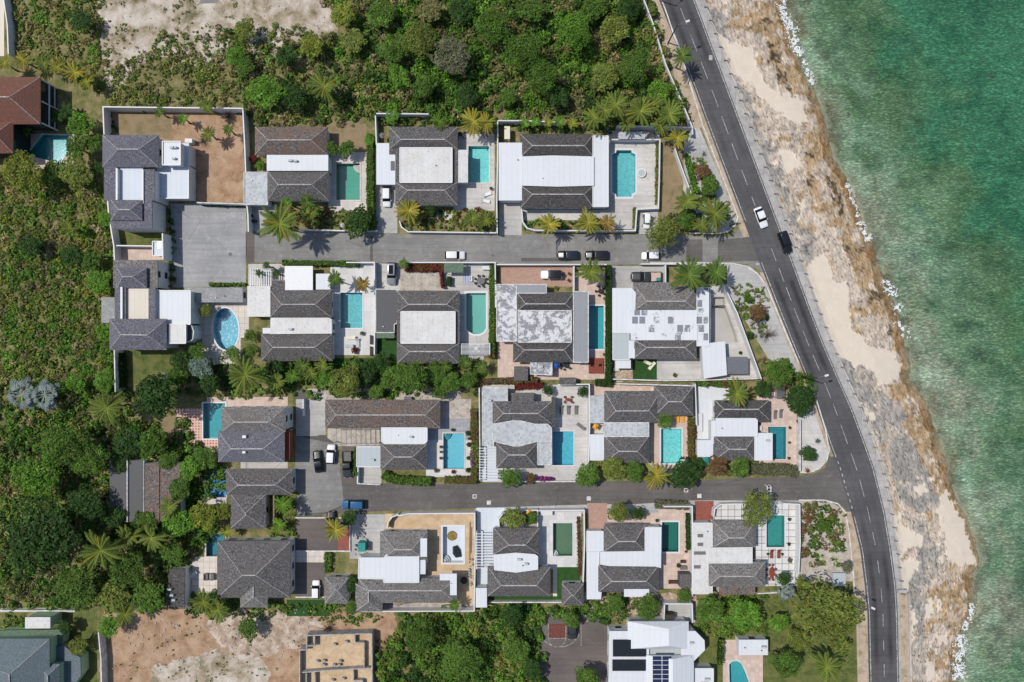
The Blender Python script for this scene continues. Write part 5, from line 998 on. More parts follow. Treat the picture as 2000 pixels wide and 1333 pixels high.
def scrub(poly, label, pal, dens=.36, r=(.5, 1.5), hh=.8, lpr=55, ls=.34, gap=.0, seed=0, name='scrub', gs=.02, z0=0.0, cs=.045):
    pl = np.array(poly, float); x0, y0 = pl.min(0); x1, y1 = pl.max(0); ar = (x1 - x0) * (y1 - y0) * S * S; n = int(ar * dens * 3.2); rg = np.random.default_rng(seed + 100)
    p = np.stack([rg.uniform(x0, x1, n), rg.uniform(y0, y1, n)], 1); jit = p + np.stack([(fbm(p[:, 0], p[:, 1], .06, 3) - .5) * 40, (fbm(p[:, 0], p[:, 1], .06, 4) - .5) * 40], 1)
    k = inside(jit, poly)
    if gap: k &= fbm(p[:, 0], p[:, 1], gs, seed + 7, 4) > gap - .03
    p = p[k]; n = len(p); R = rg.uniform(0, 1, n) ** 1.7 * (r[1] - r[0]) + r[0]; R *= .62; R *= .7 + .6 * fbm(p[:, 0], p[:, 1], .03, seed + 17, 3)
    ci = (fbm(p[:, 0], p[:, 1], cs, seed + 27, 4) - .5) * 2.6 + .5 + rg.normal(0, .2, n); ci = np.clip(ci, 0, .999); cols = np.array([COL[c] for c in pal])
    big = (fbm(p[:, 0], p[:, 1], .012, seed + 57, 3) - .5)[:, None]; dead = (rg.random(n) < (.05 if 'brown' in pal else 0))[:, None]
    base = np.where(dead, np.array([.36, .29, .15]), cols[(ci * len(pal)).astype(int)]) * (1 + big * np.array([.8, .55, .5])) * rg.uniform(.75, 1.25, (n, 1)); k_ = S * (H - 1) / H
    cx, cy = (p[:, 0] - 1000) * k_, (666.5 - p[:, 1]) * k_; H_ = R * hh * rg.uniform(.5, 1.6, n) + .1 + hh * .7 * fbm(p[:, 0], p[:, 1], .05, seed + 37, 3)
    cnt = np.maximum(6, (R * R * lpr).astype(int)); idx = np.repeat(np.arange(n), cnt); d = dome(int(len(idx) * 1.3) + 50, .0)[:len(idx)]; m_ = len(d); idx = idx[:m_]
    q = np.stack([cx[idx] + d[:, 0] * R[idx], cy[idx] + d[:, 1] * R[idx], z0 + d[:, 2] * H_[idx] * RNG.uniform(.7, 1.05, m_)], 1)
    me = quads_mesh(name, leaves(q, d + np.array([0, 0, .6]), ls), base[idx] * RNG.uniform(.55, 1.4, (m_, 1)) * (1 + RNG.normal(0, .1, (m_, 3))))
    o = lk(name, me); o.color = (1, 1, 1, 1); return tag(o, label, 'undergrowth', kind='stuff')
# ---------------------------------------------------------------- undergrowth nobody could count
scrub([(22, -30), (185, -30), (195, 60), (205, 130), (190, 190), (110, 120), (20, 115)], 'dry green scrub in the north-west corner', ['brown', 'olive', 'olive', 'mid', 'mid', 'bright'], .5, (.4, 1.2), .6, seed=1)
scrub([(190, -30), (430, -30), (480, 60), (460, 140), (300, 130), (205, 160)], 'thin weeds on the bare pale lot', ['brown', 'olive', 'grey', 'olive'], .12, (.25, .8), .5, seed=2, gap=.5, ls=.26)
scrub([(300, 60), (440, 50), (600, 40), (640, 90), (520, 140), (360, 140), (230, 150)], 'shrubs creeping up the lower edge of the bare lot', ['olive', 'mid', 'olive', 'grey', 'brown'], .3, (.35, 1.2), .7, seed=35, gap=.38)
scrub([(205, 130), (300, 100), (480, 105), (520, 215), (480, 212), (210, 206)], 'brown and green scrub north of the walled yard', ['brown', 'olive', 'brown', 'mid', 'olive'], .45, (.4, 1.3), .7, seed=3, gap=.3)
scrub([(440, 60), (560, 90), (640, 60), (720, 60), (740, 230), (700, 240), (500, 245), (470, 200)], 'tangled scrub north of the leaf littered bungalow', ['brown', 'olive', 'mid', 'dark', 'olive', 'bright'], .45, (.5, 1.7), 1.0, seed=4, gap=.28)
scrub([(620, -30), (1258, -30), (1300, 120), (1345, 235), (1200, 240), (1000, 232), (740, 225), (700, 140), (720, 60), (650, 40)], 'dense green woodland understorey beside the coast road', ['brown', 'olive', 'mid', 'mid', 'dark', 'mid', 'bright'], .5, (.6, 2.1), 1.25, 60, seed=5, gap=.2)
scrub([(-30, 330), (150, 345), (205, 360), (212, 470), (220, 600), (220, 690), (224, 760), (150, 770), (-30, 740)], 'dense mixed scrub along the west edge', ['brown', 'olive', 'olive', 'yel', 'mid', 'olive', 'mid', 'bright'], .6, (.5, 1.6), .7, seed=6, gap=.17)
scrub([(-30, 740), (240, 760), (235, 800), (345, 850), (340, 905), (215, 905), (214, 1015), (330, 1010), (420, 1010), (420, 1060), (380, 1080), (330, 1190), (190, 1192), (-30, 1185)], 'deep green undergrowth south-west of the houses', ['brown', 'olive', 'mid', 'dark', 'mid', 'bright'], .45, (.6, 1.8), 1.1, seed=7, gap=.25)
scrub([(772, 1200), (925, 1198), (1000, 1182), (1160, 1184), (1195, 1190), (1190, 1212), (1060, 1214), (1056, 1350), (745, 1350), (735, 1275), (778, 1240)], 'dense bright green thicket beside the unfinished shell', ['olive', 'mid', 'mid', 'bright', 'mid', 'dark'], .55, (.6, 1.7), 1.2, 65, seed=8)
scrub([(735, 1240), (770, 1250), (800, 1350), (745, 1350)], 'dry fringe of the thicket beside the unfinished shell', ['brown', 'olive', 'brown'], .5, (.4, .9), .6, seed=9, gap=.35)
scrub([(205, 1200), (300, 1200), (420, 1200), (600, 1195), (740, 1200), (740, 1350), (205, 1350)], 'sparse weeds on the brown building plot', ['brown', 'olive', 'mid', 'grey'], .07, (.2, .6), .5, seed=10, gap=.5, ls=.22)
scrub([(345, 695), (580, 715), (740, 705), (945, 700), (945, 755), (800, 782), (600, 772), (560, 775), (350, 780)], 'planting between the second and third rows of houses', ['dark', 'mid', 'olive', 'mid', 'dark', 'bright'], .5, (.4, 1.2), .9, seed=11)
scrub([(1562, 980), (1615, 985), (1650, 1010), (1655, 1100), (1600, 1110), (1565, 1090)], 'coastal shrubs on the gravel garden corner', ['mid', 'dark', 'mid', 'olive', 'grey', 'rust'], .7, (.4, 1.4), .7, seed=12, gap=.36, gs=.05)
scrub([(1355, 1168), (1500, 1160), (1500, 1235), (1400, 1245), (1360, 1230)], 'green thicket east of the roofless enclosure', ['mid', 'bright', 'olive', 'mid'], .5, (.5, 1.5), .9, seed=13, gap=.2)
scrub([(1140, 1160), (1300, 1175), (1298, 1215), (1200, 1220), (1150, 1195)], 'rough shrubs north of the solar villa', ['mid', 'olive', 'brown', 'mid'], .45, (.4, 1.3), .9, seed=14, gap=.35)
scrub([(541, 400), (735, 418), (735, 448), (585, 448), (545, 448)], 'mixed planting of the first front garden', ['rust', 'dark', 'mid', 'olive'], .8, (.25, .7), .8, 60, seed=15, gap=.3)
scrub([(785, 405), (890, 405), (966, 412), (966, 452), (800, 450)], 'mixed planting of the second front garden', ['dark', 'mid', 'red', 'olive', 'yel'], .9, (.25, .7), .8, 60, seed=16, gap=.32)
scrub([(1024, 428), (1200, 430), (1200, 447), (1030, 446)], 'green planting under the yellow front palms', ['dark', 'mid', 'bright'], 1.0, (.25, .7), .8, 60, seed=17, gap=.2)
scrub([(742, 225), (970, 232), (968, 248), (742, 246)], 'dark planting behind the ribbed roof bungalow', ['dark', 'mid', 'dark', 'mid'], .9, (.3, .9), 1.0, seed=18)
scrub([(1010, 240), (1200, 245), (1195, 258), (1010, 258)], 'dark planting behind the broad white roof', ['dark', 'dark', 'mid'], .9, (.3, .8), 1.0, seed=19)
scrub([(1340, 400), (1430, 390), (1435, 430), (1400, 450), (1290, 450), (1300, 430)], 'low shrubs at the corner of the coast road', ['olive', 'mid', 'rust', 'dark'], .6, (.3, 1.0), .7, seed=20, gap=.3)
scrub([(1266, 10), (1285, 10), (1300, 70), (1322, 120), (1350, 200), (1366, 245), (1354, 245), (1310, 130)], 'small plants dotted along the sandy verge', ['dark', 'olive'], .5, (.12, .3), .8, 160, .18, seed=21)
scrub([(340, 800), (402, 880), (440, 905), (440, 960), (350, 1010), (340, 900)], 'dense shrubs between lattice paving and brown sheds', ['dark', 'mid', 'bright', 'mid'], .6, (.5, 1.3), 1.0, seed=22)
scrub([(520, 965), (575, 965), (582, 1050), (520, 1050)], 'garden plants beside the small dark hip', ['mid', 'bright', 'dark', 'yel'], .6, (.3, .9), .9, seed=23, gap=.15)
scrub([(1365, 895), (1495, 898), (1500, 925), (1440, 930), (1366, 925)], 'reddish green planting below the white flat roofs', ['rust', 'mid', 'olive', 'yel'], .8, (.3, .9), .9, seed=24)
scrub([(1430, 555), (1485, 560), (1505, 600), (1505, 650), (1480, 665), (1455, 620)], 'wispy grey shrubs beside the slanting wall', ['mid', 'olive', 'mid', 'grey'], .8, (.3, .8), .6, seed=25)
scrub([(580, 1195), (640, 1170), (700, 1180), (760, 1200), (700, 1225), (600, 1215)], 'weedy shrubs below the cottage', ['mid', 'bright', 'olive', 'mid'], .5, (.3, 1.0), .7, seed=26, gap=.25)
scrub([(372, 1155), (470, 1170), (520, 1190), (560, 1180), (585, 1195), (480, 1215), (360, 1205)], 'green plants south of the pyramid roof', ['mid', 'bright', 'mid', 'dark'], .6, (.4, 1.1), .9, seed=27, gap=.15)
scrub([(205, 212), (218, 216), (225, 262), (208, 262)], 'weeds along the west side of the bare yard', ['dark', 'mid'], 1.0, (.2, .6), .7, seed=28)
scrub([(327, 400), (338, 402), (338, 560), (326, 560)], 'dark planting strip beside the car park', ['dark', 'dark', 'mid'], 1.4, (.25, .6), 1.0, seed=29)
scrub([(1540, 710), (1600, 760), (1575, 820), (1545, 800)], 'leafy undergrowth by the lamp post', ['mid', 'dark', 'olive'], .6, (.4, 1.2), .9, seed=30)
scrub([(0, 1195), (60, 1200), (45, 1232), (0, 1236)], 'green plants north of the green villa', ['mid', 'bright'], .7, (.4, 1.0), .9, seed=31)
scrub([(1500, 1150), (1560, 1130), (1670, 1150), (1675, 1333), (1500, 1333)], 'rough grass tufts on the south-east lawn', ['olive', 'brown', 'mid'], .5, (.15, .35), .5, 120, .16, seed=32, gap=.42)
scrub([(1350, 305), (1372, 310), (1400, 370), (1400, 400), (1340, 395), (1365, 370)], 'straggling shrubs on the pale road apron', ['olive', 'mid', 'mid', 'rust'], .8, (.3, 1.0), .7, seed=33, gap=.2)
scrub([(1485, 700), (1540, 705), (1560, 760), (1480, 745)], 'low shrubs round the foot of the corner tree', ['mid', 'rust', 'mid'], .6, (.3, 1.0), .7, seed=34)
# ---------------------------------------------------------------- hedges
for a in [
 ([(722, 262), (722, 330), (724, 450)], 13, 2.0, 'mid', 'tall green hedge between first two pool gardens', {}), ([(550, 513), (700, 515)], 9, 1.6, 'mid', 'bright street hedge behind the white canopy', {}), ([(790, 522), (866, 522)], 15, 1.4, 'mid', 'red and green street hedge beside the silver car', dict(red='red', amt=.75)),
 ([(860, 528), (864, 562)], 5, 1.5, 'red', 'thin reddish hedge beside the grey awning', dict()), ([(962, 518), (962, 600), (960, 700)], 11, 1.9, 'mid', 'green hedge west of the patchy grey roof', dict(red='rust', amt=.35)), ([(1190, 518), (1190, 600), (1189, 745)], 9, 2.4, 'dark', 'tall clipped hedge with razor straight sides', dict(ls=.16, dens=50)),
 ([(877, 540), (875, 558)], 9, 1.6, 'dark', 'squat clipped hedge by the green pool table', dict(ls=.18)), ([(925, 800), (928, 860), (926, 940)], 13, 2.0, 'olive', 'olive hedge east of the sky blue pool', dict(red='rust', amt=.4)), ([(748, 926), (765, 938), (842, 942)], 16, 1.6, 'mid', 'curved bright street hedge below the grey carport', {}), ([(868, 939), (930, 939)], 13, 1.5, 'olive', 'reddish green street hedge below the sky blue pool', dict(red='rust', amt=.5)),
 ([(665, 874), (693, 875)][:0] or [(694, 875), (694, 930)], 6, 1.8, 'mid', 'narrow hedge beside the dark pickup truck', {}), ([(1351, 815), (1352, 925)], 9, 1.8, 'olive', 'olive hedge east of the rippled aqua pool', dict(red='rust', amt=.5)), ([(1362, 750), (1440, 752)], 8, 1.6, 'mid', 'green hedge north of the white court', dict(red='rust', amt=.3)), ([(1440, 922), (1475, 917), (1545, 918), (1560, 926)], 22, 1.2, 'grey', 'broad clipped grey green hedge at the junction', dict(ls=.18, dens=45)),
 ([(1286, 275), (1284, 398)], 5, 1.3, 'olive', 'narrow planting strip inside the notched pool wall', dict(red='red', amt=.2)), ([(1240, 405), (1240, 445)], 5, 1.2, 'olive', 'short planting strip near the parked cart', {}), ([(1345, 1005), (1346, 1075)], 6, 1.5, 'dark', 'dark hedge beside the dark green pool', {}), ([(1315, 370), (1345, 440)][:0] or [(1342, 300), (1354, 350), (1362, 376)], 7, 1.5, 'bright', 'bright hedge outside the white diagonal wall', {}),
 ([(1410, 1250), (1408, 1300)], 9, 1.5, 'dark', 'dark hedge west of the curved pool', dict(red='yel', amt=.3)), ([(228, 690), (232, 758)], 13, 2.2, 'dark', 'dark hedge put in for the shadow inside the tall pale wall', {}), ([(392, 399), (478, 401)], 4, .9, 'dark', 'low creeping hedge at the north side of the car park', {}), ([(408, 556), (478, 556)], 5, .9, 'mid', 'low patchy hedge at the south side of the car park', {}),  # dark hedge by the tall pale wall stands in for that wall's cast shadow
 ([(900, 748), (960, 745), (1050, 742)], 10, 1.4, 'grey', 'tangled grey vine on the wall behind the sheds', dict(red='rust', amt=.5)), ([(1005, 757), (1060, 752)], 11, 1.2, 'red', 'rusty red creeper north of the dormer roof', {}), ([(1164, 748), (1195, 748)], 14, 1.5, 'dark', 'dark hedge at the foot of the straight hedge', {}), ([(1050, 936), (1082, 937)], 7, .9, 'purple', 'purple flowering shrub along the low street wall', {}), ([(922, 885), (924, 910)], 7, 2.1, 'purple', 'magenta flowers in the hedge by the sky blue pool', {}),
 ([(1130, 1010), (1133, 1125)], 7, .5, 'rust', 'row of small planted pots beside the east wall', dict(dens=14)), ([(1280, 985), (1345, 988)], 16, .9, 'grey', 'grey brown ground vine above the dark green pool', {}), ([(640, 1080), (640, 1120)], 12, .9, 'mid', 'green bed between slab path and rubble', {})]:
    hedge(a[0], a[1], a[2], a[3], a[4], **a[5])
# ---------------------------------------------------------------- palms and trees, one by one
T = [
 ('P', 546, 437, 47, 'palm', 'large ragged coconut palm leaning over the side street', 8.5), ('P', 798, 412, 29, 'pyel', 'yellow green palm at the corner of the ribbed roof bungalow', 5), ('P', 922, 428, 23, 'palm', 'western of the twin palms inside the low street wall', 4.5), ('P', 948, 430, 22, 'palm', 'eastern of the twin palms inside the low street wall', 4.5),
 ('P', 1073, 438, 26, 'pyel', 'yellow palm nearest the white globe in the front garden', 5.5), ('P', 1148, 435, 31, 'pyel', 'largest yellow orange palm in front of the broad white roof', 5.5), ('P', 1186, 436, 23, 'porg', 'small orange palm at the east end of the front garden', 5), ('P', 924, 238, 30, 'pyel', 'yellow palm behind the bright aqua pool', 5), ('P', 949, 240, 24, 'pyel', 'smaller yellow palm beside the tall white wall', 5),
 ('P', 1161, 230, 28, 'palm', 'westernmost tall palm behind the broad white roof', 7), ('P', 1203, 205, 34, 'palm', 'tall dark palm growing into the woods', 8), ('P', 1250, 218, 35, 'palm', 'big spreading palm above the shade screen', 7.5), ('P', 1308, 224, 32, 'palm', 'palm overhanging the roadside wall end', 7), ('P', 1322, 270, 27, 'pyel', 'yellow palm beside the white diagonal wall', 5), ('P', 1333, 110, 26, 'pgr', 'lone palm between roadside wall and coast road', 6),
 ('P', 1343, 393, 31, 'palm', 'western palm of the street corner pair', 6), ('P', 1395, 418, 37, 'palm', 'large eastern palm of the street corner pair', 6.5), ('P', 633, 170, 36, 'palm', 'bright wild palm in the scrub north of the bungalow', 6), ('P', 1153, 532, 31, 'palm', 'palm in the court beside the parked jeep', 6), ('P', 1345, 538, 41, 'pgr', 'large dark palm behind the street wall', 7.5), ('P', 1398, 532, 33, 'pgr', 'palm nearest the corner apron', 7),
 ('P', 654, 545, 21, 'pgr', 'slender palm above the white awning', 5.5), ('P', 708, 556, 20, 'porg', 'orange palm leaning over the teal pool', 4.5), ('P', 478, 733, 45, 'palm', 'great feathery palm south of the oval pool', 8), ('P', 208, 797, 42, 'palm', 'big palm below the tall pale wall', 8), ('P', 196, 1075, 46, 'palm', 'spreading palm among the dark south-west trees', 9), ('P', 1438, 768, 32, 'palm', 'palm arching over the white flat roofs', 6.5),
 ('P', 1281, 929, 31, 'pyel', 'yellow palm on the street below the rippled pool', 5.5), ('P', 655, 1035, 27, 'pyel', 'drooping yellow palm over the dark parked car', 5), ('P', 1614, 1302, 40, 'palm', 'big palm on the south-east lawn', 6.5), ('P', 396, 1176, 30, 'palm', 'pale fronded palm by the red and white lounge', 5.5), ('P', 425, 1192, 28, 'palm', 'palm south of the grey sofas', 5), ('P', 295, 1050, 34, 'palm', 'palm at the south end of the brown sheds', 7),
 ('P', 640, 0, 0, '', '', 0), ('P', 312, 219, 15, 'pgr', 'small leaning palm at the yard north wall', 3.5), ('P', 358, 233, 14, 'bright', 'small bushy palm in the middle of the bare yard', 3), ('P', 404, 208, 18, 'palm', 'palm rising over the yard wall', 5), ('P', 407, 262, 19, 'palm', 'palm beside the tangled red branches', 4), ('P', 446, 254, 15, 'pgr', 'small palm near the east yard wall', 3.5),
 ('P', 521, 519, 11, 'dark', 'small dark palm north of the white pergola', 3.6), ('P', 506, 534, 10, 'dark', 'small dark palm standing through the pergola slats', 3.6), ('P', 539, 534, 12, 'dark', 'small dark palm beside the white canopy', 3.6), ('F', 766, 226, 18, 'bright', 'pale fan palm behind the round grey table', 3.5), ('P', 788, 515, 14, 'pgr', 'young palm at the silver car drive', 3), ('P', 857, 238, 20, 'mid', 'dark green palm north of the ribbed roof', 4),
 ('P', 552, 985, 22, 'bright', 'bright palm behind the wooden fence panel', 4), ('P', 545, 1025, 18, 'bright', 'low palm north of the pyramid roof', 3), ('P', 887, 1182, 16, 'mid', 'young palm inside the south renovation wall', 3.5), ('P', 870, 715, 16, 'pgr', 'palm below the stained central roof', 3.5), ('P', 908, 708, 18, 'pgr', 'palm beside the white lattice terrace', 3.5), ('P', 940, 716, 16, 'pgr', 'palm at the foot of the rusty hedge', 3.5),
 ('P', 600, 395, 20, 'pgr', 'green palm against the second dark hip', 5), ('P', 605, 418, 24, 'palm', 'dense palm in the first front garden', 4.5), ('P', 560, 395, 14, 'bright', 'bright little palm leaning on the shingled roof', 5), ('P', 573, 735, 20, 'mid', 'banana like palm above the north brick terrace', 4), ('P', 608, 730, 19, 'palm', 'upright palm east of the great feathery palm', 4), ('P', 655, 715, 0, '', '', 0),
 ('P', 1025, 241, 13, 'bright', 'first small palm from the yellow shed', 3), ('P', 1047, 239, 14, 'bright', 'second small palm from the yellow shed', 3), ('P', 1070, 241, 13, 'yel', 'third small palm from the yellow shed', 3), ('P', 1093, 238, 15, 'bright', 'fourth small palm from the yellow shed', 3), ('P', 1120, 241, 14, 'yel', 'fifth small palm from the yellow shed', 3),
 ('P', 8, 125, 20, 'pyel', 'yellow palm at the wall end north of the red villa', 4), ('P', 45, 118, 22, 'pyel', 'yellow palm over the red roof north eave', 4), ('P', 85, 125, 20, 'palm', 'green palm in the yellow palm row', 4), ('P', 112, 132, 22, 'pyel', 'arching yellow palm at the veranda corner', 4), ('P', 146, 142, 26, 'pyel', 'largest yellow palm north-east of the red villa', 4.5), ('P', 170, 160, 20, 'yel', 'eastern end palm of the yellow row', 4),
 ('F', 42, 770, 36, 'steel', 'western of two silver fan palms', 5), ('F', 88, 772, 34, 'steel', 'eastern of two silver fan palms', 5), ('F', 1537, 1157, 22, 'steel', 'small silver fan palm beside the slab patio', 3), ('M', 393, 720, 25, 'silver', 'pale silvery leaved tree south of the lawn'),
 ('B', 50, 255, 14, 'mid', 'banana plant by the red roof valley', 2), ('B', 112, 228, 20, 'dark', 'large leafed plant beside the framed veranda', 2.4), ('B', 130, 215, 16, 'dark', 'second large leafed plant near the veranda', 2.4),
 ('P', 1180, 215, 28, 'palm', 'palm between the westernmost and tall dark palms', 7.5), ('P', 1290, 245, 24, 'palm', 'low palm beside the screen east end', 5.5), ('P', 690, 720, 20, 'palm', 'palm at the east foot of the lower dark hip', 4), ('P', 630, 715, 20, 'palm', 'palm on the narrow turf below the lower hip', 4), ('P', 330, 990, 26, 'palm', 'palm over the brown shed east side', 6), ('P', 440, 1040, 16, 'yel', 'small yellow palm at the dark teal pool', 3.5), ('P', 565, 1000, 16, 'palm', 'palm at the car park west wall', 4), ('P', 985, 240, 0, '', '', 0),
 # broadleaf trees
 ('M', 520, 180, 33, 'bright', 'round bright green tree north of the first bungalow'), ('M', 700, 433, 30, 'dark', 'spreading dark tree over the low street wall'), ('L', 1292, 455, 40, 'olive', 'sparse olive tree overhanging the side street by the cart'), ('M', 1258, 462, 0, '', ''), ('M', 1340, 430, 24, 'mid', 'green tree behind the street corner palms'),
 ('R', 677, 745, 38, 'olive', 'olive brown tree overhanging the long shingled roof'), ('M', 770, 735, 30, 'mid', 'leafy tree at the north-west end of the gravel bed'), ('L', 805, 738, 40, 'mid', 'wide green tree behind the stained roof bungalow'), ('M', 712, 730, 26, 'dark', 'dark tree east of the olive brown tree'), ('M', 880, 748, 22, 'mid', 'leafy tree by the grey vine wall'), ('M', 635, 740, 20, 'bright', 'bright bush like tree at the car park end'),
 ('L', 1520, 728, 34, 'mid', 'green tree beside the corner apron'), ('R', 1560, 779, 37, 'dark', 'dense dome shaped tree beside the lamp post'), ('M', 1490, 760, 20, 'dark', 'dark tree between palm and domed tree'), ('R', 310, 772, 53, 'dark', 'broad dark tree north-west of the lattice paving'), ('M', 355, 705, 24, 'dark', 'dark tree south of the southern tall house'), ('M', 385, 690, 22, 'mid', 'tree west of the oval pool paving'),
 ('M', 440, 700, 0, '', ''), ('M', 410, 750, 26, 'dark', 'dark tree above the turquoise lattice pool'), ('M', 490, 655, 14, 'mid', 'small tree squeezed west of the cream flat roof'), ('M', 492, 685, 15, 'mid', 'small tree by the south-west corner of cream roof house'), ('M', 402, 607, 15, 'olive', 'shrubby tree beside the rounded tower'),
 ('L', 1478, 992, 38, 'olive', 'wide olive tree over the street pergola'), ('R', 1208, 1000, 26, 'olive', 'round golden olive tree on the pink patio'), ('M', 1245, 1004, 14, 'dark', 'small dark tree beside the golden olive tree'), ('M', 1003, 1013, 26, 'olive', 'olive tree in the curved wall garden'), ('M', 1036, 1012, 14, 'mid', 'little tree behind the orange parasol'), ('M', 997, 932, 24, 'mid', 'round green tree on the street west of purple flowers'), ('S', 1037, 935, 13, 'rust', 'rounded rusty bush beside the purple flowers'),
 ('M', 1147, 927, 27, 'mid', 'green tree where the white wall meets the street'), ('M', 1197, 915, 27, 'olive', 'olive green tree before the two-part roof house'), ('M', 1238, 920, 22, 'mid', 'green tree between olive tree and yellow palm'), ('M', 1335, 927, 30, 'dark', 'dark tree at the south end of the rippled pool'), ('M', 1361, 905, 16, 'dark', 'smaller dark tree near the teal parasol'), ('M', 1298, 821, 18, 'mid', 'tree between the shingled roof and rippled pool'),
 ('M', 1445, 912, 22, 'mid', 'tree below the deep teal pool house'), ('M', 1400, 910, 22, 'rust', 'reddish tree west of the clipped junction hedge'), ('L', 1612, 1195, 68, 'olive', 'huge olive brown tree beside the coast road'), ('R', 1534, 1292, 34, 'mid', 'dense green dome tree on the south-east lawn'), ('R', 1146, 1322, 30, 'mid', 'round dome tree on the asphalt court'), ('M', 1385, 1190, 30, 'mid', 'green tree east of the roofless enclosure'), ('M', 1455, 1198, 33, 'bright', 'bright tree north of the ribbed lean-to'), ('M', 1335, 1163, 16, 'mid', 'small tree over the enclosure north wall'),
 ('M', 1200, 1178, 22, 'mid', 'tree north of the solar villa drive'), ('M', 1265, 1185, 26, 'mid', 'tree north of the villa gable'), ('M', 1070, 762, 12, 'dark', 'small round tree beside the dormer roof'), ('M', 1138, 765, 12, 'dark', 'small round tree in the lounger court corner'), ('M', 1578, 887, 18, 'dark', 'dark shrub tree outside the white east wall'), ('M', 1615, 1100, 0, '', ''), ('A', 1578, 920, 8, 'red', 'red spiky plant at the junction corner'), ('A', 1598, 862, 8, 'dark', 'dark spiky plant on the pale corner'),
 ('M', 686, 1142, 18, 'dark', 'leaning tree between cottage and renovated roof'), ('M', 683, 1012, 16, 'dark', 'dark tree at the blue car junction'), ('M', 1530, 1130, 15, 'dark', 'clipped dark tree at the slab patio corner'), ('M', 1655, 1108, 15, 'grey', 'grey leaved tree on the gravel garden edge'), ('M', 1610, 1028, 16, 'mid', 'green tree in the middle of the gravel garden'), ('A', 1580, 1016, 10, 'dark', 'dark spiky plant in the gravel garden'), ('M', 1480, 610, 20, 'rust', 'brown green shrub tree outside the slanting wall'), ('A', 1457, 617, 10, 'yel', 'yellow spiky plant against the slanting wall'), ('S', 1460, 582, 11, 'mid', 'green bush against the slanting wall'), ('S', 1463, 655, 8, 'dark', 'dark round bush against the slanting wall'),
 ('M', 1372, 335, 18, 'rust', 'brown wispy tree on the road apron'), ('M', 1385, 362, 20, 'mid', 'green shrub tree on the road apron'),
 ('M', 640, 0, 0, '', ''), ('M', 722, 275, 12, 'bright', 'feathery bush at the north end of the tall hedge'), ('M', 648, 290, 16, 'mid', 'broad leaved tree against the littered roof'), ('M', 678, 292, 19, 'mid', 'broad leaved tree north of the green aqua pool'), ('S', 495, 310, 9, 'red', 'red bush beside the white yard wall'), ('S', 508, 324, 11, 'bright', 'bright green bush beside the red bush'), ('M', 842, 408, 15, 'dark', 'dark glossy tree below the ribbed roof house'), ('M', 770, 512, 0, '', ''),
 ('P', 540, 745, 24, 'palm', 'shaggy palm at the north-east end of the brick terrace', 4.5), ('P', 590, 715, 20, 'pgr', 'dark palm south of the lower dark hip', 4), ('M', 745, 710, 20, 'dark', 'dark tree in the corner below the dark lawn'), ('M', 850, 730, 22, 'mid', 'green tree below the stained central roof'), ('M', 915, 742, 18, 'mid', 'green tree at the west end of the grey vine'), ('M', 455, 690, 18, 'mid', 'leafy tree touching the oval pool terrace'), ('M', 535, 720, 18, 'dark', 'dark tree beside the great feathery palm'), ('M', 345, 735, 22, 'mid', 'green tree beside the small pale shed'), ('M', 735, 765, 18, 'mid', 'green tree at the north eave of the long roof'), ('M', 860, 765, 18, 'mid', 'green tree by the round stepping stones'), ('P', 1275, 205, 26, 'palm', 'palm crown between two big wall palms', 7), ('P', 1225, 240, 24, 'palm', 'low palm behind the shade screen', 5.5), ('P', 1370, 440, 22, 'palm', 'low palm at the rounded street corner', 4), ('M', 1560, 1250, 26, 'olive', 'olive tree between dome tree and big palm'), ('M', 1565, 1140, 18, 'olive', 'olive bush tree north of the huge tree'), ('M', 1640, 1260, 24, 'olive', 'thin olive tree by the sandy verge'), ('M', 1520, 1215, 20, 'bright', 'bright young tree on the lawn'), ('P', 250, 1050, 30, 'palm', 'palm south of the dark shed', 6), ('P', 245, 1200, 26, 'palm', 'palm at the north-west corner of the bare plot', 5), ('M', 240, 905, 20, 'dark', 'dark tree hiding the shed north end'), ('M', 330, 900, 22, 'mid', 'green tree over the north end of the brown shed'), ('M', 285, 1020, 24, 'mid', 'green tree over the south end of the sheds'), ('M', 225, 1010, 26, 'dark', 'dark tree over the south end of the dark shed'),
 # south-west and west trees
 ('L', 85, 1045, 78, 'dark', 'enormous dark green tree in the south-west woods'), ('L', 75, 935, 52, 'bright', 'large bright green tree north of the enormous dark tree'), ('L', 125, 870, 48, 'mid', 'green tree below the silver fan palms'), ('L', 175, 895, 40, 'mid', 'green tree west of the dark sheds'), ('L', 165, 985, 42, 'dark', 'dark tree shading the dark shed'), ('M', 250, 862, 34, 'dark', 'dark tree north of the dark shed'), ('M', 300, 862, 34, 'mid', 'glossy tree north of the brown shed'),
 ('M', 372, 915, 28, 'bright', 'bright tree at the east end of the brown shed'), ('M', 400, 895, 25, 'mid', 'tree above the royal blue pool'), ('M', 352, 955, 24, 'mid', 'tree between brown shed and royal blue pool'), ('M', 398, 1008, 30, 'yel', 'yellow green tree north of the dark teal pool'), ('M', 350, 1020, 32, 'bright', 'bright leafy tree south-east of the brown shed'), ('M', 435, 1000, 22, 'yel', 'yellow leafed tree beside the small dark hip'), ('L', 250, 1110, 46, 'mid', 'green tree south of the spreading palm'),
 ('L', 150, 1150, 44, 'mid', 'green tree above the pale block wall'), ('M', 225, 1165, 36, 'olive', 'olive tree north of the bare plot'), ('M', 290, 1165, 34, 'mid', 'tree west of the dark tiled pavilion'), ('M', 215, 1222, 26, 'bright', 'bright tree at the corner of the bare plot'), ('M', 152, 1262, 21, 'olive', 'small tree beside the green villa porch roof'), ('M', 128, 1225, 16, 'dark', 'dark bush tree behind the green villa'), ('M', 30, 1120, 0, '', ''), ('M', 340, 1080, 26, 'mid', 'tree north of the dark tiled pavilion'),
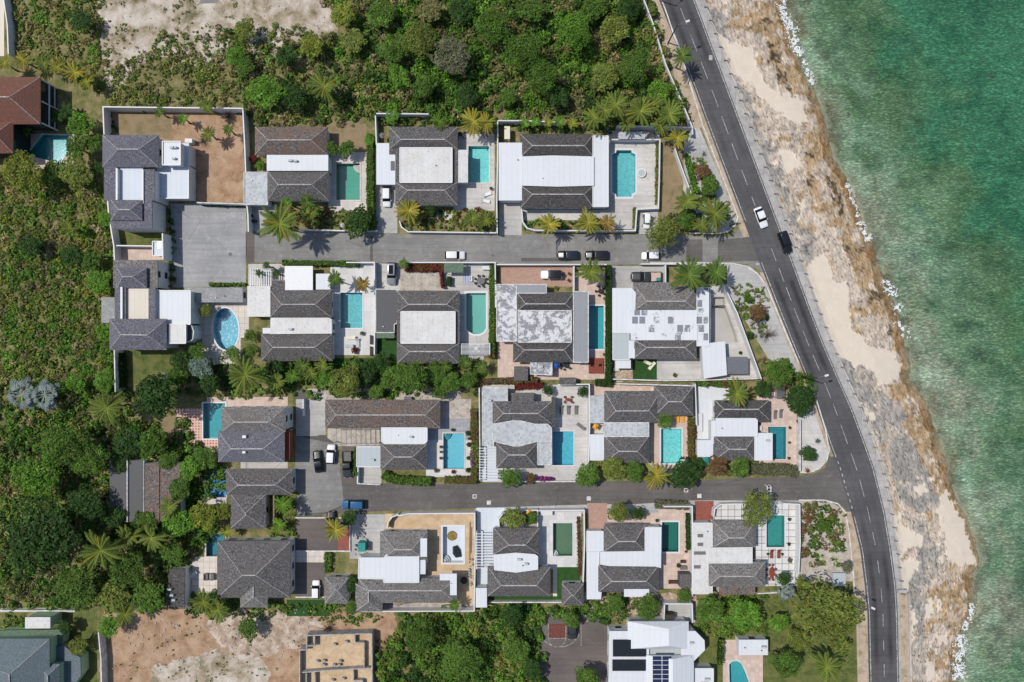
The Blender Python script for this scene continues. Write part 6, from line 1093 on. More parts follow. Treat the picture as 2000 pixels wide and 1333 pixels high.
 ('M', 160, 245, 30, 'bright', 'bright tree east of the turquoise pool'), ('M', 150, 290, 28, 'mid', 'dark leafed tree by the turquoise pool paving'), ('M', 186, 280, 20, 'mid', 'tree pressed against the northern tall house wall'), ('L', 45, 335, 44, 'yel', 'yellow green tree south of the turquoise pool'), ('P', 135, 445, 18, 'palm', 'wild palm in the west scrub', 4), ('M', 105, 335, 26, 'mid', 'mid green tree below the turquoise pool'), ('M', 150, 340, 36, 'olive', 'olive green tree west of the northern tall house'), ('M', 192, 330, 16, 'dark', 'dark tree in the gap by the tall house west wall'),
 ('M', 195, 550, 24, 'bright', 'bright feathery tree west of the grey canopy'), ('M', 180, 510, 22, 'mid', 'green tree west of the gatehouse wall'), ('M', 205, 428, 16, 'bright', 'bright bush tree beside the white west wall'), ('M', 140, 500, 24, 'dark', 'dark tree in the middle of the west scrub'), ('M', 60, 480, 26, 'dark', 'dark green tree at the west edge'), ('M', 150, 750, 24, 'bright', 'bright tree line east of the silver fan palms'), ('M', 205, 745, 22, 'bright', 'bright tree beside the tall pale wall'), ('M', 205, 650, 20, 'bright', 'bright tree west of the slate hip'),
 # north woods
 ('L', 1120, 62, 44, 'bright', 'brightest rounded tree in the north woods'), ('L', 1020, 100, 44, 'mid', 'wide green tree west of the brightest tree'), ('L', 1060, 150, 40, 'mid', 'green tree north of the fifth small palm'), ('M', 912, 190, 27, 'dark', 'bluish dark tree above the yellow palms'), ('L', 880, 110, 40, 'grey', 'grey brown leafless looking tree in the woods'), ('L', 960, 50, 40, 'mid', 'green tree at the north edge above the bluish tree'), ('L', 820, 80, 38, 'olive', 'olive tree west of the leafless looking tree'),
 ('M', 770, 95, 30, 'mid', 'green tree above the fan palm'), ('M', 745, 30, 28, 'mid', 'green tree at the north edge beside the sandy lot'), ('M', 1200, 60, 32, 'olive', 'olive tree near the roadside wall'), ('L', 1240, 130, 36, 'mid', 'tree leaning on the roadside wall'), ('M', 1180, 150, 28, 'olive', 'dull green tree north of the tall palms'), ('M', 1090, 190, 28, 'dark', 'dark tree behind the small palm row'), ('M', 990, 190, 22, 'mid', 'small green tree beside the fallen branches'), ('M', 830, 170, 28, 'mid', 'green tree northwest of the bluish tree'),
 ('M', 780, 150, 26, 'bright', 'bright tree behind the ribbed roof bungalow'), ('M', 1285, 180, 26, 'bright', 'bright tree by the lower roadside wall'), ('M', 610, 90, 22, 'yel', 'yellow green tree at the edge of the sandy lot'), ('M', 560, 110, 24, 'dark', 'dark pine like tree at the edge of the sandy lot'), ('M', 480, 60, 22, 'olive', 'wispy olive tree on the sandy lot'), ('M', 460, 110, 22, 'bright', 'bright bush tree south of the wispy olive tree'), ('M', 670, 30, 26, 'yel', 'yellow green tree at the north end of the sandy lot'), ('M', 690, 80, 24, 'olive', 'olive tree beside the brown hollow'),
 ('M', 575, 190, 26, 'dark', 'shaded dark tree east of the round bright tree'), ('M', 480, 130, 20, 'mid', 'small green tree north of the yard wall corner'), ('M', 840, 20, 30, 'brown', 'dry brown tree at the north edge'), ('M', 900, 20, 26, 'dark', 'dark tree at the north edge'), ('M', 1040, 20, 30, 'mid', 'green tree at the north edge above the wide tree'), ('M', 1160, 15, 28, 'mid', 'green tree at the north edge by the brightest tree'), ('M', 1230, 15, 24, 'dark', 'dark tree at the north end of roadside wall'), ('M', 160, 40, 22, 'dark', 'dark tree on the border of the bare pale lot'),
 # south thicket
 ('L', 820, 1240, 40, 'mid', 'tall tree nearest the renovation wall'), ('M', 1115, 1210, 20, 'mid', 'tree hanging over the dark car'), ('M', 1000, 1200, 26, 'dark', 'dark tree below the turf strip'), ('L', 900, 1290, 40, 'mid', 'tree in the middle of the south thicket'), ('M', 1010, 1270, 28, 'mid', 'leafy tree at the east side of the south thicket'), ('M', 1040, 1310, 24, 'dark', 'dark tree casting shade over the asphalt court'), ('M', 485, 1228, 22, 'mid', 'green shrub tree on the bare plot rubble'), ('M', 690, 1185, 18, 'mid', 'thin tree beside the south renovation gable')]
for t_ in T:
    if t_[3]: plant(t_[0], t_[1], t_[2], t_[3], t_[4], t_[5], *(t_[6:7]))
for x, y, r_, c_, l_ in ((395, 275, 16, 'brown', 'tangled reddish bare shrub in the walled yard'), (500, 208, 20, 'brown', 'brown bare shrub behind the first bungalow'), (1375, 300, 9, 'brown', 'small bare shrub beside the yellow palm'), (1500, 655, 20, 'brown', 'wispy bare shrub south of the shrub tree'), (975, 195, 18, 'brown', 'fallen bare branches north of the aqua pool'), (1170, 160, 22, 'brown', 'pale bare tree top in the woods'), (855, 60, 24, 'brown', 'bare branched tree near the dry brown tree'), (445, 226, 14, 'brown', 'bare brown shrub in the yard corner'), (640, 1230, 22, 'brown', 'bare branches near the unfinished shell'), (40, 1150, 24, 'brown', 'bare grey shrubs west of the block wall')):
    plant('D', x, y, r_, c_, l_)
# ---------------------------------------------------------------- vehicles
def paint(name, c, metal=.0, rough=.28):
    t = NT(name); t.b.inputs['Coat Weight'].default_value = .6; t.b.inputs['Metallic'].default_value = metal; return t.out(c, rough)
PT = {'white': paint('white_car_paint', C(.74, .74, .74)), 'black': paint('black_car_paint', C(.012, .014, .018)), 'navy': paint('dark_blue_car_paint', C(.012, .02, .035)), 'silver': paint('silver_car_paint', C(.30, .32, .34), .4), 'blue': paint('blue_car_paint', C(.02, .10, .22)), 'dgrey': paint('charcoal_car_paint', C(.035, .04, .042)), 'grey': paint('dull_grey_paint', C(.13, .14, .14), 0, .5)}
M['cg'] = plain('car_glass', C(.008, .01, .013), .2, var=.05); M['cg'].node_tree.nodes['Principled BSDF'].inputs['Specular IOR Level'].default_value = .15; M['hl'] = plain('headlight_lens', C(.6, .62, .65), .15, var=.02); M['tlr'] = plain('tail_light_lens', C(.3, .01, .01), .3, var=.02)
def loft(secs, name, m, smooth=True):
    """secs: (x, halfwidth, zbottom, ztop, crown) cross sections, rounded corners"""
    V, F = [], []; K = 10
    for x, w, z0, z1, cr in secs:
        ring = [(-w * .92, z0), (-w, z0 + (z1 - z0) * .35), (-w * .985, z0 + (z1 - z0) * .75), (-w * .86, z1 - cr * .4), (-w * .45, z1), (w * .45, z1), (w * .86, z1 - cr * .4), (w * .985, z0 + (z1 - z0) * .75), (w, z0 + (z1 - z0) * .35), (w * .92, z0)]
        V += [(x, y, z) for y, z in ring]
    for i in range(len(secs) - 1):
        for k in range(K): a = i * K + k; b = i * K + (k + 1) % K; F.append([a, b, b + K, a + K])
    F.append(list(range(K))[::-1]); F.append([len(V) - K + k for k in range(K)])
    me = bpy.data.meshes.new(name); me.from_pydata(V, [], F); me.materials.append(m); me.update()
    import bmesh
    bm = bmesh.new(); bm.from_mesh(me); bmesh.ops.recalc_face_normals(bm, faces=bm.faces); bm.to_mesh(me); bm.free()
    if smooth: me.polygons.foreach_set('use_smooth', [True] * len(me.polygons))
    return lk(name, me)
def car(px, py, ang, style, colr, label, L=4.4, Wd=1.8, z=.03, name='parked_car', cat='car', group='cars parked along the streets and drives'):
    x, y, _ = P(px, py, .8); r = root(name, (x, y, z), label, cat, group, rz=math.radians(ang)); h = L / 2; w = Wd / 2; pt = PT[colr]
    def ad(o): o.parent = r; return o
    hood, cab0, cab1, cab2, cab3, deck, top = {'sedan': (.80, .42, .12, -.52, -.80, .90, 1.42), 'hatch': (.86, .50, .20, -.76, -.96, .95, 1.50), 'suv': (1.0, .42, .16, -.84, -.98, 1.05, 1.72), 'coupe': (.80, .36, .04, -.40, -.82, .86, 1.32),
        'pickup': (1.02, .40, .18, -.14, -.24, 1.0, 1.75), 'jeep': (1.05, .30, .20, -.86, -.90, 1.05, 1.82), 'cart': (.75, .45, .40, -.7, -.75, .75, 1.85)}[style]
    S_ = [(h, w * .62, .36, .58, .05), (h * .965, w * .84, .26, hood * .84, .08), (h * .86, w * .97, .22, hood * .95, .06), (h * (cab0 + .04), w, .22, hood + .04, .05), (h * cab0, w, .22, hood + .08, .05)]
    if style in ('pickup',): S_ += [(h * cab3, w, .22, deck, .04), (h * cab3 - .02, w, .22, .62, .02), (-h * .95, w, .22, .62, .02), (-h, w * .97, .3, .6, .02)]
    else: S_ += [(h * cab3, w, .22, deck, .05), (-h * .93, w * .95, .24, deck * .97, .07), (-h * .985, w * .86, .3, deck * .86, .08), (-h, w * .7, .36, deck * .6, .05)]
    body = ad(loft(S_, 'body', pt))
    tw = w * (.80 if style != 'jeep' else .93); b0 = hood + .03; g = []
    gx = [(h * cab0 + .05, w * .88, b0 - .05), (h * cab1, tw, top), (h * cab2, tw, top), (h * cab3 - .02, w * .88, deck - .02)]
    V = []
    for X, hw, Z in gx: V += [(X, -hw, Z), (X, hw, Z)]
    V += [(gx[0][0], -w * .95, b0 - .1), (gx[0][0], w * .95, b0 - .1), (gx[3][0], -w * .95, b0 - .1), (gx[3][0], w * .95, b0 - .1)]
    F = [[0, 1, 3, 2], [2, 3, 5, 4], [4, 5, 7, 6], [0, 2, 4, 6, 10, 8], [1, 9, 11, 7, 5, 3], [8, 9, 1, 0], [6, 7, 11, 10]]
    me = bpy.data.meshes.new('windows'); me.from_pydata(V, [], F); me.materials.append(M['cg']); ad(lk('windows', me))
    rf = 'black' if style == 'jeep' else colr
    x0, x1 = h * cab1 + .06, h * cab2 - .06
    o = ad(loft([(x0, tw * .9, top - .03, top + .03, .02), (x0 - .12, tw * 1.0, top - .05, top + .06, .03), (x1 + .12, tw * 1.0, top - .05, top + .06, .03), (x1, tw * .9, top - .03, top + .03, .02)], 'roof_panel', PT[rf]))
    if style in ('suv', 'hatch') and colr in ('silver',): ad(MB().box(x1 + .35, -tw * .6, x0 - .25, tw * .6, top + .055, top + .075).build('sunroof', M['cg']))
    for sx in (1, -1):
        for sy in (1, -1):
            cx_, rr = sx * h * .62, .33 if style not in ('jeep', 'suv', 'pickup') else .39
            t_ = MB().tube([(cx_, sy * (w - .19), rr), (cx_, sy * (w + .015), rr)], [rr, rr], 14).build('wheel', M['tyre'], r); MB().tube([(cx_, sy * (w - .02), rr), (cx_, sy * (w + .03), rr)], [rr * .6, rr * .55], 10).build('rim', M['met'], t_)
    for sy in (1, -1):
        MB().box(h * .93, sy * w * .62 - .16, h * .99, sy * w * .62 + .16, hood * .62, hood * .78).build('headlight', M['hl'], r); MB().box(-h * 1.0, sy * w * .7 - .12, -h * .95, sy * w * .7 + .12, .6, .76).build('tail_light', M['tlr'], r)
        MB().box(h * cab0 - .25, sy * (w + .1) - .09, h * cab0 - .1, sy * (w + .1) + .09, b0 - .02, b0 + .13).build('mirror', pt, r)
    if style == 'pickup':
        b = MB(); zf, zt = .64, 1.0
        b.box(-h * .99, -w, h * cab3 - .05, -w + .09, .6, zt); b.box(-h * .99, w - .09, h * cab3 - .05, w, .6, zt); b.box(-h * 1.0, -w + .1, -h + .09, w - .1, .6, zt); b.build('bed_sides', pt, r)
        MB().box(-h * .96, -w + .1, h * cab3 - .08, w - .1, .62, .66).build('bed_floor', M['gry'], r)
    if style == 'jeep': MB().tube([(-h - .02, 0, 1.0), (-h - .26, 0, 1.0)], [.4, .38], 14).build('spare_wheel', M['tyre'], r)
    return r
for a in [
 (755, 385, -90, 'hatch', 'white', 'white hatchback parked nose out under a flat roof edge', 4.3, 1.75), (765, 535, -91, 'suv', 'silver', 'silver car with glass sunroof on the pale drive', 4.8, 1.95), (888, 499, 0, 'hatch', 'white', 'white car parked at the kerb outside the green pool garden', 4.4, 1.8), (1109, 499, 180, 'suv', 'navy', 'western of two black cars parked nose to tail', 4.5, 1.9),
 (1165, 499, 180, 'suv', 'black', 'eastern of two black cars parked nose to tail', 4.95, 1.95), (1077, 537, 180, 'jeep', 'white', 'white jeep with black roof and spare wheel on brick drive', 4.6, 1.85), (1271, 500, 180, 'hatch', 'white', 'white car parked at the kerb beside the old pickup truck', 3.9, 1.7), (1263, 431, -90, 'cart', 'white', 'small white cart half hidden under the olive tree', 3.4, 1.5),
 (621, 902, 98, 'coupe', 'black', 'black car parked at an angle beside the white car', 4.8, 1.9), (646, 888, 87, 'hatch', 'white', 'white car parked beside the black car in the forecourt', 4.2, 1.8), (691, 986, 180, 'hatch', 'blue', 'bright blue car at the end of the southern street', 5.1, 1.95), (646, 1018, 90, 'suv', 'dgrey', 'dark car half covered by the drooping yellow palm', 4.3, 1.8),
 (617, 1152, 90, 'hatch', 'white', 'white van parked in the shade of the pyramid roof', 3.9, 1.65), (1117, 1231, -90, 'suv', 'dgrey', 'dark car on the red basketball key under the trees', 4.0, 1.9)]:
    car(*a[:6], L=a[6], Wd=a[7])
car(1487, 425, -69, 'sedan', 'white', 'white car driving on the coast road', 4.6, 1.85, .03, 'moving_car', group='cars driving on the coast road'); car(1534, 474, -70, 'suv', 'black', 'black car driving on the coast road', 4.9, 1.95, .03, 'moving_car', group='cars driving on the coast road')
car(678, 908, -88, 'pickup', 'dgrey', 'dark green pickup truck with a tyre in its bed', 5.7, 1.95, .03, 'pickup_truck', 'truck', None)
tr = car(1262, 541, 180, 'pickup', 'dgrey', 'old pickup truck with long rusty open load bed', 6.6, 2.15, .03, 'pickup_truck', 'truck', None)
MB().box(-3.1, -.95, -1.0, .95, .66, .72).build('load', M['ppink'], tr); MB().box(-3.0, .2, -2.2, .9, .72, 1.2).build('crate', M['teal'], tr)
# ---------------------------------------------------------------- garden and pool furniture
def lounger(px, py, ang, m, label, L=1.95, group='loungers on the pool terraces', z=.02):
    x, y, _ = P(px, py, .3); r = root('sun_lounger', (x, y, z), label, 'sun lounger', group, rz=math.radians(ang))
    MB().box(-L / 2, -.33, L * .18, .33, .26, .34).build('seat', M[m], r); b = MB().prism([(L * .18, -.33), (L * .5, -.33), (L * .5, .33), (L * .18, .33)], .26, .34)
    for i in range(8):
        v = b.v[i]; b.v[i] = (v[0], v[1], v[2] + (v[0] - L * .18) * .7)
    b.build('backrest', M[m], r)
    for sx in (-1, 1):
        for sy in (-1, 1): MB().box(sx * L * .42 - .03, sy * .28 - .03, sx * L * .42 + .03, sy * .28 + .03, 0, .3).build('leg', M['whf'], r)
for a in [(1096, 801, 90, 'gry', 'first brown lounger from the west in the white court'), (1110, 801, 90, 'gry', 'middle brown lounger of three in the white court'), (1125, 801, 90, 'gry', 'third brown lounger from the west in the white court'), (1134, 833, -38, 'gry', 'lone diagonal lounger beside the clear blue pool'),
 (1324, 817, 90, 'org', 'western orange lounger beside the rippled pool'), (1334, 817, 90, 'org', 'eastern orange lounger beside the rippled pool'), (1514, 810, 90, 'gry', 'western grey lounger north of the deep teal pool'), (1525, 808, 90, 'gry', 'eastern grey lounger north of the deep teal pool'), (1265, 709, 155, 'crm', 'cream lounger on the bright turf nearest the hip roof'), (1273, 715, 50, 'crm', 'cream lounger on the bright turf crossing towards the wall'),
 (1507, 1082, 90, 'rwood', 'western red deck chair below the slab pool'), (1521, 1082, 90, 'rwood', 'eastern red deck chair below the slab pool'), (1156, 720, 90, 'blk', 'western black seat on the red deck'), (1172, 720, 90, 'blk', 'eastern black seat on the red deck'), (686, 660, 0, 'crm', 'cream lounger lying east to west by the teal pool'), (699, 670, 90, 'lg', 'grey lounger standing north to south by the teal pool'), (682, 676, 0, 'lg', 'grey lounger nearest the firepit flowers'),
 (951, 380, 200, 'whf', 'upper white curved chair east of the ribbed roof'), (948, 393, 170, 'whf', 'lower white curved chair east of the ribbed roof'), (367, 1121, 40, 'whf', 'western white folding chair by the tile patio'), (378, 1122, 40, 'whf', 'eastern white folding chair by the tile patio')]:
    lounger(*a)
def table(px, py, rx, ry, m, label, seats=6, sm='blk', ang=0, h=.74, name='dining_table', cat='dining table'):
    x, y, _ = P(px, py, h); r = root(name, (x, y, .02), label, cat, None, rz=math.radians(ang)); MB().prism(circle(0, 0, rx * S, ry * S, 18), h - .05, h).build('tabletop', M[m], r)
    for a in range(4): c, s_ = math.cos(a * 1.57 + .78) * rx * S * .7, math.sin(a * 1.57 + .78) * ry * S * .7; MB().box(c - .04, s_ - .04, c + .04, s_ + .04, 0, h - .05).build('leg', M[m], r)
    for k in range(seats):
        a = 2 * math.pi * (k + .5) / seats; cx, cy = x + math.cos(a) * (rx + 3.4) * S, y + math.sin(a) * (ry + 3.4) * S
        c = root('garden_chair', (cx, cy, .02), label.replace('table', 'table chair').replace(' with', ', part of set with')[:90], 'chair', 'chairs round the ' + label.split(' with')[0], rz=a)
        c['label'] = 'one of the chairs round the ' + label.split(' with')[0]
        MB().box(-.22, -.22, .2, .22, .4, .46).build('seat', M[sm], c); MB().box(.18, -.22, .24, .22, .42, .85).build('backrest', M[sm], c)
        for sx in (-.18, .16):
            for sy in (-.18, .18): MB().box(sx - .02, sy - .02, sx + .02, sy + .02, 0, .4).build('leg', M[sm], c)
table(939, 549, 8, 7, 'gry', 'round grey table north of the green pool', 8); table(1173, 569, 5, 5, 'blk', 'small black table on the palm court terrace', 5); table(1507, 1119, 5, 11, 'rwood', 'long red table on the slab patio', 8, 'rwood'); table(1110, 781, 6, 3, 'rust' if 0 else 'rwood', 'oval brown table in the white court', 4, 'rwood')
table(1105, 714, 5, 5, 'blk', 'dark table beside the blue canopy', 5, 'dwood'); table(930, 681, 3.5, 3.5, 'whf', 'round white table on the lattice terrace', 4, 'whf'); table(1397, 0, 0.1, .1, 'whf', 'x', 0) if 0 else None; table(899, 262, 4.5, 4, 'blk', 'dark table under the aqua pool palms', 4, 'gry'); table(1485, 837, 3, 5, 'whf', 'white table at the side of the deep teal pool', 2, 'blk')
table(720, 648, 0.1, .1, 'blk', 'y', 0) if 0 else None
def sofa(px, py, w, d, ang, m, label, cat='sofa'):
    x, y, _ = P(px, py, .4); r = root('outdoor_sofa', (x, y, .02), label, cat, None, rz=math.radians(ang)); w *= S; d *= S
    MB().box(-w / 2, -d / 2, w / 2, d / 2, .12, .42).build('seat', M[m], r); MB().box(-w / 2, d / 2, w / 2, d / 2 + .18, .12, .75).build('backrest', M[m], r)
    for s_ in (-1, 1): MB().box(s_ * w / 2 - .1, -d / 2, s_ * w / 2 + .1, d / 2 + .01, .12, .6).build('armrest', M[m], r)
for a in ((403, 1127, 12, 6, 90, 'gry', 'dark grey sofa on the tile patio nearest the plants'), (414, 1127, 12, 6, -90, 'gry', 'dark grey sofa on the tile patio nearest the house'), (907, 680, 12, 5, 90, 'gry', 'grey bench at the west side of the lattice terrace'), (949, 680, 12, 5, -90, 'gry', 'grey bench at the east side of the lattice terrace'), (724, 664, 16, 3, -90, 'dwood', 'northern dark bench on the teal pool deck'), (724, 686, 16, 3, -90, 'dwood', 'southern dark bench on the teal pool deck'),
 (920, 545, 9, 5, 90, 'frm', 'white lounge seat beside the striped rug'), (881, 1124, 0, 0, 0, 'gry', ''), (1335, 1110, 10, 6, 0, 'gry', 'grey sofa below the dark green pool'), (1334, 1098, 8, 4, 0, 'dwood', 'dark wooden bench below the dark green pool'), (1204, 722, 10, 5, 0, 'frm', 'white garden sofa behind the light grey roof'), (1316, 1138, 18, 5, 0, 'dwood', 'brown bench on the sandy patio corner')):
    if a[2]: sofa(*a)
def parasol(px, py, rp, m, label, sides=8, h=2.5):
    x, y, _ = P(px, py, h); r = root('parasol', (x, y, .02), label, 'parasol'); R = rp * S; mb = MB()
    c = circle(0, 0, R, n=sides, a0=.4)
    for i in range(sides): a, b = c[i], c[(i + 1) % sides]; mb.poly([(a[0], a[1], h - .35), (b[0], b[1], h - .35), (0, 0, h)]); mb.poly([(a[0], a[1], h - .36), (0, 0, h - .03), (b[0], b[1], h - .36)])
    mb.build('canopy', M[m], r); MB().tube([(0, 0, 0), (0, 0, h + .1)], [.03, .03], 6).build('pole', M['met'], r)
parasol(948, 262, 8, 'gry', 'grey parasol at the north end of the aqua pool'); parasol(746, 264, 5.5, 'gry', 'round grey parasol behind the fan palm', 12); parasol(1034, 1004, 7.5, 'org', 'square orange parasol in the curved wall garden', 4); parasol(1377, 902, 10, 'teal', 'teal half open parasol by the small white roof'); parasol(1087, 714, 7, 'blu', 'royal blue canopy beside the rounded grey roof', 4); parasol(668, 440, 4.5, 'lg', 'pale green umbrella at the street garden'); parasol(1164, 834, 7, 'org', 'small yellow awning between two white roofs', 4, 2.2)
def potted(px, py, rp, col, label, grp):
    x, y, _ = P(px, py, .6); r = root('potted_plant', (x, y, .02), label, 'potted plant', grp); k = rp * S
    MB().tube([(0, 0, 0), (0, 0, .42)], [k * .45, k * .62], 12).build('pot', M['pot'], r); c = lk('foliage', random.choice(CM['S']), r); c.location = (0, 0, .55); c.scale = (k, k, k); c.color = (*COL[col], 1)
G1 = 'potted plants round the sky blue pool'
for x, y, r_, c_, l_ in ((884, 840, 4, 'dark', 'potted plant at the north end of the sky blue pool'), (861, 873, 3.5, 'rust', 'upper of three pots west of the sky blue pool'), (861, 883, 3, 'rust', 'middle of three pots west of the sky blue pool'), (861, 895, 3.5, 'rust', 'lower of three pots west of the sky blue pool'), (852, 919, 5, 'rust', 'large pot at the south-west corner of the sky blue pool'), (885, 922, 4.5, 'red', 'red leafed pot south of the sky blue pool'),
 (914, 846, 6, 'dark', 'big round potted plant highest by the olive hedge'), (916, 869, 6, 'dark', 'second big potted plant by the olive hedge'), (915, 895, 5, 'dark', 'third big potted plant by the olive hedge'), (914, 918, 6, 'dark', 'lowest big potted plant by the olive hedge'), (916, 857, 3, 'red', 'small red pot between two big potted plants')): potted(x, y, r_, c_, l_, G1)
G2 = 'potted plants round the deep teal pool'
for x, y, r_, c_, l_, g_ in ((1543, 836, 3.5, 'dark', 'pot at the north-east corner of the deep teal pool', G2), (1542, 865, 3, 'dark', 'pot midway along the deep teal pool', G2), (1541, 895, 3.5, 'rust', 'pot at the south-east corner of the deep teal pool', G2), (1559, 823, 4.5, 'dark', 'round grey green pot at the white east wall', G2), (1181, 584, 4, 'olive', 'potted bush beside the straight clipped hedge north', None), (1180, 693, 4, 'olive', 'potted bush beside the straight clipped hedge south', None),
 (707, 651, 5, 'grey', 'round dark planter on the teal pool deck', None), (693, 684, 8, 'red', 'red flowered planter on the white pool deck', None), (1283, 1017, 4, 'dark', 'dark potted palm at the corner of the dark green pool', None), (1140, 1007, 2.5, 'dark', 'dark pot on the east wall terrace', None), (959, 368, 4, 'rust', 'reddish pot east of the aqua pool', None), (1459, 655, 5, 'rust', 'dry brown pot on the slanting terrace', None), (1446, 689, 4, 'dark', 'dark pot beside the slatted screen', None),
 (1542, 1015, 4, 'dark', 'upper potted plant on the white slabs', None), (1541, 1063, 4, 'dark', 'lower potted plant on the white slabs', None), (1543, 1095, 6, 'grey', 'grey sprawling pot on the white slabs', None), (1500, 1083, 3, 'dark', 'pot left of the red deck chairs', None), (1528, 1083, 3, 'dark', 'pot right of the red deck chairs', None), (1318, 733, 5, 'rust', 'dry pot on the white terrace south of the hip', None), (1112, 535, 4, 'rust', 'upper potted bush on the brick drive', None), (1111, 548, 4, 'rust', 'lower potted bush on the brick drive', None),
 (1086, 563, 5, 'olive', 'pot with spreading leaves by the brick drive edge', None), (1325, 1105, 5, 'dark', 'round bush on the pink patio corner', None), (1340, 1078, 3, 'dark', 'small pot at the foot of the dark hedge', None)): potted(x, y, r_, c_, l_, g_)
# ---------------------------------------------------------------- pergolas, canopies, screens
pergola(488, 526, 532, 557, 'white slatted pergola over the drive north of the cream roof', 10, 2.7, along='y'); pergola(937, 873, 971, 938, 'white slatted pergola over the narrow drive by the blue pool', 12, 2.6); pergola(931, 1040, 966, 1112, 'long white slatted pergola over the blue grey drive', 13, 2.6)
pergola(1420, 699, 1460, 729, 'grey slatted screen beside the slanting terrace', 22, 2.5, 'met', 'y', .16); pergola(652, 838, 740, 866, 'slender slatted pergola in the long roof garden', 9, 2.6, 'conc', 'y', .07); pergola(1499, 950, 1506, 975, 'narrow white ladder like frame over the southern street', 4, 1.4, 'whf', 'x', .1); pergola(901, 671, 956, 693, 'white lattice terrace frame south of the green pool', 9, 2.5, 'whf', 'x', .1); pergola(1514, 758, 1532, 776, 'small grey slatted screen under the domed tree', 8, 2.2, 'met', 'y', .12)
def canopy(x0, y0, x1, y1, z, m, label, name='canopy', cat='canopy'):
    r = root(name, P((x0 + x1) / 2, (y0 + y1) / 2), label, cat); a = PR(x0, y0, x1, y1, z); put(MB().box(*a, z - .08, z).build('canopy_top', M[m]), r)
    for x in (a[0] + .1, a[2] - .1):
        for y in (a[1] + .1, a[3] - .1): put(MB().box(x - .05, y - .05, x + .05, y + .05, 0, z - .09).build('post', M['whf']), r)
canopy(556, 520, 611, 567, 2.9, 'whf', 'bright white sail canopy over the front court'); canopy(617, 535, 645, 566, 2.7, 'wr', 'pale awning between white canopy and palm'); canopy(867, 514, 905, 533, 2.6, 'gre', 'grey green shade awning on the street wall'); canopy(1208, 258, 1260, 272, 2.5, 'wx', 'white and grey shade screen above the notched pool'); canopy(985, 247, 996, 272, 2.2, 'crm', 'narrow yellow shed behind the broad white roof', 'garden_shed', 'shed')
for a in (('garden_shed', 'small square grey roofed shed south of the patchy roof', 'shed', 1004, 717, 1031, 744, 0, 2.5, 'sh'), ('garden_shed', 'small grey roofed shed in the middle of the back wall', 'shed', 1094, 739, 1125, 752, 0, 2.3, 'sh'), ('red_deck', 'raised red timber deck at the end of the teal pool', 'deck', 1150, 700, 1179, 730, 0, .4, 'rwood'), ('storage_box', 'long white box on the green pool terrace', 'box', 942, 520, 960, 527, 0, .9, 'frm'), ('garden_shed', 'small pale roofed shed on the southern lawn', 'shed', 315, 727, 341, 741, 0, 2.2, 'shl'),
 ('roof_shed', 'white capped shed against the bare yard house', 'shed', 361, 271, 375, 279, 0, 1.6, 'frm'), ('storage_box', 'low white box on the corner apron by the big olive tree', 'slab', 1627, 1120, 1652, 1145, 0, .8, 'lg'), ('storage_box', 'white counter top beside the olive pool north wall', 'counter', 1056, 999, 1079, 1007, 0, 1.0, 'frm'), ('rubbish_bin', 'dark green bin behind the long shingled roof', 'bin', 789, 776, 804, 781, 0, 1.1, 'gry'), ('planter_box', 'long white planter wall west of the white court', 'planter', 1362, 808, 1372, 843, 0, .6, 'frm'),
 ('garden_shed', 'dark brown hut in the roofless enclosure', 'shed', 1298, 1201, 1317, 1216, 0, 2.2, 'dwood'), ('garden_shed', 'small square grey roof behind the red deck plants', 'shed', 1328, 1122, 1350, 1148, 0, 2.2, 'sh'), ('work_hut', 'teal and white portable hut on the renovation drive', 'hut', 699, 1061, 713, 1078, 0, 2.2, 'teal'), ('rubbish_bin', 'black wheeled bin by the concrete carport', 'bin', 485, 418, 491, 424, 0, 1.1, 'blk'), ('rubbish_bin', 'dark bin below the first black bin', 'bin', 492, 429, 499, 434, 0, 1.0, 'blk'), ('drain_grate', 'dark grate on the concrete drive', 'grate', 507, 413, 512, 419, .022, .05, 'blk')): fbox(*a)
# things lying on the ground
r_ = fbox('striped_rug', 'blue and white striped rug beside the green pool', 'rug', 905, 536, 920, 553, .02, .035, 'frm')
sb = MB()
for i in range(5): a = PR(905.5 + i * 3, 536, 907 + i * 3, 553, .04); sb.box(*a, .036, .042)
sb.build('stripes', M['blu']).parent = r_
r_ = fbox('striped_rug', 'red and white striped rug beside the dark tiled pavilion', 'rug', 367, 1118, 375, 1166, .02, .035, 'frm'); sb = MB()
for i in range(14): a = PR(367, 1119 + i * 3.4, 375, 1120.6 + i * 3.4, .04); sb.box(*a, .036, .042)
sb.build('stripes', plain('red_stripe', C(.45, .12, .12))).parent = r_
stn = 'stepping stones across the gravel yard'
for i, (x, y) in enumerate(((873, 814), (881, 814), (886, 809), (892, 803), (898, 799), (904, 796), (910, 791))): tag(MB().prism(PW(circle(x, y, 2.3, n=9)), .01, .06).build('stepping_stone', M['conc2']), 'one of the round white stepping stones in the gravel yard', 'stone', stn)
tag(MB().prism([p[:2] for p in map(lambda q: P(*q, .9), circle(1076, 447, 3.8, n=16))], .0, .9, PW(circle(1076, 447, 1.6, n=16), 1.0)).build('globe_ornament', M['frm'], smooth=True), 'white globe on the garden wall by yellow palm', 'ornament')
for (x, y, l_, rnd) in ((962, 499, 'manhole with pale ring in the side street', 1), (450, 497, 'round dark manhole in the pale car park', 1), (619, 849, 'small square manhole near the forecourt', 0), (1388, 113, 'square access cover in the coast road', 0), (1480, 516, 'tiny square cover near the street corner', 0)): tag((MB().prism(PW(circle(x, y, 3.6, n=16)), .02, .04) if rnd else MB().box(*PR(x - 3.5, y - 5 if y == 113 else y - 2, x + 3.5, y + 5 if y == 113 else y + 2, .04), .02, .042)).build('manhole_cover', M['gry'] if y in (499, 497) else M['conc1']), l_, 'manhole')
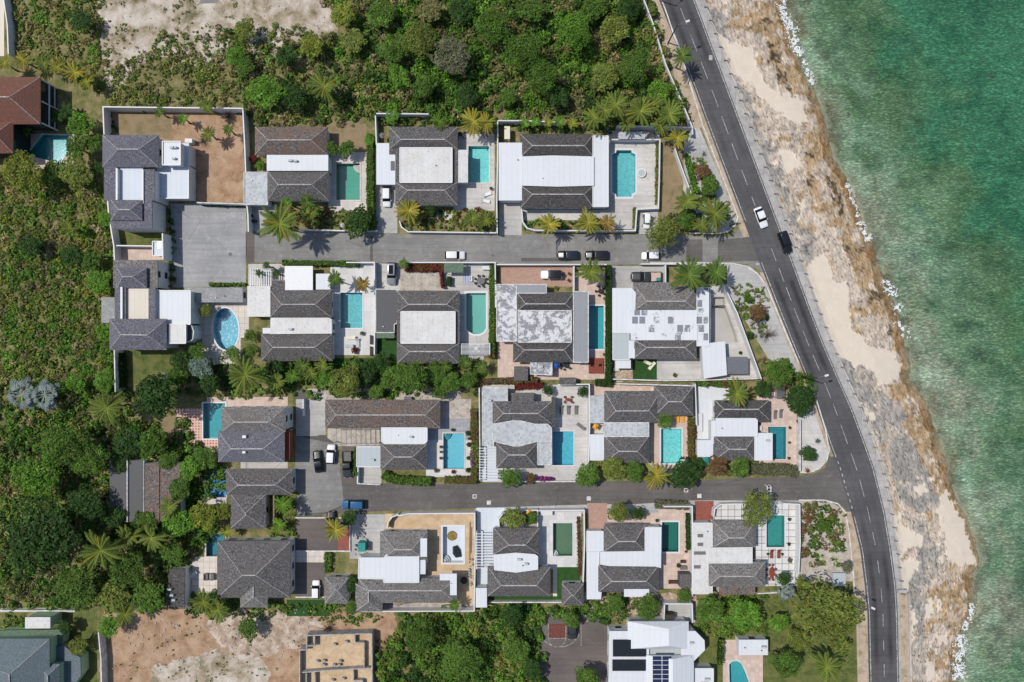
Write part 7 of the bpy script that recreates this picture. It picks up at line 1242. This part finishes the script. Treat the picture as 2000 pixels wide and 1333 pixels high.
for i, (x, y, l_) in enumerate(((927, 970, 'square drain with pale frame outside the renovation wall'), (955, 982, 'pale square drain cover at the blue grey drive'), (1150, 974, 'pale square drain cover beside the pink brick drive'), (1366, 969, 'pale square drain cover beside the red brick drive'), (1340, 958, 'square drain with pale frame below the street trees'))):
    o = tag(MB().box(*PR(x - 4, y - 4, x + 4, y + 4, .04), .02, .045).build('drain_cover', M['kerb']), l_, 'drain cover')
    if i in (0, 4): MB().box(*PR(x - 2.6, y - 2.6, x + 2.6, y + 2.6, .05), .045, .052).build('grate', M['gry']).parent = o
tag(MB().tube([P(833 + 67, 0, 0)], [.1]).build('x', None), 'x', 'x') if 0 else None
tag(MB().tube([P(906, 1134, .15), P(906.2, 1134, .5)], [.75, .75], 16).build('cable_drum', M['blk']), 'big black tyre lying on the renovation sand', 'tyre')
for i, (x0, y0, x1, y1) in enumerate(((755, 1181, 805, 1178), (775, 1184, 790, 1179), (862, 1183, 880, 1181), (900, 1184, 925, 1186), (918, 1020, 917, 1100), (921, 1030, 920, 1080))): tag(MB().bar(P(x0, y0)[:2], P(x1, y1)[:2], .18, .02, .14 + .01 * i).build('timber_plank', M['wood'] if i != 2 else M['dwood']), 'one of the loose timber planks on the renovation plot', 'plank', 'loose planks on the renovation plot')
for i in range(46):
    if i < 18: x, y = random.gauss(919, 2.2), random.uniform(1090, 1150)
    elif i < 34: x, y = random.gauss(708, 4), random.uniform(1000, 1050)
    else: x, y = random.uniform(690, 735), random.uniform(1050, 1085)
    a = PR(x - random.uniform(.8, 2.4), y - random.uniform(.8, 2), x + random.uniform(.8, 2.4), y + random.uniform(.8, 2), .3)
    if i == 0: mbd = MB()
    mbd.box(*a, .02, random.uniform(.15, .7)); mbd.rot(len(mbd.v) - 8, random.random() * 3, (a[0] + a[2]) / 2, (a[1] + a[3]) / 2)
tag(mbd.build('rubble_heap', M['conc']), 'scattered builders rubble on the renovation plot', 'rubble', kind='stuff')
mb = MB()
for i in range(900):
    zx = random.choice([(190, 640, -20, 110), (430, 620, 1190, 1290), (205, 430, 1200, 1333), (1140, 1300, 1165, 1215), (600, 900, 764, 780)]); x, y = random.uniform(zx[0], zx[1]), random.uniform(zx[2], zx[3]); r0 = random.uniform(.06, .28) ; c = P(x, y)
    q = [(c[0] + r0 * random.uniform(.6, 1.2) * math.cos(j * 1.26), c[1] + r0 * random.uniform(.6, 1.2) * math.sin(j * 1.26)) for j in range(5)]; mb.prism(q, 0, r0 * .8, [((p[0] - c[0]) * .6 + c[0], (p[1] - c[1]) * .6 + c[1]) for p in q])
tag(mb.build('loose_stones', M['conc1']), 'loose pale stones strewn on the bare plots', 'stones', kind='stuff')
# sea wall posts on the pavement edge and street lamps
rr = root('sea_wall_kerb', P(1600, 640), 'low concrete edge with short posts along the sea side pavement', 'kerb'); rr['kind'] = 'thing'; mb = MB(); ysq = np.arange(-10, 1165, 26)
for a, b in zip(ysq, ysq[1:]): mb.bar(P(walk_x(a) - 1, a + 1.5)[:2], P(walk_x(b) - 1, b - 1.5)[:2], .26, .0, .42)
put(mb.build('kerb_segments', M['conc1']), rr)
for a in ysq[:60]: x, y, _ = P(walk_x(a) - 1, a); put(MB().bar((x - .45, y + .1), (x + .35, y - .1), .16, 0, .5).build('post', M['gry']), rr)
put(MB().box(*PR(1755, 1153, 1772, 1158, .9), 0, .9).build('end_pier', M['conc1']), rr); put(MB().bar(P(1773, 1158)[:2], P(1779, 1400)[:2], .3, -.2, .5).build('low_wall', M['conc1']), rr)
def lamp(bx, by, hgt, ax, ay, label, arms=1, name='street_lamp', cat='street lamp', mt='dwood'):
    b = P(bx, by); r = root(name, b, label, cat); MB().tube([(0, 0, 0), (0, 0, hgt)], [.16, .09], 8).build('pole', M[mt], r)
    for k in range(arms):
        d = Vector((ax, ay, 0)); MB().tube([(0, 0, hgt - .3 - .9 * k), tuple(d * (.6 + .4 * (k == 0)) + Vector((0, 0, hgt + .1 - .9 * k)))], [.05, .04], 6).build('arm', M['met'], r)
    e = Vector((ax, ay, 0)); n_ = e.normalized(); a_ = e; mb = MB(); s_ = Vector((-n_.y, n_.x, 0)) * .2; q = [a_ - s_, a_ - s_ + n_ * .8, a_ + s_ + n_ * .8, a_ + s_]; mb.prism([(p.x, p.y) for p in q], hgt, hgt + .16); mb.build('lamp_head', M['frm'], r)
lamp(1305, 84, 8.5, 1.6, .5, 'street lamp on a wooden pole beside the roadside wall'); lamp(1559, 734, 9.5, 1.3, .4, 'street lamp between domed tree and coast road'); lamp(1650, 1151, 8.5, 1.2, -.6, 'leaning lamp pole in front of the huge olive brown tree')
lamp(1292, 3, 6, .8, 1.0, 'short lamp pole at the north end of the verge', mt='met')
# basketball key on the courtyard
M['pkey'] = plain('worn_red_paint_shade_darkened', C(.17, .06, .045), .9, var=.3)  # worn red, darkened in its colour for the shadow lying on the key
r_ = tag(sheet('ball_court', [(1071, 1219), (1105, 1219), (1105, 1247), (1071, 1247)], .022, 'pkey', kind=None), 'red basketball key painted on the asphalt court', 'ball court'); r_['kind'] = 'thing'
mb = MB()
def arc(cx, cy, r0, a0, a1, n=20):
    A = [P(x, y) for x, y in circle(cx, cy, r0, n=n, a0=a0, a1=a1)]
    for a, b in zip(A, A[1:]): mb.bar(a[:2], b[:2], .09, .023, .028)
arc(1088, 1247, 17, 0, math.pi); arc(1093, 1222, 42, .45, 2.5)
for q in (((1071, 1219), (1071, 1247)), ((1105, 1219), (1105, 1247)), ((1071, 1247), (1105, 1247)), ((1135, 1215), (1135, 1262))): mb.bar(P(*q[0])[:2], P(*q[1])[:2], .09, .024, .029)
mb.build('court_lines', M['line']).parent = r_
# slab joints, hose, small bits
for x, y, r0, c_, l_ in ((1252, 272, 1.5, 'blk', ''),):
    pass
for x, y, l_ in ((441, 752, ''),): pass
put_children_fix()
_seen = {}
for o in scene.objects:
    if o.parent is None and 'label' in o:
        if o['label'] in _seen: print('DUP LABEL', o['label'], o.name)
        n_ = len(o['label'].split())
        if not 4 <= n_ <= 16: print('LEN', n_, o['label'])
        _seen[o['label']] = 1
print('objects', len(scene.objects))
